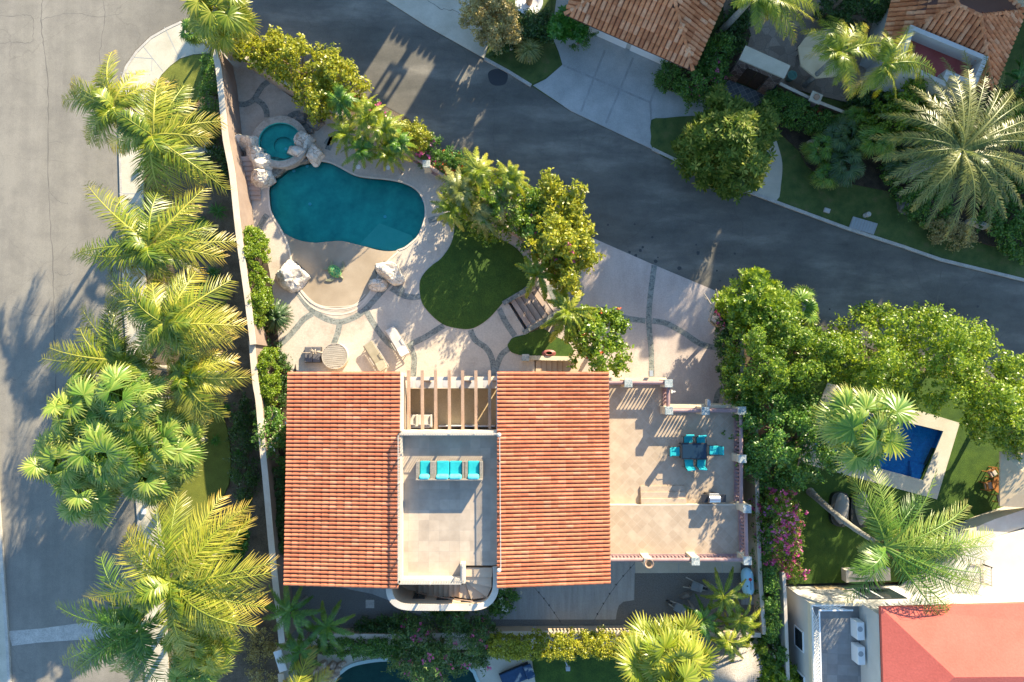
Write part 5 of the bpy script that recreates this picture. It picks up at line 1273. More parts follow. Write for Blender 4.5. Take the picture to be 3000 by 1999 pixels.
def umbrella(name, label, px, z, r, n, rot, mat, tiers=1, tilt=0):
    c = P(*px, z); t = thing(name, Vector((c.x, c.y, .1)), label, 'umbrella')
    m = MB(); m.tube([(c.x, c.y, .1), (c.x, c.y, z)], .03, 8); m.build('pole', M['rail'], t)
    for k in range(tiers):
        ro = r*(1-.42*k); zz = z-.55+.22*k+.02*k; rim = [(c.x+ro*math.cos(rot+2*math.pi*i/n), c.y+ro*math.sin(rot+2*math.pi*i/n), zz) for i in range(n)]
        top = (c.x, c.y, z+.08*k); low = [(x, y, z_-.12) for x, y, z_ in rim]
        m = MB(); m.add([top]+rim+low, [(0, 1+i, 1+(i+1) % n) for i in range(n)]+[(1+i, n+1+i, n+1+(i+1) % n, 1+(i+1) % n) for i in range(n)]); m.build('canopy', mat, t)
    m = MB()
    for i in range(n): m.beam((c.x, c.y, z-.05), (c.x+r*math.cos(rot+2*math.pi*i/n), c.y+r*math.sin(rot+2*math.pi*i/n), z-.6), .03, .02)
    m.build('rib', M['rail'], t); return t
umbrella('patio_umbrella', 'large eight-sided beige umbrella behind the drooping palm', (2424, 146), 2.9, 1.62, 8, .5, M['canvas'], 3)
m = MB(); p = P(2424, 150, .14); m.lathe((p.x, p.y, .14), [(.3, 0), (.05, .05), (.05, .68), (.65, .70), (.65, .74), (.001, .74)], 20); single(m, 'patio_table', M['dkwicker'], 'round dark table under the eight-sided beige umbrella', 'table', p)
ch = thing('patio_chair', P(2342, 160, .14), 'dark slatted chair left of the eight-sided beige umbrella', 'chair'); p = P(2343, 158, .14)
m = MB(); m.box((p.x, p.y, .58), (.5, .5, .04), .3); m.build('seat', M['black'], ch); m = MB(); m.box((p.x-.26, p.y, .82), (.05, .5, .46), .3); m.build('backrest', M['black'], ch)
for sx in (-1, 1):
    for sy in (-1, 1): m = MB(); m.box((p.x+sx*.21, p.y+sy*.21, .35), (.04, .04, .42)); m.build('leg', M['black'], ch)
# fountain bowl at the top edge
ft = thing('fountain', P(1550, 12, .1), 'round white fountain bowl at the top edge behind the dark shrubs', 'fountain'); p = P(1550, 8, .6)
m = MB(); m.lathe((p.x, p.y, .1), [(.5, 0), (.5, .3), (.85, .5), (.9, .6), (.72, .6), (.6, .5), (.001, .45)], 28); m.build('bowl', M['whitepaint'], ft, True)
m = MB(); m.lathe((p.x, p.y, .1), [(.2, .45), (.24, 1.1), (.3, 1.3), (.001, 1.45)], 14); m.build('urn', M['clay'], ft, True)
m = MB(); p = P(1432, 98, .1); m.box((p.x, p.y, .45), (.7, .45, .8), -.5); m.box((p.x, p.y, .87), (.78, .52, .05), -.5); single(m, 'utility_cabinet', M['cushion'], 'low pale cabinet under the tan-leaved tree by the pavement', 'cabinet', P(1432, 98, .07))
# utility covers
m = MB(); q = PL([(2500, 635), (2572, 656), (2560, 688), (2488, 667)], .15); m.prism([(p.x, p.y) for p in q], .05, .15)
uv = thing('utility_vault', P(2530, 661, .05), 'large grey ribbed utility vault cover on the kerb edge', 'vault cover'); m.build('cover', M['greybox'], uv)
m = MB()
for k in range(9): 
    t = k/8; a = q[0].lerp(q[1], .04+.92*t); b = q[3].lerp(q[2], .04+.92*t); m.beam((a.x, a.y, .155), (b.x, b.y, .155), .035, .02)
m.build('rib', M['slab'], uv)
m = MB(); p = P(2422, 618, .12); m.box((p.x, p.y, .14), (.38, .28, .14), -.3); m.box((p.x, p.y, .22), (.3, .2, .03), -.3); single(m, 'utility_box', M['cushion'], 'small pale square cover on the dark grass by the curving kerb', 'utility cover', P(2422, 618, .05))
m = MB(); p = P(2541, 630, .1); m.lathe((p.x, p.y, .08), [(.17, 0), (.17, .2), (.14, .24), (.001, .25)], 16); m.lathe((p.x-.15, p.y-.05, .05), [(.14, 0), (.14, .12), (.001, .13)], 16); single(m, 'utility_pipe', M['kerb'], 'pale round capped pipe just above the ribbed vault cover', 'pipe', P(2541, 630, .05))
m = MB(); p = P(2005, 415, .15); a = P(1987, 434, .2); b = P(2010, 408, .35); m.beam(a, b, .10, .03); m.beam(P(1990, 433, .18), P(2006, 405, .3), .03, .02); single(m, 'garden_ornament', M['whitepaint'], 'slim pale metal garden marker lying beside the big leafy tree', 'ornament', a)
rocks('boulder', 'large grey boulder under the huge feathery palm', [(2658, 590, 30, 34, .7, .2)], M['greyrock'], z=.1)
rocks('boulder', 'tan boulder half hidden between the spiky fan plants', [(2382, 425, 17, 16, .4, 0)], M['rock'], z=.1)
rocks('boulder', 'small rounded tan boulder in the driveway corner by the wall', [(2150, 1164, 12, 9, .25, 0)], M['rock'], z=.05)
rocks('boulder', 'tan boulder beside the spiky cycad on the corner lawn', [(1500, 138, 15, 9, .35, .4)], M['rock'], z=.1)
m = MB(); w_ = PL([(2845, 648), (2900, 668), (2905, 660), (2850, 638)], .8); m.prism([(p.x, p.y) for p in w_], 0, .8); single(m, 'garden_sign_wall', M['white'], 'small white and brown sign wall half hidden under the huge feathery palm', 'sign', P(2870, 655, 0))
# ------------------------------------------------------------------ white house, bottom right
WH = thing('house', P(2700, 1850, .5), 'white stuccoed house with coral red roof and side balcony, bottom right corner', 'house')
x0 = P(2374, 1769, 3.7); x1 = P(2581, 1781, 5.7); yN0 = x0.y; yN1 = x1.y
m = MB(); m.prism([(x0.x, -60), (x1.x, -60), (x1.x, yN0), (x0.x, yN0)], 0, 3.3); m.prism([(x1.x, -60), (60, -60), (60, yN0+.6), (x1.x, yN0-.05)], 0, 5.5); m.build('wall', M['white'], WH)
m = MB(); m.prism([(x0.x+.03, -60), (x1.x, -60), (x1.x, yN0-.03), (x0.x+.03, yN0-.03)], 3.3, 3.32, walls=False); m.build('balcony_floor', M['greytile'], WH)
m = MB(); m.wall([(x0.x+.08, -60), (x0.x+.08, yN0-.08), (x1.x, yN0-.08)], .16, 3.3, 3.7); m.build('parapet', M['cream'], WH)
m = MB()
def lattice(a, b, z0, z1):
    a = Vector((a[0], a[1], 0)); b = Vector((b[0], b[1], 0)); L_ = (b-a).length; d = (b-a)/L_
    for zz in (z0, z1): m.beam((a.x, a.y, zz), (b.x, b.y, zz), .07, .06)
    n = int(L_/.22)
    for i in range(n):
        p = a+d*(i*.22); 
        for s in (0, 1):
            q0 = p+d*(.9*s); q1 = p+d*(.9*(1-s)); 
            if 0 <= (q0-a).dot(d) <= L_ and 0 <= (q1-a).dot(d) <= L_: m.beam((q0.x, q0.y, z0), (q1.x, q1.y, z1), .022, .022)
lattice((x0.x+.1, -42), (x0.x+.1, yN0-.1), 3.7, 4.6); lattice((x0.x+.1, yN0-.1), (x1.x-1.0, yN0-.1), 3.7, 4.6); m.build('railing', M['whitepaint'], WH)
r0 = Vector((x1.x, yN1, 5.7)); apx = P(2797, 1985, 6.7); e1_ = Vector((58, yN1+.9, 5.7))
far = Vector((58, apx.y, 6.7)); sw = Vector((x1.x, 2*apx.y-yN1, 5.7)); se = Vector((58, 2*apx.y-yN1, 5.7))
m = MB()
for f in ([r0, e1_, far, apx], [sw, r0, apx], [sw, apx, far, se]): deck_poly(m, f, .25)
m.build('roof', M['redroof'], WH)
m = MB(); 
for a, b, c in ((P(2958, 1905, 6.1), P(2982, 1855, 6.05), P(3003, 1862, 6.05)), (P(2885, 1975, 6.5), P(2900, 1942, 6.4), P(2914, 1948, 6.4))): m.tube([a, b, c], .03, 5)
m.build('roof_seam', plain('dark_red', (.25, .03, .03), .7), WH)
yf = yN0
for cx, wd, zc, hh, kx in ((P(2600, 1720, 2.2).x, 1.5, 2.0, 1.9, 0), (P(2545, 1720, 2.2).x, .9, 2.0, 1.9, 0)):
    m = MB(); m.box((cx, yf+.02, zc), (wd, .05, hh)); wn = m.build('window', M['dkglass'], WH)
    m = MB(); m.beam((cx-wd/2, yf+.05, zc-hh/2), (cx-wd/2, yf+.05, zc+hh/2), .05, .05); m.beam((cx+wd/2, yf+.05, zc-hh/2), (cx+wd/2, yf+.05, zc+hh/2), .05, .05); m.build('frame', M['whitepaint'], wn)
for yy in (1870, 2000):
    p = P(2352, yy, 2.0); m = MB(); m.box((x0.x-.02, p.y, 2.1), (.05, 1.1, 1.1)); wn = m.build('window', M['dkglass'], WH)
    m = MB()
    for s in (-1, 1): m.box((x0.x-.03, p.y+s*.58, 2.1), (.08, .07, 1.2)); m.box((x0.x-.03, p.y, 2.1+s*.58), (.08, 1.2, .07))
    m.build('frame', M['whitepaint'], wn)
m = MB(); m.prism(xy([(2392, 1725), (2470, 1723), (2482, 1732), (2400, 1738)], 1.0), .5, 1.0); single(m, 'wall_bench', MATS['warm_plaster_floor'], 'narrow tan ledge at the foot of the white house wall', 'ledge', P(2436, 1730, .5))
m = MB(); m.prism(xy([(2478, 1672), (2608, 1666), (2610, 1702), (2480, 1708)], 1.1), .5, 1.1); single(m, 'planter_box', M['stucco_top'], 'long pale masonry planter in front of the white house windows', 'planter', P(2545, 1690, .5))
tr_ = thing('white_terrace', P(2900, 1660, .5), 'bright white raised terrace with curved stone ledge, right edge', 'terrace')
m = MB(); m.prism(xy(cr([(2660, 1755), (2760, 1690), (2840, 1612), (2920, 1580), (3000, 1556), (3200, 1500)], 3, False)+[(3300, 1790), (2660, 1790)], 2.2), .5, 2.2); m.build('slab', M['white'], tr_)
m = MB(); lw = PL(cr([(2815, 1600), (2860, 1575), (2930, 1545), (3000, 1522), (3200, 1450)], 3, False), 2.0); m.wall(lw, 1.0, .5, 1.9); m.build('stone_ledge', M['stucco_top'], tr_)
m = MB(); a, b = P(2853, 1660, 2.2), P(2888, 1700, 2.2)
for p_, q_ in (((2853, 1656), (2887, 1657)), ((2887, 1657), (2888, 1710))): rail_run(m, P(*p_, 2.5), P(*q_, 2.5), 2.2, 3.0, .16)
m.build('railing', M['rail'], tr_)
for i, (x, y) in enumerate(((2520, 1846), (2522, 1918))):
    t = thing('air_conditioner', P(x-8, y, 3.32), ('white air conditioning unit on the side balcony nearer the lattice corner', 'white air conditioning unit on the side balcony nearer the bottom edge')[i], 'air conditioner'); p = P(x-4, y, 3.9)
    m = MB(); m.box((p.x, p.y, 3.75), (.42, 1.0, .80)); m.build('casing', M['whitepaint'], t, bevel=.03)
    m = MB(); m.lathe((p.x-.05, p.y+.12, 4.155), [(.001, 0), (.15, 0), (.15, .01), (.001, .012)], 16); m.build('fan_grille', M['greybox'], t)
    m = MB(); m.tube([(p.x+.2, p.y-.3, 3.9), (p.x+.5, p.y-.5, 3.6), (p.x+.3, p.y-.7, 3.4)], .03, 6); m.build('hose', M['whitepaint'], t)
for x, y, r_, lb in ((2292, 1796, .26, 'round white vent dish by the narrow side passage'), (2288, 1748, .16, 'small white pipe fitting above the round vent dish')):
    p = P(x, y, 1.2); m = MB(); m.lathe((p.x, p.y, .3), [(r_*.5, 0), (r_, .8), (r_, .95), (r_*.8, .95), (r_*.6, .85), (.001, .85)], 18); single(m, 'vent_dish', M['whitepaint'], lb, 'vent', (p.x, p.y, .3), smooth=True)
for x, y, lb in ((2283, 1690, 'tall white planter under the bougainvillea, left one'), (2305, 1682, 'tall white planter under the bougainvillea, right one')):
    p = P(x, y, 1.5); m = MB(); m.lathe((p.x, p.y, .5), [(.16, 0), (.30, 1.0), (.32, 1.05), (.27, 1.05), (.24, .9), (.001, .9)], 18); single(m, 'tall_planter', M['cushion'], lb, 'planter', (p.x, p.y, .5), smooth=True)
# garden furniture by the rectangular pool
dt = thing('garden_table', P(2937, 1419, .5), 'round orange teak table half under the square beige umbrella', 'table'); p = P(2937, 1419, 1.25)
m = MB(); m.lathe((p.x, p.y, 1.21), [(.62, 0), (.62, .04), (.001, .04)], 32); m.build('tabletop', M['teak'], dt)
for k in range(4): a = k*1.57+.6; m = MB(); m.box((p.x+.4*math.cos(a), p.y+.4*math.sin(a), .86), (.06, .06, .7)); m.build('leg', M['teak'], dt)
def tchair():
    t = thing('garden_chair', (0, 0, 0), 'x', 'chair')
    m = MB(); m.box((0, 0, .42), (.5, .48, .04)); m.build('seat_frame', M['teak'], t)
    m = MB(); m.box((0, .01, .47), (.44, .44, .06)); m.build('cushion', M['cushion'], t, bevel=.02)
    m = MB(); m.box((0, -.27, .70), (.5, .04, .10)); m.box((0, -.29, .86), (.5, .04, .08)); m.box((-.22, -.28, .68), (.04, .04, .46)); m.box((.22, -.28, .68), (.04, .04, .46)); m.build('backrest', M['teak'], t)
    for s in (-1, 1):
        m = MB(); m.box((s*.26, -.02, .64), (.05, .5, .03)); m.build('armrest', M['teak'], t)
        for y in (-.22, .2): m = MB(); m.box((s*.25, y, .21), (.045, .045, .42)); m.build('leg', M['teak'], t)
    return t
g0 = tchair()
for i, (x, y, lb) in enumerate(((2908, 1386, 'teak chair with pale cushion, upper left of the round teak table'), (2896, 1424, 'teak chair with pale cushion, directly left of the round teak table'), (2934, 1461, 'teak chair with pale cushion, below the round teak table'), (2946, 1374, 'teak chair mostly under the square umbrella, above the round teak table'))):
    o = g0 if i == 0 else copy_tree(g0); q = P(x, y, .98); o.location = (q.x, q.y, .5); o.rotation_euler = (0, 0, math.atan2(p.y-q.y, p.x-q.x)-math.pi/2); o['label'] = lb; o['group'] = 'teak chairs round the garden table'
umbrella('patio_umbrella', 'large square beige umbrella over the teak table at the right edge', (3030, 1412), 3.2, 2.3, 4, math.radians(42), M['canvas'])
for i, (x, y, lb) in enumerate(((2462, 1494, 'covered garden lounger in grey fabric, left of the pair by the leaning palm'), (2520, 1496, 'covered garden lounger in grey fabric, right of the pair by the leaning palm'))):
    t = thing('covered_lounger', P(x, y, .5), lb, 'covered lounger'); p = P(x, y, .9)
    m = MB(); m.prism([(p.x+a, p.y+b) for a, b in cr([(-.45, -.9), (.4, -1.0), (.55, 0), (.5, .95), (-.35, .95), (-.55, 0)], 3)], .5, .85); m.build('base', M['black'], t)
    m = MB(); rock_into(m, (p.x+.1, p.y-.02, .92), .42, 1.0, .32, 7+i, -.12, sub=3, amp=.08); m.build('fabric_cover', plain('grey_cover', (.30, .28, .26), .8), t, True)
# gas tank and yard clutter
gk = thing('gas_tank', P(2190, 1706, DK), 'pale blue cylindrical gas tank lying on a concrete pad', 'gas tank'); a, b = P(2187, 1664, 1.75), P(2193, 1746, 1.75)
m = MB(); m.prism(xy([(2172, 1748), (2217, 1748), (2218, 1772), (2172, 1772)], DK+.1), DK, DK+.12); m.build('concrete_pad', M['slab'], gk)
d_ = (b-a).normalized(); prof = []; 
m = MB(); m.tube([a-d_*.0, a+d_*.06, a+d_*.2, a+d_*.4, b-d_*.4, b-d_*.2, b-d_*.06, b], [.08, .2, .31, .36, .36, .31, .2, .08], 24); m.build('shell', M['tank'], gk, True)
m = MB(); q = a.lerp(b, .36); m.lathe((q.x+.05, q.y, 2.08), [(.09, 0), (.09, .09), (.001, .1)], 12); m.build('valve_cap', M['redpaint'], gk)
m = MB(); m.box((q.x-.12, q.y-.4, 2.1), (.07, .07, .04)); m.tube([(q.x+.05, q.y, 2.12), (q.x+.08, q.y-.3, 2.16), (q.x+.08, q.y-.62, 2.13), (q.x+.16, q.y-.66, 2.0)], .015, 5); m.build('gas_pipe', M['black'], gk)
def barrow(px, rz, lb):
    t = thing('wheelbarrow', (0, 0, 0), lb, 'wheelbarrow')
    m = MB()
    for s in (-1, 1): m.beam((s*.30, -.75, .42), (s*.10, .65, .30), .05, .05)
    m.build('handle', M['rail'], t)
    m = MB(); v = [(-.28, -.35, .62), (.28, -.35, .62), (.24, .35, .60), (-.24, .35, .60), (-.2, -.2, .38), (.2, -.2, .38), (.16, .2, .36), (-.16, .2, .36)]; m.add(v, [(4, 5, 6, 7), (0, 1, 5, 4), (1, 2, 6, 5), (2, 3, 7, 6), (3, 0, 4, 7)]); m.build('tray', M['greybox'], t)
    m = MB(); m.tube([(-.04, .62, .2), (.04, .62, .2)], .2, 16); m.build('wheel', M['black'], t)
    m = MB(); [m.box((s*.2, -.25, .2), (.04, .04, .4)) for s in (-1, 1)]; m.build('leg', M['rail'], t)
    t.location = P(*px, DK); t.rotation_euler = (0, 0, rz)
barrow((2034, 1712), -1.9, 'old grey wheelbarrow on the gravel nearer the terrace wall')
barrow((1985, 1775), 1.1, 'tipped grey wheelbarrow on the gravel beside the small palms')
rocks('boulder', 'low brown rock on the gravel between the wheelbarrows', [(2008, 1745, 18, 10, .3, .4)], M['greyrock'], z=DK)
rocks('boulder', 'pale rock in the dark round bed at the slab corner', [(1858, 1805, 14, 10, .3, .2)], M['greyrock'], z=DK)
m = MB(); p = P(1565, 1840, DK+.1); m.lathe(p, [(.10, 0), (.13, .15), (.10, .2), (.001, .2)], 12); single(m, 'path_light', M['greybox'], 'small round grey path light on the gravel near the bottom hedge', 'light', p)
def wire(a, b, za, zb, label, nb=6):
    A_, B_ = P(*a, za), P(*b, zb); t = thing('string_light', A_, label, 'string light'); pts = []
    for i in range(25): k = i/24; q = A_.lerp(B_, k); q.z -= .5*math.sin(math.pi*k); pts.append(q)
    MB().tube(pts, .012, 5).build('cable', M['black'], t); m = MB()
    for i in range(nb): q = pts[int((i+.5)*24/nb)]; m.lathe((q.x, q.y, q.z-.12), [(.01, 0), (.05, .04), (.04, .12), (.001, .13)], 8)
    m.build('bulb', M['black'], t)
wire((1859, 1652), (1742, 1816), 3.3, 2.0, 'dark string light slung from the terrace corner over the concrete slab'); wire((1556, 1712), (1648, 1832), 3.5, 2.0, 'dark string light slung from the right roof eave to the bottom hedge')
# bottom neighbour: sun bed, rocks, thatch
sb = thing('sun_bed', P(1515, 1975, .55), 'navy cushioned sun bed on pale paving at the bottom edge', 'sun bed'); c = P(1512, 1982, .9)
m = MB(); a = math.radians(22)
m.box((c.x, c.y, .72), (1.9, .95, .06), a); m.build('frame', M['black'], sb); m = MB(); m.box((c.x-.15, c.y-.05, .83), (1.5, .85, .14), a); m.build('mattress', M['navy'], sb, bevel=.04)
m = MB(); q = c+Vector((.85*math.cos(a), .85*math.sin(a), 0)); m.box((q.x, q.y, 1.0), (.5, .85, .12), a, 0); m.build('backrest', M['navy'], sb, bevel=.04)
m = MB(); [m.box((c.x+s*.8*math.cos(a), c.y+s*.8*math.sin(a), .6), (.06, .8, .2), a) for s in (-1, 1)]; m.build('leg', M['black'], sb)
rocks('rock_pile', 'heap of tan flat rocks at the dark green pool edge', [(945, 1950, 16, 13, .35, 0), (975, 1948, 14, 10, .3, .5), (990, 1960, 12, 9, .28, .2), (925, 1965, 15, 12, .4, .3), (958, 1972, 17, 12, .4, .8), (935, 1990, 18, 13, .4, 0), (968, 1992, 14, 11, .3, .2), (905, 1985, 14, 12, .4, .6), (1000, 1945, 12, 8, .25, 0), (985, 1978, 12, 10, .28, 0)], M['rockpath'], cat='rocks', z=.5)
m = MB(); p = P(2150, 1990, 3.4); m.lathe((p.x, p.y, 0), [(1.75, 2.3), (1.7, 2.45), (1.1, 3.0), (.35, 3.55), (.001, 3.7)], 40)
pa = thing('palapa', Vector((p.x, p.y, .3)), 'round grey thatched palapa roof at the bottom edge', 'palapa'); m.build('thatch_roof', M['thatch'], pa, True)
rng = np.random.default_rng(5); n = 1500; th = rng.uniform(0, 6.28, n); tt = rng.uniform(.1, 1, n)
r0_ = 1.8*tt; zz = 3.75-1.42*tt; Dx = np.cos(th); Dy = np.sin(th); Lq = .4
C0 = np.stack([p.x+Dx*r0_, p.y+Dy*r0_, zz], 1); C1 = C0+np.stack([Dx*Lq, Dy*Lq, -np.full(n, .22)], 1); S_ = np.stack([-Dy, Dx, 0*Dx], 1)*.035
npmesh('thatch_fringe', np.stack([C0-S_, C0+S_, C1+S_*.4, C1-S_*.4], 1).reshape(-1, 3), np.arange(n*4).reshape(-1, 4), M['thatch'], pa)
m = MB(); m.tube([(p.x, p.y, .3), (p.x, p.y, 3.5)], .1, 8); m.build('post', M['bark'], pa)
m = MB(); a, b = P(1654, 1928, 2.4), P(1664, 1960, 2.4); m.beam(a, b, .08, .08); m.box((b.x, b.y, 2.35), (.25, .25, .2)); m.tube([a, (a.x, a.y, .5)], .05, 6); single(m, 'garden_lamp', M['greybox'], 'thin grey garden lamp arm over the bottom lawn', 'lamp', (a.x, a.y, .5))
# west verge bits
m = MB(); p = P(613, 431, .5); m.prism([(p.x+a, p.y+b) for a, b in cr([(-.28, -.24), (.28, -.24), (.30, .24), (-.26, .26)], 4)], .06, .5)
pl_ = thing('planter_tub', P(613, 431, .06), 'square white-rimmed planter tub on the palm verge', 'planter'); m.build('tub', M['whitepaint'], pl_); m = MB(); m.prism([(p.x+a, p.y+b) for a, b in cr([(-.2, -.17), (.2, -.17), (.22, .17), (-.19, .18)], 4)], .5, .506, walls=False); m.build('soil', M['mulch'], pl_)
m = MB(); m.prism(xy([(543, 424), (590, 430), (600, 445), (585, 458), (560, 448)], .45), .06, .45); single(m, 'stone_bench', M['kerb'], 'low pale stone ledge beside the planter tub on the palm verge', 'bench', P(570, 440, .06))
m = MB(); p = P(419, 1500, .3); m.box((p.x, p.y, .22), (.2, .32, .2)); m.box((p.x, p.y, .33), (.16, .28, .03)); single(m, 'meter_box', M['whitepaint'], 'small white meter box on the pavement by the fan palms', 'box', P(419, 1500, .12))
m = MB(); p = P(492, 247, 2.4); m.tube([(p.x, p.y, .1), (p.x, p.y, 2.3)], .04, 8); m.lathe((p.x, p.y, 2.3), [(.04, 0), (.16, .06), (.17, .25), (.05, .36), (.001, .4)], 12); single(m, 'garden_lamp', M['black'], 'short black lamp post on the corner lawn behind the palm fronds', 'lamp', P(492, 247, .14))
# ------------------------------------------------------------------ houses beyond the frame whose shade lies over the side road
TS_ = Vector((.52, .855, 0)).normalized(); TANE = math.tan(SUN_EL)
def bh(label, A_, B_, h, depth=8, roof=True):
    t = thing('house', ((A_+B_)/2).xy.to_3d(), label, 'house'); d = (B_-A_).normalized(); n_ = Vector((-d.y, d.x, 0)); n_ = n_ if n_.y > 0 else -n_
    z = lambda p, q: Vector((p.x, p.y, q))
    m = MB(); wallbox(m, [A_+n_*.05, B_+n_*.05, B_+n_*depth, A_+n_*depth], 0, h-.15); m.build('wall', M['cream'], t)
    e_ = [z(A_, h), z(B_, h), z(B_+n_*depth/2, h+.5), z(A_+n_*depth/2, h+.5)]; f_ = [z(B_+n_*depth, h), z(A_+n_*depth, h), e_[3], e_[2]]
    m = MB(); deck_poly(m, e_, .1); deck_poly(m, f_, .1); r_ = m.build('roof', MATS['old_terracotta_tile'], t)
    m = MB(); tile_roof(m, e_, .42, .5, seed=9); m.build('barrel_tiles', M['tile_old'], r_)
    return t
S0 = 6/TANE; g = lambda x, y: P(x, y, 0)+TS_*S0
fd = (g(1290, 170)-g(1165, 100)).normalized()
bh('tall cream house beyond the top edge, left of the low roof with the lantern', g(1095, 90)-fd*9.9, g(1092, 88), 9.2)
bh('narrow cream tower beyond the top edge beside the low roof with the lantern', g(1108, 96), g(1146, 98), 9.2, 2.0)
lowh = bh('low cream house with a lantern on its roof, beyond the top edge', g(1150, 93), g(1293, 171), 6.0, 6)
bh('narrow tall cream house beyond the top edge, right of the low roof with the lantern', g(1297, 173), g(1297, 173)+fd*1.5, 9.2)
lb_ = g(1216, 124); dx_ = (P(1410, 450)-P(1285, 400)).normalized()
m = MB(); m.box((lb_.x, lb_.y, 6.35), (.3, .3, .9)); 
r1 = math.atan2(dx_.y, dx_.x)
m.box((lb_.x, lb_.y, 6.9), (1.25, .3, .16), r1); m.box((lb_.x, lb_.y, 7.85), (1.25, .3, .16), r1)
for s in (-.55, 0, .55): m.box((lb_.x+dx_.x*s, lb_.y+dx_.y*s, 7.37), (.16 if s else .34, .3, .9), r1)
m.build('chimney', M['cream'], lowh)
bh('wide cream house beyond the top edge behind the garage house', P(1890, -275, 0), P(2560, -85, 0), 9.6)
bh('wide cream house beyond the top right corner', P(2620, -68, 0), P(3058, 50, 0), 9.8)
bh('wide cream house far beyond the top right corner', P(3096, 60, 0), P(3700, 230, 0), 9.8)
# ------------------------------------------------------------------ palms along the west street
GW = 'palms along the west street'
C1 = M['coco']
palm('coconut_palm', 'coconut palm leaning over the street, topmost of the roadside palms', (340, 315), 6.5, [(183, 293), (208, 240), (232, 281), (328, 153), (298, 196), (425, 208), (440, 250), (262, 425), (287, 430), (250, 405), (366, 404), (410, 300), (205, 262), (285, 225)], C1, seed=11, group=GW, ll=0.82, sweep=-.1, bright=.6)
palm('coconut_palm', 'coconut palm right beside the topmost roadside palm', (445, 398), 6.8, [(464, 234), (540, 251), (500, 240), (651, 355), (612, 408), (664, 557), (640, 520), (527, 591), (481, 608), (421, 570), (315, 425), (352, 440), (402, 340), (560, 300), (430, 260), (450, 560), (590, 540)], C1, seed=12, group=GW, ll=0.95, bright=.6)
palm('coconut_palm', 'coconut palm whose frond almost touches the wall beside the top of the box hedge', (436, 722), 6.8, [(255, 540), (213, 749), (286, 776), (689, 708), (655, 757), (570, 600), (472, 544), (598, 553), (566, 787), (506, 830), (464, 838), (400, 810), (360, 800), (340, 625), (345, 580), (620, 660), (232, 740), (395, 640)], C1, seed=13, group=GW, ll=0.95, bright=.62)
palm('coconut_palm', 'largest pale-fronded coconut palm in the middle of the roadside row', (481, 948), 7.2, [(315, 804), (310, 855), (583, 783), (676, 821), (715, 957), (680, 1000), (600, 1047), (425, 1034), (380, 940), (400, 1038), (570, 1060), (362, 813), (447, 820), (640, 1010), (530, 810), (690, 930), (420, 870), (500, 1060)], C1, seed=14, group=GW, ll=1.03, bright=.68)
palm('coconut_palm', 'coconut palm with orange-tipped fronds reaching furthest over the street', (355, 1062), 6.0, [(123, 1051), (145, 1020), (238, 902), (234, 960), (298, 940), (315, 876), (345, 880), (468, 1072), (519, 1170), (464, 1149), (204, 1080), (375, 985), (180, 1075), (290, 1110), (400, 1000)], C1, seed=15, group=GW, ll=0.87, bright=.55, sweep=-.1)
palm('coconut_palm', 'yellow-tipped coconut palm at the wall beside the lower box hedge', (542, 1098), 6.2, [(693, 1055), (732, 1106), (672, 1140), (655, 1178), (655, 1225), (604, 1238), (519, 1170), (489, 1068), (600, 1045), (527, 1190), (570, 1010), (640, 1030), (540, 1170), (705, 1125)], C1, seed=16, group=GW, ll=0.92, bright=.8)
palm('coconut_palm', 'big yellow-green coconut palm next to the bottom of the tiled roof', (502, 1704), 7.4, [(521, 1455), (650, 1453), (726, 1484), (698, 1570), (803, 1647), (774, 1742), (774, 1780), (750, 1838), (554, 1828), (549, 1924), (363, 1594), (406, 1556), (459, 1489), (258, 1752), (735, 1520), (790, 1680), (600, 1850), (420, 1700), (650, 1810), (370, 1560), (680, 1850), (690, 1500)], C1, seed=17, group=GW, ll=1.08, bright=.78, nl=44)
palm('coconut_palm', 'darker coconut palm over the concrete road gutter at the bottom left', (411, 1838), 5.2, [(167, 1776), (296, 1632), (182, 1938), (210, 1976), (411, 1995), (463, 1995), (502, 1885), (335, 1967), (234, 1776), (430, 1752), (270, 1940), (350, 1760), (380, 1990), (225, 1960), (290, 1800)], M['deepfrond'], seed=18, group=GW, ll=0.95, bright=.6)
palm('coconut_palm', 'yellow-orange palm tips rising from the bottom edge below the small palms', (850, 2060), 4.0, [(912, 1897), (965, 1965), (990, 1995), (835, 1995), (900, 1990), (700, 2040), (860, 2200)], C1, seed=19, ll=0.92, bright=1.0, extra=2, nl=46)
fp_ = [((250, 1190), 5.6, 1.7, 'fan palm crown, upper left of the roadside fan cluster'), ((385, 1170), 5.9, 1.8, 'fan palm crown, upper right of the roadside fan cluster'), ((190, 1340), 5.2, 1.7, 'fan palm crown overhanging the street furthest left'),
       ((335, 1320), 5.8, 1.8, 'fan palm crown in the middle of the roadside fan cluster'), ((480, 1310), 5.4, 1.7, 'fan palm crown nearest the olive lawn in the fan cluster'), ((265, 1435), 4.8, 1.5, 'lowest fan palm crown of the roadside fan cluster'), ((445, 1400), 4.9, 1.25, 'small fan palm crown between the cluster and the pavement')]
for i, (c, z, R, lb) in enumerate(fp_): fan_palm('fan_palm', lb, c, z, R*1.25, 36, M['fan'], seed=30+i, L=1.0, group='fan palms clustered at the west kerb', r0=.16, v=(.25, 1))
fan_palm('fan_palm', 'yellow-edged fan palm at the very top over the corner pavement', (645, 35), 6.0, 2.1, 40, M['queen'], base=(640, 90), seed=41, L=.95, skirt=6)
fan_palm('fan_palm', 'small dark fan palm beside the wall tip on the corner pavement', (570, 95), 2.0, .9, 16, M['deepfrond'], seed=42, L=.5, ground=.1, r0=.08)
fan_palm('fan_palm', 'frayed fan palm behind the big yellow palm at the bottom left', (600, 1870), 5.0, 2.2, 42, M['queen'], seed=43, L=.85, skirt=14)
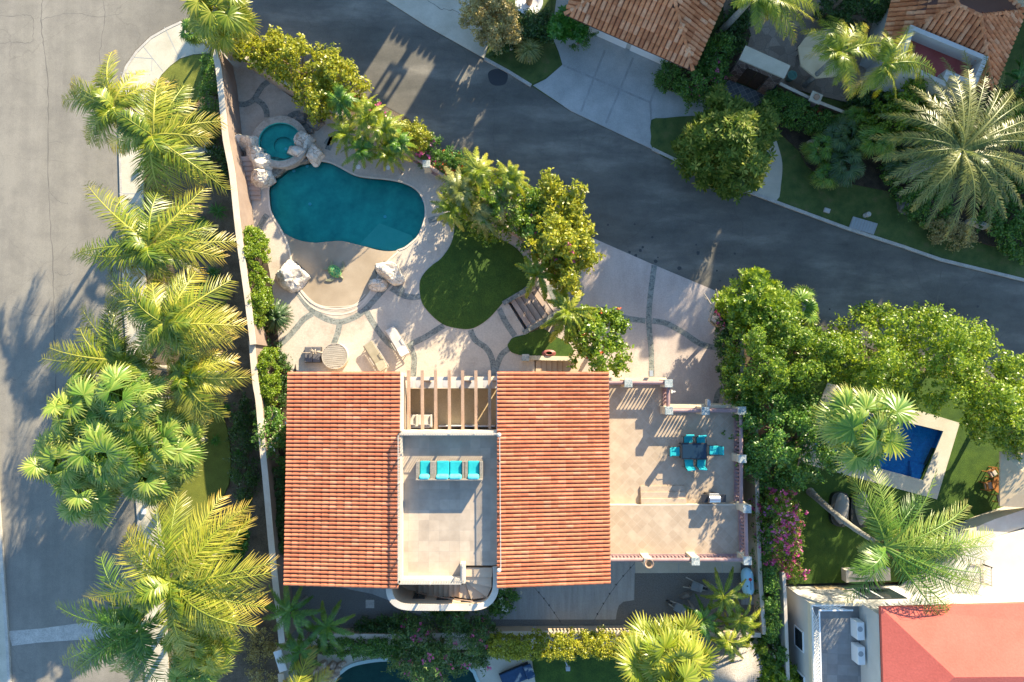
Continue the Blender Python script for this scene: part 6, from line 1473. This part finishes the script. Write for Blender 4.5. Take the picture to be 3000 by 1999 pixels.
fan_palm('fan_palm', 'frayed fan palm at the bottom edge left of the white wall stub', (560, 1970), 4.2, 2.0, 34, M['fan'], seed=44, L=.8, skirt=10)
fan_palm('fan_palm', 'tall bright fan palm standing in the bottom hedge', (1955, 1945), 6.2, 2.75, 46, M['queen'], seed=45, L=1.15, skirt=10, base=(1930, 1880), v=(.1, .9))
fan_palm('fan_palm', 'tall fan palm over the rectangular blue pool', (2528, 1252), 7.4, 2.6, 31, M['fan'], base=(2455, 1345), seed=46, L=1.1, bend=Vector((.6, .4, 0)), r0=.2, v=(.2, 1))
for i, ((x, y), z, R, lb) in enumerate([((2400, 440), 1.6, .95, 'spiky dark fan plant left of the tan boulder'), ((2465, 400), 2.0, 1.1, 'spiky fan plant above the tan boulder'), ((2560, 415), 2.4, 1.25, 'large blue-green spiky fan plant left of the huge feathery palm'), ((2475, 490), 1.8, 1.1, 'spiky fan plant nearest the dark lawn'), ((2420, 510), 1.3, .85, 'lowest small spiky fan plant on the dark lawn edge'), ((2640, 480), 1.6, .95, 'spiky fan plant just above the large grey boulder'), ((2500, 345), 1.6, .8, 'small spiky fan plant at the end of the brick wall')]):
    fan_palm('fan_plant', lb, (x, y), z, R, 18, M['cycad'] if i % 2 else M['deepfrond'], seed=50+i, L=.7, group='spiky fan plants in the top right garden', r0=.07, cat='fan plant', v=(.2, 1), lowest=-.3)
# fan leaves poking over the road hedge
fan_palm('fan_palm', 'dark fan palm head at the road edge behind the umbrella-leaved tree', (2345, 900), 3.2, 1.3, 18, M['deepfrond'], seed=58, L=.85, r0=.1)
# garden palms
ring = lambda c, r, n, ph=0, j=.12, sd=1: [(c[0]+r*(1+j*math.sin(7.3*k+sd))*math.cos(2*math.pi*k/n+ph), c[1]+r*(1+j*math.sin(7.3*k+sd))*math.sin(2*math.pi*k/n+ph)) for k in range(n)]
DF = M['deepfrond']
palm('foxtail_palm', 'plume-leaved palm at the head of the garden steps beside the lawn', (1573, 808), 4.0, [(1510, 775), (1538, 751), (1611, 751), (1639, 817), (1597, 881), (1541, 874), (1560, 745)], M['queen'], ground=.3, seed=61, ll=.46, plume=True, nl=110, extra=2, wid=.075, droop=.6, group='plume-leaved palms by the garden steps', start=.08)
palm('foxtail_palm', 'plume-leaved palm between the garden steps and the red-flowered tree', (1664, 912), 4.4, [(1601, 881), (1650, 849), (1700, 853), (1748, 905), (1716, 996), (1657, 1007), (1611, 1003), (1583, 961), (1741, 940), (1690, 1012), (1620, 850)], M['queen'], ground=.1, seed=62, ll=.48, plume=True, nl=120, extra=2, wid=.075, droop=.6, group='plume-leaved palms by the garden steps', start=.08)
for i, (c, z, r, n, lb) in enumerate([((852, 1790), 3.2, 88, 11, 'shaded green palm touching the boundary wall below the tiled roof'), ((960, 1835), 2.8, 78, 9, 'shaded green palm nearer the square stepping stone'), ((880, 1905), 2.6, 72, 9, 'shaded green palm nearest the white wall stub')]):
    palm('garden_palm', lb, c, z+DK, ring(c, r, n, i), DF, ground=DK, seed=70+i, ll=.42, nl=36, extra=2, group='low palms in the bottom left of the yard', droop=.9, r0=.09, bright=.35)
for i, (c, z, r, n, lb) in enumerate([((2121, 1745), 2.8, 78, 10, 'small bright palm nearest the gas tank'), ((2057, 1820), 2.4, 74, 10, 'small palm nearest the tipped wheelbarrow'), ((2165, 1818), 2.6, 72, 10, 'small palm at the right fence above the hedge corner'), ((2132, 1880), 2.7, 78, 10, 'small palm touching the bottom hedge')]):
    palm('garden_palm', lb, c, z+DK, ring(c, r, n, i*.7, sd=i), M['queen'] if i != 1 else DF, ground=DK, seed=75+i, ll=.36, nl=40, extra=2, group='small palms by the gas tank', droop=.9, r0=.08, bright=.35)
ar = [((1000, 300), 3.2, 62, 'areca palm at the corner of the lime hedge tree by the spa rocks'), ((1015, 395), 2.8, 66, 'areca palm beside the grey boulders'), ((1075, 345), 3.6, 62, 'areca palm in the middle of the poolside palm clump'), ((1060, 440), 2.8, 62, 'areca palm drooping towards the nearer skimmer lid'), ((1125, 385), 3.4, 66, 'areca palm behind the poolside clump next to the road'), ((1140, 455), 2.7, 60, 'areca palm over the second skimmer lid'), ((1165, 420), 3.0, 56, 'areca palm beside the round lime shrub')]
for i, (c, z, r, lb) in enumerate(ar): palm('areca_palm', lb, c, z+DK, ring(c, r, 12, i, .2, i), M['queen'] if i % 3 else DF, ground=DK, seed=80+i, ll=.40, nl=34, extra=4, group='areca palms between the pool and the road', droop=1.0, r0=.06, bright=.6, wid=.06)
ar = [((1345, 560), 3.6, 70, 'areca palm at the left end of the leafy thicket above the oval lawn'), ((1400, 500), 3.8, 66, 'areca palm at the top of the thicket nearest the road'), ((1470, 590), 3.4, 66, 'areca palm in the middle of the thicket above the oval lawn'), ((1320, 620), 3.0, 58, 'pale drooping areca palm over the slate band by the pool'), ((1420, 640), 3.0, 60, 'areca palm hanging over the top of the oval lawn'), ((1500, 530), 3.9, 56, 'areca palm beside the tall yellow-green tree')]
for i, (c, z, r, lb) in enumerate(ar): palm('areca_palm', lb, c, z+DK, ring(c, r, 12, i*.5, .2, i), M['queen'] if i % 2 else M['date'], ground=DK, seed=90+i, ll=.42, nl=32, extra=4, group='areca palms above the oval lawn', droop=1.1, r0=.06, bright=.6, wid=.06)
# tall palms on the right
palm('coconut_palm', 'windblown coconut palm with a long curved trunk leaning over the right lawn', (2595, 1604), 6.2, [(2509, 1453), (2495, 1398), (2553, 1367), (2610, 1450), (2744, 1375), (2836, 1478), (2801, 1520), (2910, 1562), (2908, 1600), (2887, 1643), (2898, 1716), (2866, 1734), (2803, 1811), (2768, 1828), (2474, 1755), (2516, 1611), (2700, 1450), (2880, 1580), (2890, 1680), (2840, 1700), (2560, 1660)], M['fan'], base=(2372, 1440), ground=.5, seed=101, ll=.85, nl=44, bend=Vector((-.1, -.5, .5)), r0=.2, extra=2, nuts=True, bright=.6, sweep=.2, wid=.06)
palm('date_palm', 'huge feathery grey-green date palm at the right edge above the road', (2818, 440), 6.6, ring((2830, 430), 262, 26, .1, .08)+ring((2825, 430), 205, 18, .2, .15)+ring((2825, 425), 130, 12, .35, .2), M['date'], seed=102, ll=.46, nl=60, extra=4, r0=.42, lift=.5, bright=.5, droop=1.5, wid=.05)
palm('queen_palm', 'bright drooping palm over the eight-sided beige umbrella', (2462, 152), 7.0, [(2430, 45), (2540, 75), (2575, 190), (2490, 290), (2420, 105), (2350, 90), (2600, 130), (2455, 200), (2530, 120), (2400, 60), (2520, 220), (2480, 250), (2470, 60)], M['queen'], base=(2356, 252), seed=103, ll=.62, nl=50, r0=.17, bright=.7, droop=1.6, bend=Vector((.3, .2, 0)), wid=.05)
palm('queen_palm', 'bright drooping palm with orange heart beside the red balcony', (2590, 192), 7.0, [(2660, 75), (2740, 215), (2625, 290), (2520, 285), (2680, 150), (2490, 280), (2520, 130), (2700, 190), (2595, 90), (2610, 250), (2700, 240), (2560, 290)], M['queen'], base=(2540, 240), seed=104, ll=.62, nl=50, r0=.17, bright=.65, droop=1.6, wid=.05)
palm('queen_palm', 'bright palm at the top edge with a pale leaning trunk above the stone gate', (2212, -12), 7.5, [(2330, 125), (2382, 60), (2408, 50), (2280, 90), (2300, 110), (2250, 60), (2340, 20), (2400, 20), (2130, -60), (2200, -120), (2300, -90), (2360, 80)], M['queen'], base=(2105, 100), seed=105, ll=.62, nl=50, r0=.22, bright=.75, droop=1.6, bend=Vector((.2, .2, 0)), wid=.055)
for i, (c, z, r, mt, lb, g0_) in enumerate([((1548, 146), 1.3, 44, M['date'], 'yellow-hearted cycad on the corner lawn across the road', .1), ((808, 928), 1.7, 52, M['cycad'], 'dark green cycad with a perfect round crown beside the box hedge', DK)]):
    palm('cycad', lb, c, z+.2, ring(c, r, 34, 0, .03)+ring(c, r*.75, 22, .1, .05)+ring(c, r*.45, 12, .3, .05), mt, ground=g0_, seed=110+i, ll=.26, nl=30, extra=5, r0=.16, cat='cycad', bright=.45, droop=.5, lift=.5, wid=.04, extra_len=.5)
# banana plant at the right edge
palm('banana_plant', 'banana plant with a yellowing leaf at the right edge beside the far house', (2985, 235), 2.6, [(2925, 212), (2975, 175), (2990, 160), (3020, 190), (2970, 290), (3040, 260)], M['spike'], seed=115, ll=.30, nl=60, extra=2, wid=.10, r0=.1, cat='banana plant', droop=.5)
# ------------------------------------------------------------------ trees, shrubs, hedges
F_ = foliage
F_('flowering_tree', 'tree', 'sunlit lime hedge tree along the road above the spa', [(680, 150), (695, 105), (735, 85), (770, 90), (812, 95), (850, 118), (895, 128), (930, 140), (975, 150), (1015, 185), (1055, 215), (1058, 238), (1020, 268), (985, 300), (950, 322), (912, 335), (893, 322), (895, 298), (865, 280), (845, 262), (862, 238), (810, 222), (770, 205), (730, 185), (700, 175)], 4.2, 2.2, M['goldlime'], 17160, 0.198, .40, 201, ground=DK, bumpy=.4)
F_('round_shrub', 'shrub', 'round lime shrub at the left end of the magenta flower border', [(1150, 370), (1180, 352), (1215, 352), (1243, 372), (1248, 400), (1235, 430), (1205, 440), (1170, 430), (1150, 402)], 3.4, 1.8, M['goldlime'], 7000, .12, .26, 202, ground=DK)
F_('flowering_shrub', 'shrub', 'shrub with bright magenta flowers right of the round lime shrub', [(1225, 400), (1250, 395), (1282, 410), (1285, 440), (1265, 470), (1240, 470), (1215, 450)], 2.4, 1.0, M['deepgreen'], 4500, .11, .25, 203, ground=.3, flowers=(M['pinkfl'], 30, None), fsize=.15)
F_('flowering_shrub', 'shrub', 'shrub with small red flowers behind the rosy balustrade', [(1280, 450), (1310, 440), (1345, 455), (1380, 485), (1378, 505), (1345, 515), (1310, 508), (1285, 490)], 2.2, 1.0, M['deepgreen'], 5500, .11, .25, 204, ground=.3, flowers=(M['redfl'], 26, None), fsize=.13)
F_('flower_hedge', 'shrub', 'thin hedge with crimson flowers between the palm clump and the road', [(1040, 270), (1090, 300), (1150, 345), (1170, 362), (1150, 375), (1100, 350), (1040, 310), (1020, 285)], 2.6, 1.2, M['midgreen'], 6000, .12, .28, 205, ground=.3, flowers=(M['pinkfl'], 34, None), fsize=.14)
F_('leafy_thicket', 'shrub', 'tangled leafy thicket among the areca palms above the oval lawn', [(1300, 540), (1350, 500), (1400, 480), (1460, 490), (1540, 530), (1580, 560), (1590, 640), (1540, 690), (1480, 670), (1430, 690), (1380, 650), (1330, 600)], 4.2, 1.8, M['midgreen'], 10560, 0.185, .40, 206, ground=DK, bumpy=.5)
F_('leafy_tree', 'tree', 'tall yellow-green tree beside the garden steps and road', [(1585, 505), (1615, 500), (1640, 525), (1680, 545), (1715, 550), (1722, 590), (1705, 620), (1725, 650), (1730, 690), (1748, 730), (1740, 765), (1700, 770), (1690, 800), (1690, 835), (1655, 838), (1630, 800), (1620, 750), (1575, 720), (1560, 650), (1570, 600), (1595, 570)], 6.2, 2.4, M['goldlime'], 17160, 0.224, .40, 207, ground=.2, flowers=(M['pinkfl'], 14, [(1560, 690), (1690, 690), (1690, 780), (1560, 780)]), base=(1630, 700), bumpy=.4)
F_('deep_leafy_tree', 'tree', 'darker green tree under the tall yellow-green tree at the lawn corner', [(1530, 600), (1600, 590), (1650, 640), (1670, 720), (1650, 790), (1600, 770), (1550, 730), (1530, 670)], 4.0, 1.6, M['deepgreen'], 8580, 0.198, .40, 208, ground=.2, flowers=(M['pinkfl'], 10, None))
F_('flame_tree', 'tree', 'airy tree with orange-red flowers beside the tiled roof corner', [(1680, 920), (1740, 905), (1790, 905), (1830, 930), (1835, 960), (1820, 1000), (1838, 1030), (1815, 1090), (1770, 1092), (1720, 1085), (1685, 1055), (1700, 1010), (1670, 1000), (1672, 960)], 4.6, 2.6, M['midgreen'], 5940, 0.238, .36, 209, ground=.1, flowers=(M['redfl'], 12, None), fsize=.13, bumpy=.5, prune=.3, base=(1740, 1020))
F_('clipped_hedge', 'hedge', 'long clipped lime hedge inside the boundary wall above the cycad', [(712, 672), (732, 665), (752, 672), (772, 695), (776, 760), (778, 830), (792, 870), (785, 905), (760, 955), (740, 950), (728, 860), (720, 760)], 3.3, 2.0, M['lime'], 26000, .11, .20, 210, flat=True, ground=DK, bumpy=.2)
F_('clipped_hedge', 'hedge', 'short clipped lime hedge inside the wall beside the tiled roof corner', [(752, 1035), (770, 1024), (800, 1028), (812, 1060), (812, 1130), (808, 1170), (785, 1176), (765, 1165), (756, 1100)], 3.1, 2.0, M['lime'], 15000, .11, .20, 211, flat=True, ground=DK, bumpy=.2)
F_('low_shrub', 'shrub', 'small red-leaved shrub under the cycad', [(745, 960), (775, 955), (790, 980), (780, 1005), (755, 1003)], 1.6, 1.0, M['darkshrub'], 1600, .11, .2, 212, ground=DK, flowers=(M['redfl'], 8, None))
F_('flowering_shrub', 'shrub', 'pink and white rose bush on the wall beside the tiled roof', [(745, 1200), (790, 1185), (825, 1215), (835, 1290), (830, 1370), (800, 1375), (780, 1320), (745, 1290)], 3.4, 1.5, M['deepgreen'], 6000, .13, .3, 213, ground=DK, flowers=(M['whitefl'], 24, None), fsize=.10, prune=.2)
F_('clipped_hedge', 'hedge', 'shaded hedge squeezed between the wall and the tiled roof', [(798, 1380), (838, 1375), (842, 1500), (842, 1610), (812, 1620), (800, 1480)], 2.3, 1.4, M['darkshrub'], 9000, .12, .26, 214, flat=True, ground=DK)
F_('ground_cover', 'shrub', 'sparse dark shrubs at the roof edge below the cycad', [(800, 970), (830, 1050), (850, 1085), (840, 1170), (815, 1180), (812, 1040)], 1.35, .95, M['darkshrub'], 2600, .11, .24, 215, ground=DK, trunk=False, prune=.2)
# west verge planting
F_('verge_shrub', 'shrub', 'trailing bright shrub climbing the outside of the wall tip', [(595, 165), (612, 150), (630, 175), (640, 230), (645, 320), (625, 370), (600, 360), (590, 280)], 2.0, .4, M['deepgreen'], 5200, .12, .3, 216, prune=.2)
F_('verge_shrub', 'shrub', 'dark low shrub at the lower tip of the corner lawn', [(530, 345), (575, 330), (610, 350), (630, 400), (600, 430), (560, 400), (530, 370)], 1.2, .3, M['darkshrub'], 3400, .12, .28, 217)
F_('verge_shrub', 'shrub', 'green shrub patch by the wall right of the planter tub', [(600, 440), (660, 430), (672, 500), (660, 560), (620, 540), (600, 500)], 1.1, .2, M['darkshrub'], 3400, .12, .28, 218, prune=.3)
F_('verge_shrub', 'shrub', 'bright leafy shrub under the big palm beside the olive lawn', [(690, 1530), (718, 1530), (722, 1570), (700, 1630), (665, 1640), (655, 1620), (680, 1580)], 1.6, .5, M['spike'], 3600, .2, .28, 219)
F_('verge_shrub', 'shrub', 'feathery dark shrub row right of the olive lawn', [(680, 1180), (740, 1200), (745, 1300), (740, 1440), (700, 1480), (680, 1360)], 1.0, .2, M['darkshrub'], 6000, .13, .32, 220, prune=.3)
F_('verge_shrub', 'shrub', 'grey-brown scrub at the bottom of the verge beside the white wall stub', [(740, 1860), (800, 1850), (805, 1990), (790, 2040), (730, 2000)], .9, .2, M['dry'], 2600, .12, .3, 221, prune=.4)
tf = [(638, 620, .75), (590, 652, .5), (625, 685, .55), (625, 802, .7), (596, 832, .5), (648, 905, .7), (622, 935, .55), (660, 1200, .6), (700, 1240, .5), (632, 1290, .5), (700, 1330, .55), (690, 1395, .5), (580, 655, .4), (560, 700, .5), (640, 740, .5), (655, 860, .45)]
for i, (x, y, r_) in enumerate(tf):
    tuft('spiky_plant', 'spiky bright green tuft plant on the bare soil of the palm verge', (x, y), .3, r_, 70, M['spike'], 300+i, 'plant', 'spiky tuft plants on the palm verge')
# driveway hedge and trees beyond
F_('clipped_hedge', 'hedge', 'dark clipped hedge with a few pink flowers along the driveway', [(2102, 905), (2125, 895), (2165, 900), (2170, 960), (2168, 1060), (2160, 1130), (2125, 1140), (2105, 1100), (2104, 1000)], 2.4, 1.5, M['darkshrub'], 13000, .12, .25, 222, flat=True, flowers=(M['pinkfl'], 12, [(2080, 880), (2125, 880), (2125, 980), (2080, 980)]))
F_('umbrella_tree', 'tree', 'umbrella-leaved lime tree above the driveway hedge at the road', [(2135, 870), (2175, 850), (2190, 800), (2225, 785), (2255, 800), (2285, 845), (2310, 870), (2335, 885), (2330, 930), (2290, 960), (2230, 960), (2180, 930), (2140, 910)], 5.4, 2.6, M['lime'], 15000, .26, .40, 223, kind='rosette', base=(2230, 890))
F_('leafy_tree', 'tree', 'olive-yellow small-leaved tree right of the driveway hedge', [(2150, 960), (2180, 935), (2240, 900), (2300, 900), (2350, 940), (2400, 960), (2440, 945), (2450, 960), (2480, 1010), (2470, 1090), (2420, 1130), (2330, 1150), (2230, 1170), (2170, 1150), (2155, 1080), (2170, 1030), (2135, 1000)], 6.2, 2.6, M['midgreen'], 27720, 0.172, .42, 224, bumpy=.5, base=(2290, 1060))
F_('leafy_tree', 'tree', 'cooler green small-leaved tree right of the terrace balustrade', [(2180, 1180), (2240, 1140), (2330, 1150), (2400, 1170), (2440, 1200), (2440, 1300), (2470, 1340), (2480, 1390), (2430, 1420), (2360, 1425), (2290, 1440), (2230, 1400), (2190, 1340), (2172, 1260)], 5.6, 2.2, M['deepgreen'], 27720, 0.172, .42, 225, ground=.5, bumpy=.5, base=(2330, 1290))
F_('leafy_tree', 'tree', 'very large yellow-green tree over the lawn at the right, beside the road', [(2500, 960), (2540, 920), (2600, 890), (2680, 885), (2740, 905), (2790, 900), (2820, 935), (2860, 945), (2900, 940), (2960, 975), (2970, 1010), (3030, 1040), (3100, 1150), (3060, 1300), (2980, 1310), (2930, 1290), (2880, 1235), (2820, 1205), (2740, 1195), (2680, 1170), (2620, 1150), (2540, 1150), (2480, 1090), (2470, 1010)], 7.2, 2.8, M['lime'], 40920, 0.185, .46, 226, ground=.5, bumpy=.55, base=(2720, 1080))
F_('leafy_tree', 'tree', 'green tree at the right edge above the teak table', [(2900, 1160), (2960, 1130), (3060, 1130), (3120, 1250), (3040, 1320), (2960, 1310), (2910, 1250)], 5.6, 2.6, M['midgreen'], 9240, 0.185, .42, 227, ground=.5)
F_('bougainvillea', 'climbing plant', 'pink and purple bougainvillea spilling over the fence right of the terrace', [(2240, 1440), (2300, 1430), (2340, 1440), (2345, 1500), (2355, 1590), (2362, 1690), (2335, 1710), (2300, 1690), (2255, 1660), (2240, 1580), (2232, 1500)], 3.6, 1.4, M['midgreen'], 11000, .12, .30, 228, ground=.4, flowers=(M['pinkfl'], 230, None), fsize=.15, bumpy=.5)
F_('bougainvillea', 'climbing plant', 'purple-flowered bougainvillea against the terrace, left of the pinker one', [(2228, 1480), (2262, 1470), (2270, 1560), (2262, 1620), (2232, 1610), (2226, 1540)], 3.0, 1.2, M['deepgreen'], 4000, .12, .26, 229, ground=.4, flowers=(M['purplefl'], 60, None), fsize=.13)
F_('climbing_hedge', 'hedge', 'vertical ivy-like hedge on the fence above the side passage', [(2222, 1620), (2262, 1640), (2272, 1700), (2285, 1790), (2285, 1850), (2268, 1880), (2240, 1880), (2232, 1780), (2224, 1700)], 2.7, 1.0, M['deepgreen'], 12000, .11, .26, 230, ground=.3, flat=True)
F_('climbing_hedge', 'hedge', 'dark hedge strip between the balustrade and the bougainvillea', [(2218, 1400), (2245, 1400), (2242, 1520), (2246, 1640), (2226, 1640), (2220, 1500)], 2.0, .8, M['darkshrub'], 6000, .12, .26, 231, ground=.1, flat=True)
# bottom hedge, oleander
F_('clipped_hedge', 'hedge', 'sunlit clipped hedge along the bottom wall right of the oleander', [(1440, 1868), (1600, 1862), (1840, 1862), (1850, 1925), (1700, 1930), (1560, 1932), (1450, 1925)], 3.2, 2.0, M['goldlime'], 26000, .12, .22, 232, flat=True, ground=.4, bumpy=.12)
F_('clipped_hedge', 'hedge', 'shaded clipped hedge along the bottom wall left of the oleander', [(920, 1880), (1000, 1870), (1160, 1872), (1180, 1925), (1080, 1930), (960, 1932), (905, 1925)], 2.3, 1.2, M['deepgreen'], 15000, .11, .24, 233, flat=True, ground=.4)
F_('clipped_hedge', 'hedge', 'yellow-tinged hedge end at the bottom right corner of the yard', [(2120, 1880), (2180, 1888), (2248, 1892), (2235, 1915), (2180, 1930), (2110, 1925)], 2.6, 1.2, M['lime'], 8000, .11, .24, 234, flat=True, ground=.4)
F_('climbing_hedge', 'hedge', 'dark green hedge below the side passage vent', [(2245, 1870), (2290, 1880), (2300, 1960), (2260, 1960), (2240, 1920)], 2.2, .8, M['deepgreen'], 6000, .12, .26, 235, ground=.3, flat=True)
F_('oleander', 'shrub', 'big dark oleander with pink blooms in front of the stair tower', [(1150, 1840), (1220, 1825), (1300, 1820), (1380, 1822), (1440, 1850), (1460, 1890), (1440, 1930), (1410, 1975), (1340, 1990), (1290, 2020), (1190, 2010), (1150, 1960), (1165, 1900)], 3.9, 1.4, M['oleander'], 17160, 0.224, .40, 236, ground=.5, flowers=(M['pinkfl'], 60, None), fsize=.15, asp=.25, bumpy=.5)
F_('dark_shrub', 'shrub', 'low black-green shrub on the gravel left of the oleander', [(1045, 1825), (1100, 1818), (1180, 1820), (1200, 1850), (1150, 1860), (1050, 1856)], 1.7, 1.0, M['darkshrub'], 4200, .12, .26, 237, ground=DK)
F_('flowering_shrub', 'shrub', 'white-flowered shrub at the right foot of the stair tower', [(1455, 1722), (1490, 1718), (1510, 1735), (1505, 1770), (1470, 1800), (1440, 1800), (1420, 1790), (1440, 1765)], 2.0, 1.1, M['deepgreen'], 4600, .13, .25, 238, ground=DK, flowers=(M['whitefl'], 30, None), fsize=.10)
F_('dark_shrub', 'shrub', 'thin green shrub tips just below the stair tower wall', [(1270, 1782), (1370, 1786), (1380, 1800), (1270, 1798)], 1.5, 1.0, M['deepgreen'], 1400, .13, .2, 239, ground=DK, prune=.3)
F_('rosette_shrub', 'shrub', 'rosette-leaved yellow-green shrub at the bottom edge beside the palapa', [(2200, 1960), (2240, 1945), (2290, 1950), (2345, 1980), (2350, 2040), (2200, 2040)], 2.6, 1.2, M['lime'], 6000, .28, .32, 240, kind='rosette', ground=.3)
# top right gardens
F_('rosette_tree', 'tree', 'large glossy rosette-leaved tree on the lawn between road and path', [(2095, 265), (2125, 262), (2150, 285), (2215, 290), (2235, 325), (2285, 340), (2270, 380), (2255, 440), (2245, 500), (2215, 535), (2150, 540), (2080, 500), (2030, 470), (2012, 410), (2020, 370), (2050, 330), (2080, 310)], 4.8, 1.5, M['gloss'], 17000, .40, .42, 241, kind='rosette', ground=.1, base=(2130, 420))
F_('tan_tree', 'tree', 'round tan-leaved tree at the top edge beside the pavement', [(1350, 30), (1400, -20), (1470, -30), (1510, 20), (1515, 60), (1490, 95), (1440, 105), (1400, 85), (1360, 60)], 4.0, 1.4, M['dry'], 17000, .14, .36, 242, base=(1440, 50))
F_('dark_shrub', 'shrub', 'dark leafy bush mass between the tan tree and the curved path', [(1440, 120), (1500, 80), (1530, 45), (1600, 40), (1612, 90), (1600, 130), (1560, 115), (1500, 125), (1460, 145)], 1.7, .3, M['darkshrub'], 13000, .14, .34, 243, ground=.1)
F_('leafy_shrub', 'shrub', 'bright spiky-leaved shrub at the garage roof corner', [(1620, 60), (1650, 35), (1700, 30), (1718, 55), (1700, 85), (1660, 80), (1635, 88)], 3.0, 1.6, M['spike'], 3000, .34, .3, 244, kind='rosette')
F_('clipped_ball', 'shrub', 'dark clipped round bush at the left end of the garage', [(1670, 80), (1710, 75), (1730, 95), (1720, 125), (1695, 130), (1675, 110)], 1.7, .5, M['deepgreen'], 4000, .10, .2, 245)
F_('clipped_ball', 'shrub', 'dark clipped round bush at the right end of the garage', [(1932, 190), (1965, 180), (1995, 195), (1990, 240), (1960, 255), (1930, 235)], 1.7, .5, M['deepgreen'], 5000, .10, .2, 246)
F_('bougainvillea', 'climbing plant', 'sprawling shrub with small magenta flowers between the garage roof and stone gate', [(1990, 220), (2040, 195), (2080, 130), (2110, 90), (2140, 120), (2140, 190), (2115, 240), (2080, 270), (2020, 272)], 2.6, .6, M['deepgreen'], 12000, .15, .32, 247, flowers=(M['pinkfl'], 30, None), fsize=.13)
F_('dark_shrub', 'shrub', 'dark bush row under the leaning pale trunk', [(2120, 60), (2150, 10), (2190, -20), (2200, 40), (2180, 110), (2160, 150), (2120, 120)], 1.5, .3, M['darkshrub'], 6500, .15, .32, 248)
F_('dark_hedge', 'hedge', 'dense dark hedge below the thin brick wall', [(2245, 275), (2300, 265), (2400, 310), (2480, 350), (2500, 400), (2440, 420), (2380, 390), (2320, 370), (2270, 340)], 1.5, .5, M['deepgreen'], 16000, .12, .28, 249, flat=True)
F_('dark_hedge', 'hedge', 'dark hedge at the top edge right of the umbrella', [(2410, -10), (2610, -20), (2600, 40), (2500, 65), (2430, 50)], 2.4, .8, M['darkshrub'], 14000, .13, .3, 250)
F_('dark_shrub', 'shrub', 'black-green undergrowth below the drooping bright palms', [(2500, 300), (2540, 250), (2660, 230), (2700, 300), (2680, 380), (2600, 370), (2520, 360)], 1.8, .4, M['darkshrub'], 14000, .15, .34, 251)
F_('leafy_tree', 'tree', 'silvery-leaved tree between the red balcony and the huge feathery palm', [(2650, 240), (2700, 225), (2760, 235), (2780, 270), (2770, 330), (2790, 380), (2740, 410), (2680, 400), (2620, 400), (2570, 350), (2600, 300)], 4.4, 1.5, M['midgreen'], 13200, 0.198, .38, 252, bumpy=.5)
F_('dark_shrub', 'shrub', 'deep green planting under the left half of the huge feathery palm', [(2600, 480), (2700, 420), (2780, 500), (2800, 640), (2740, 660), (2680, 620), (2620, 540)], 1.3, .3, M['deepgreen'], 14000, .15, .34, 253)
F_('dark_shrub', 'shrub', 'dense green planting at the right edge below the huge feathery palm', [(2880, 560), (2960, 500), (3060, 520), (3060, 740), (2960, 740), (2900, 660)], 2.2, .4, M['deepgreen'], 20000, .16, .36, 254)
F_('leafy_tree', 'tree', 'green tree at the right edge beside the banana plant', [(2900, 300), (2960, 260), (3060, 260), (3060, 420), (2960, 400), (2920, 350)], 3.6, 1.2, M['midgreen'], 6600, 0.211, .36, 255)
F_('dark_shrub', 'shrub', 'brown-tinged shrub on the grass verge below the huge feathery palm', [(2720, 650), (2800, 640), (2860, 680), (2840, 720), (2770, 720)], 1.2, .2, M['dry'], 4000, .13, .3, 256, prune=.2)
F_('dark_shrub', 'shrub', 'dark undergrowth in the side bed beside the big trees and road', [(2300, 930), (2420, 990), (2500, 1000), (2500, 1060), (2400, 1060), (2300, 1000)], 1.4, .3, M['darkshrub'], 7000, .15, .34, 257)
# bare forked branch over the driveway
m = MB(); q = lambda x, y, z: P(x, y, z)
m.tube([q(2078, 940, 2.0), q(2090, 905, 2.6), q(2103, 870, 3.0), q(2098, 848, 3.2)], [.09, .08, .06, .03], 7); m.tube([q(2090, 905, 2.6), q(2075, 880, 2.8), q(2062, 860, 2.8)], [.06, .045, .02], 6); m.tube([q(2080, 888, 2.7), q(2060, 868, 2.9)], [.03, .01], 5); m.tube([q(2110, 960, .1), q(2090, 950, 1.2), q(2078, 940, 2.0)], [.12, .1, .09], 7)
single(m, 'bare_tree', M['driftwood'], 'bare forked tan tree trunk at the road end of the driveway hedge', 'tree', P(2110, 960, 0), smooth=True)

F_('leafy_tree', 'tree', 'tall open tree beyond the top edge between two cream houses', [(1690, -500), (1800, -520), (1920, -440), (1960, -340), (1900, -270), (1790, -280), (1700, -350), (1660, -430)], 9.0, 3.5, M['midgreen'], 9100, 0.258, .6, 260, bumpy=.6)
F_('leafy_tree', 'tree', 'added open tree, unseen beyond the top edge, in the gap behind the umbrella garden', [(2540, -200), (2640, -190), (2660, -110), (2600, -60), (2540, -100)], 9.4, 4.5, M['midgreen'], 1500, .34, .6, 261, bumpy=.6)  # unseen tree added to dapple the light through the house gap
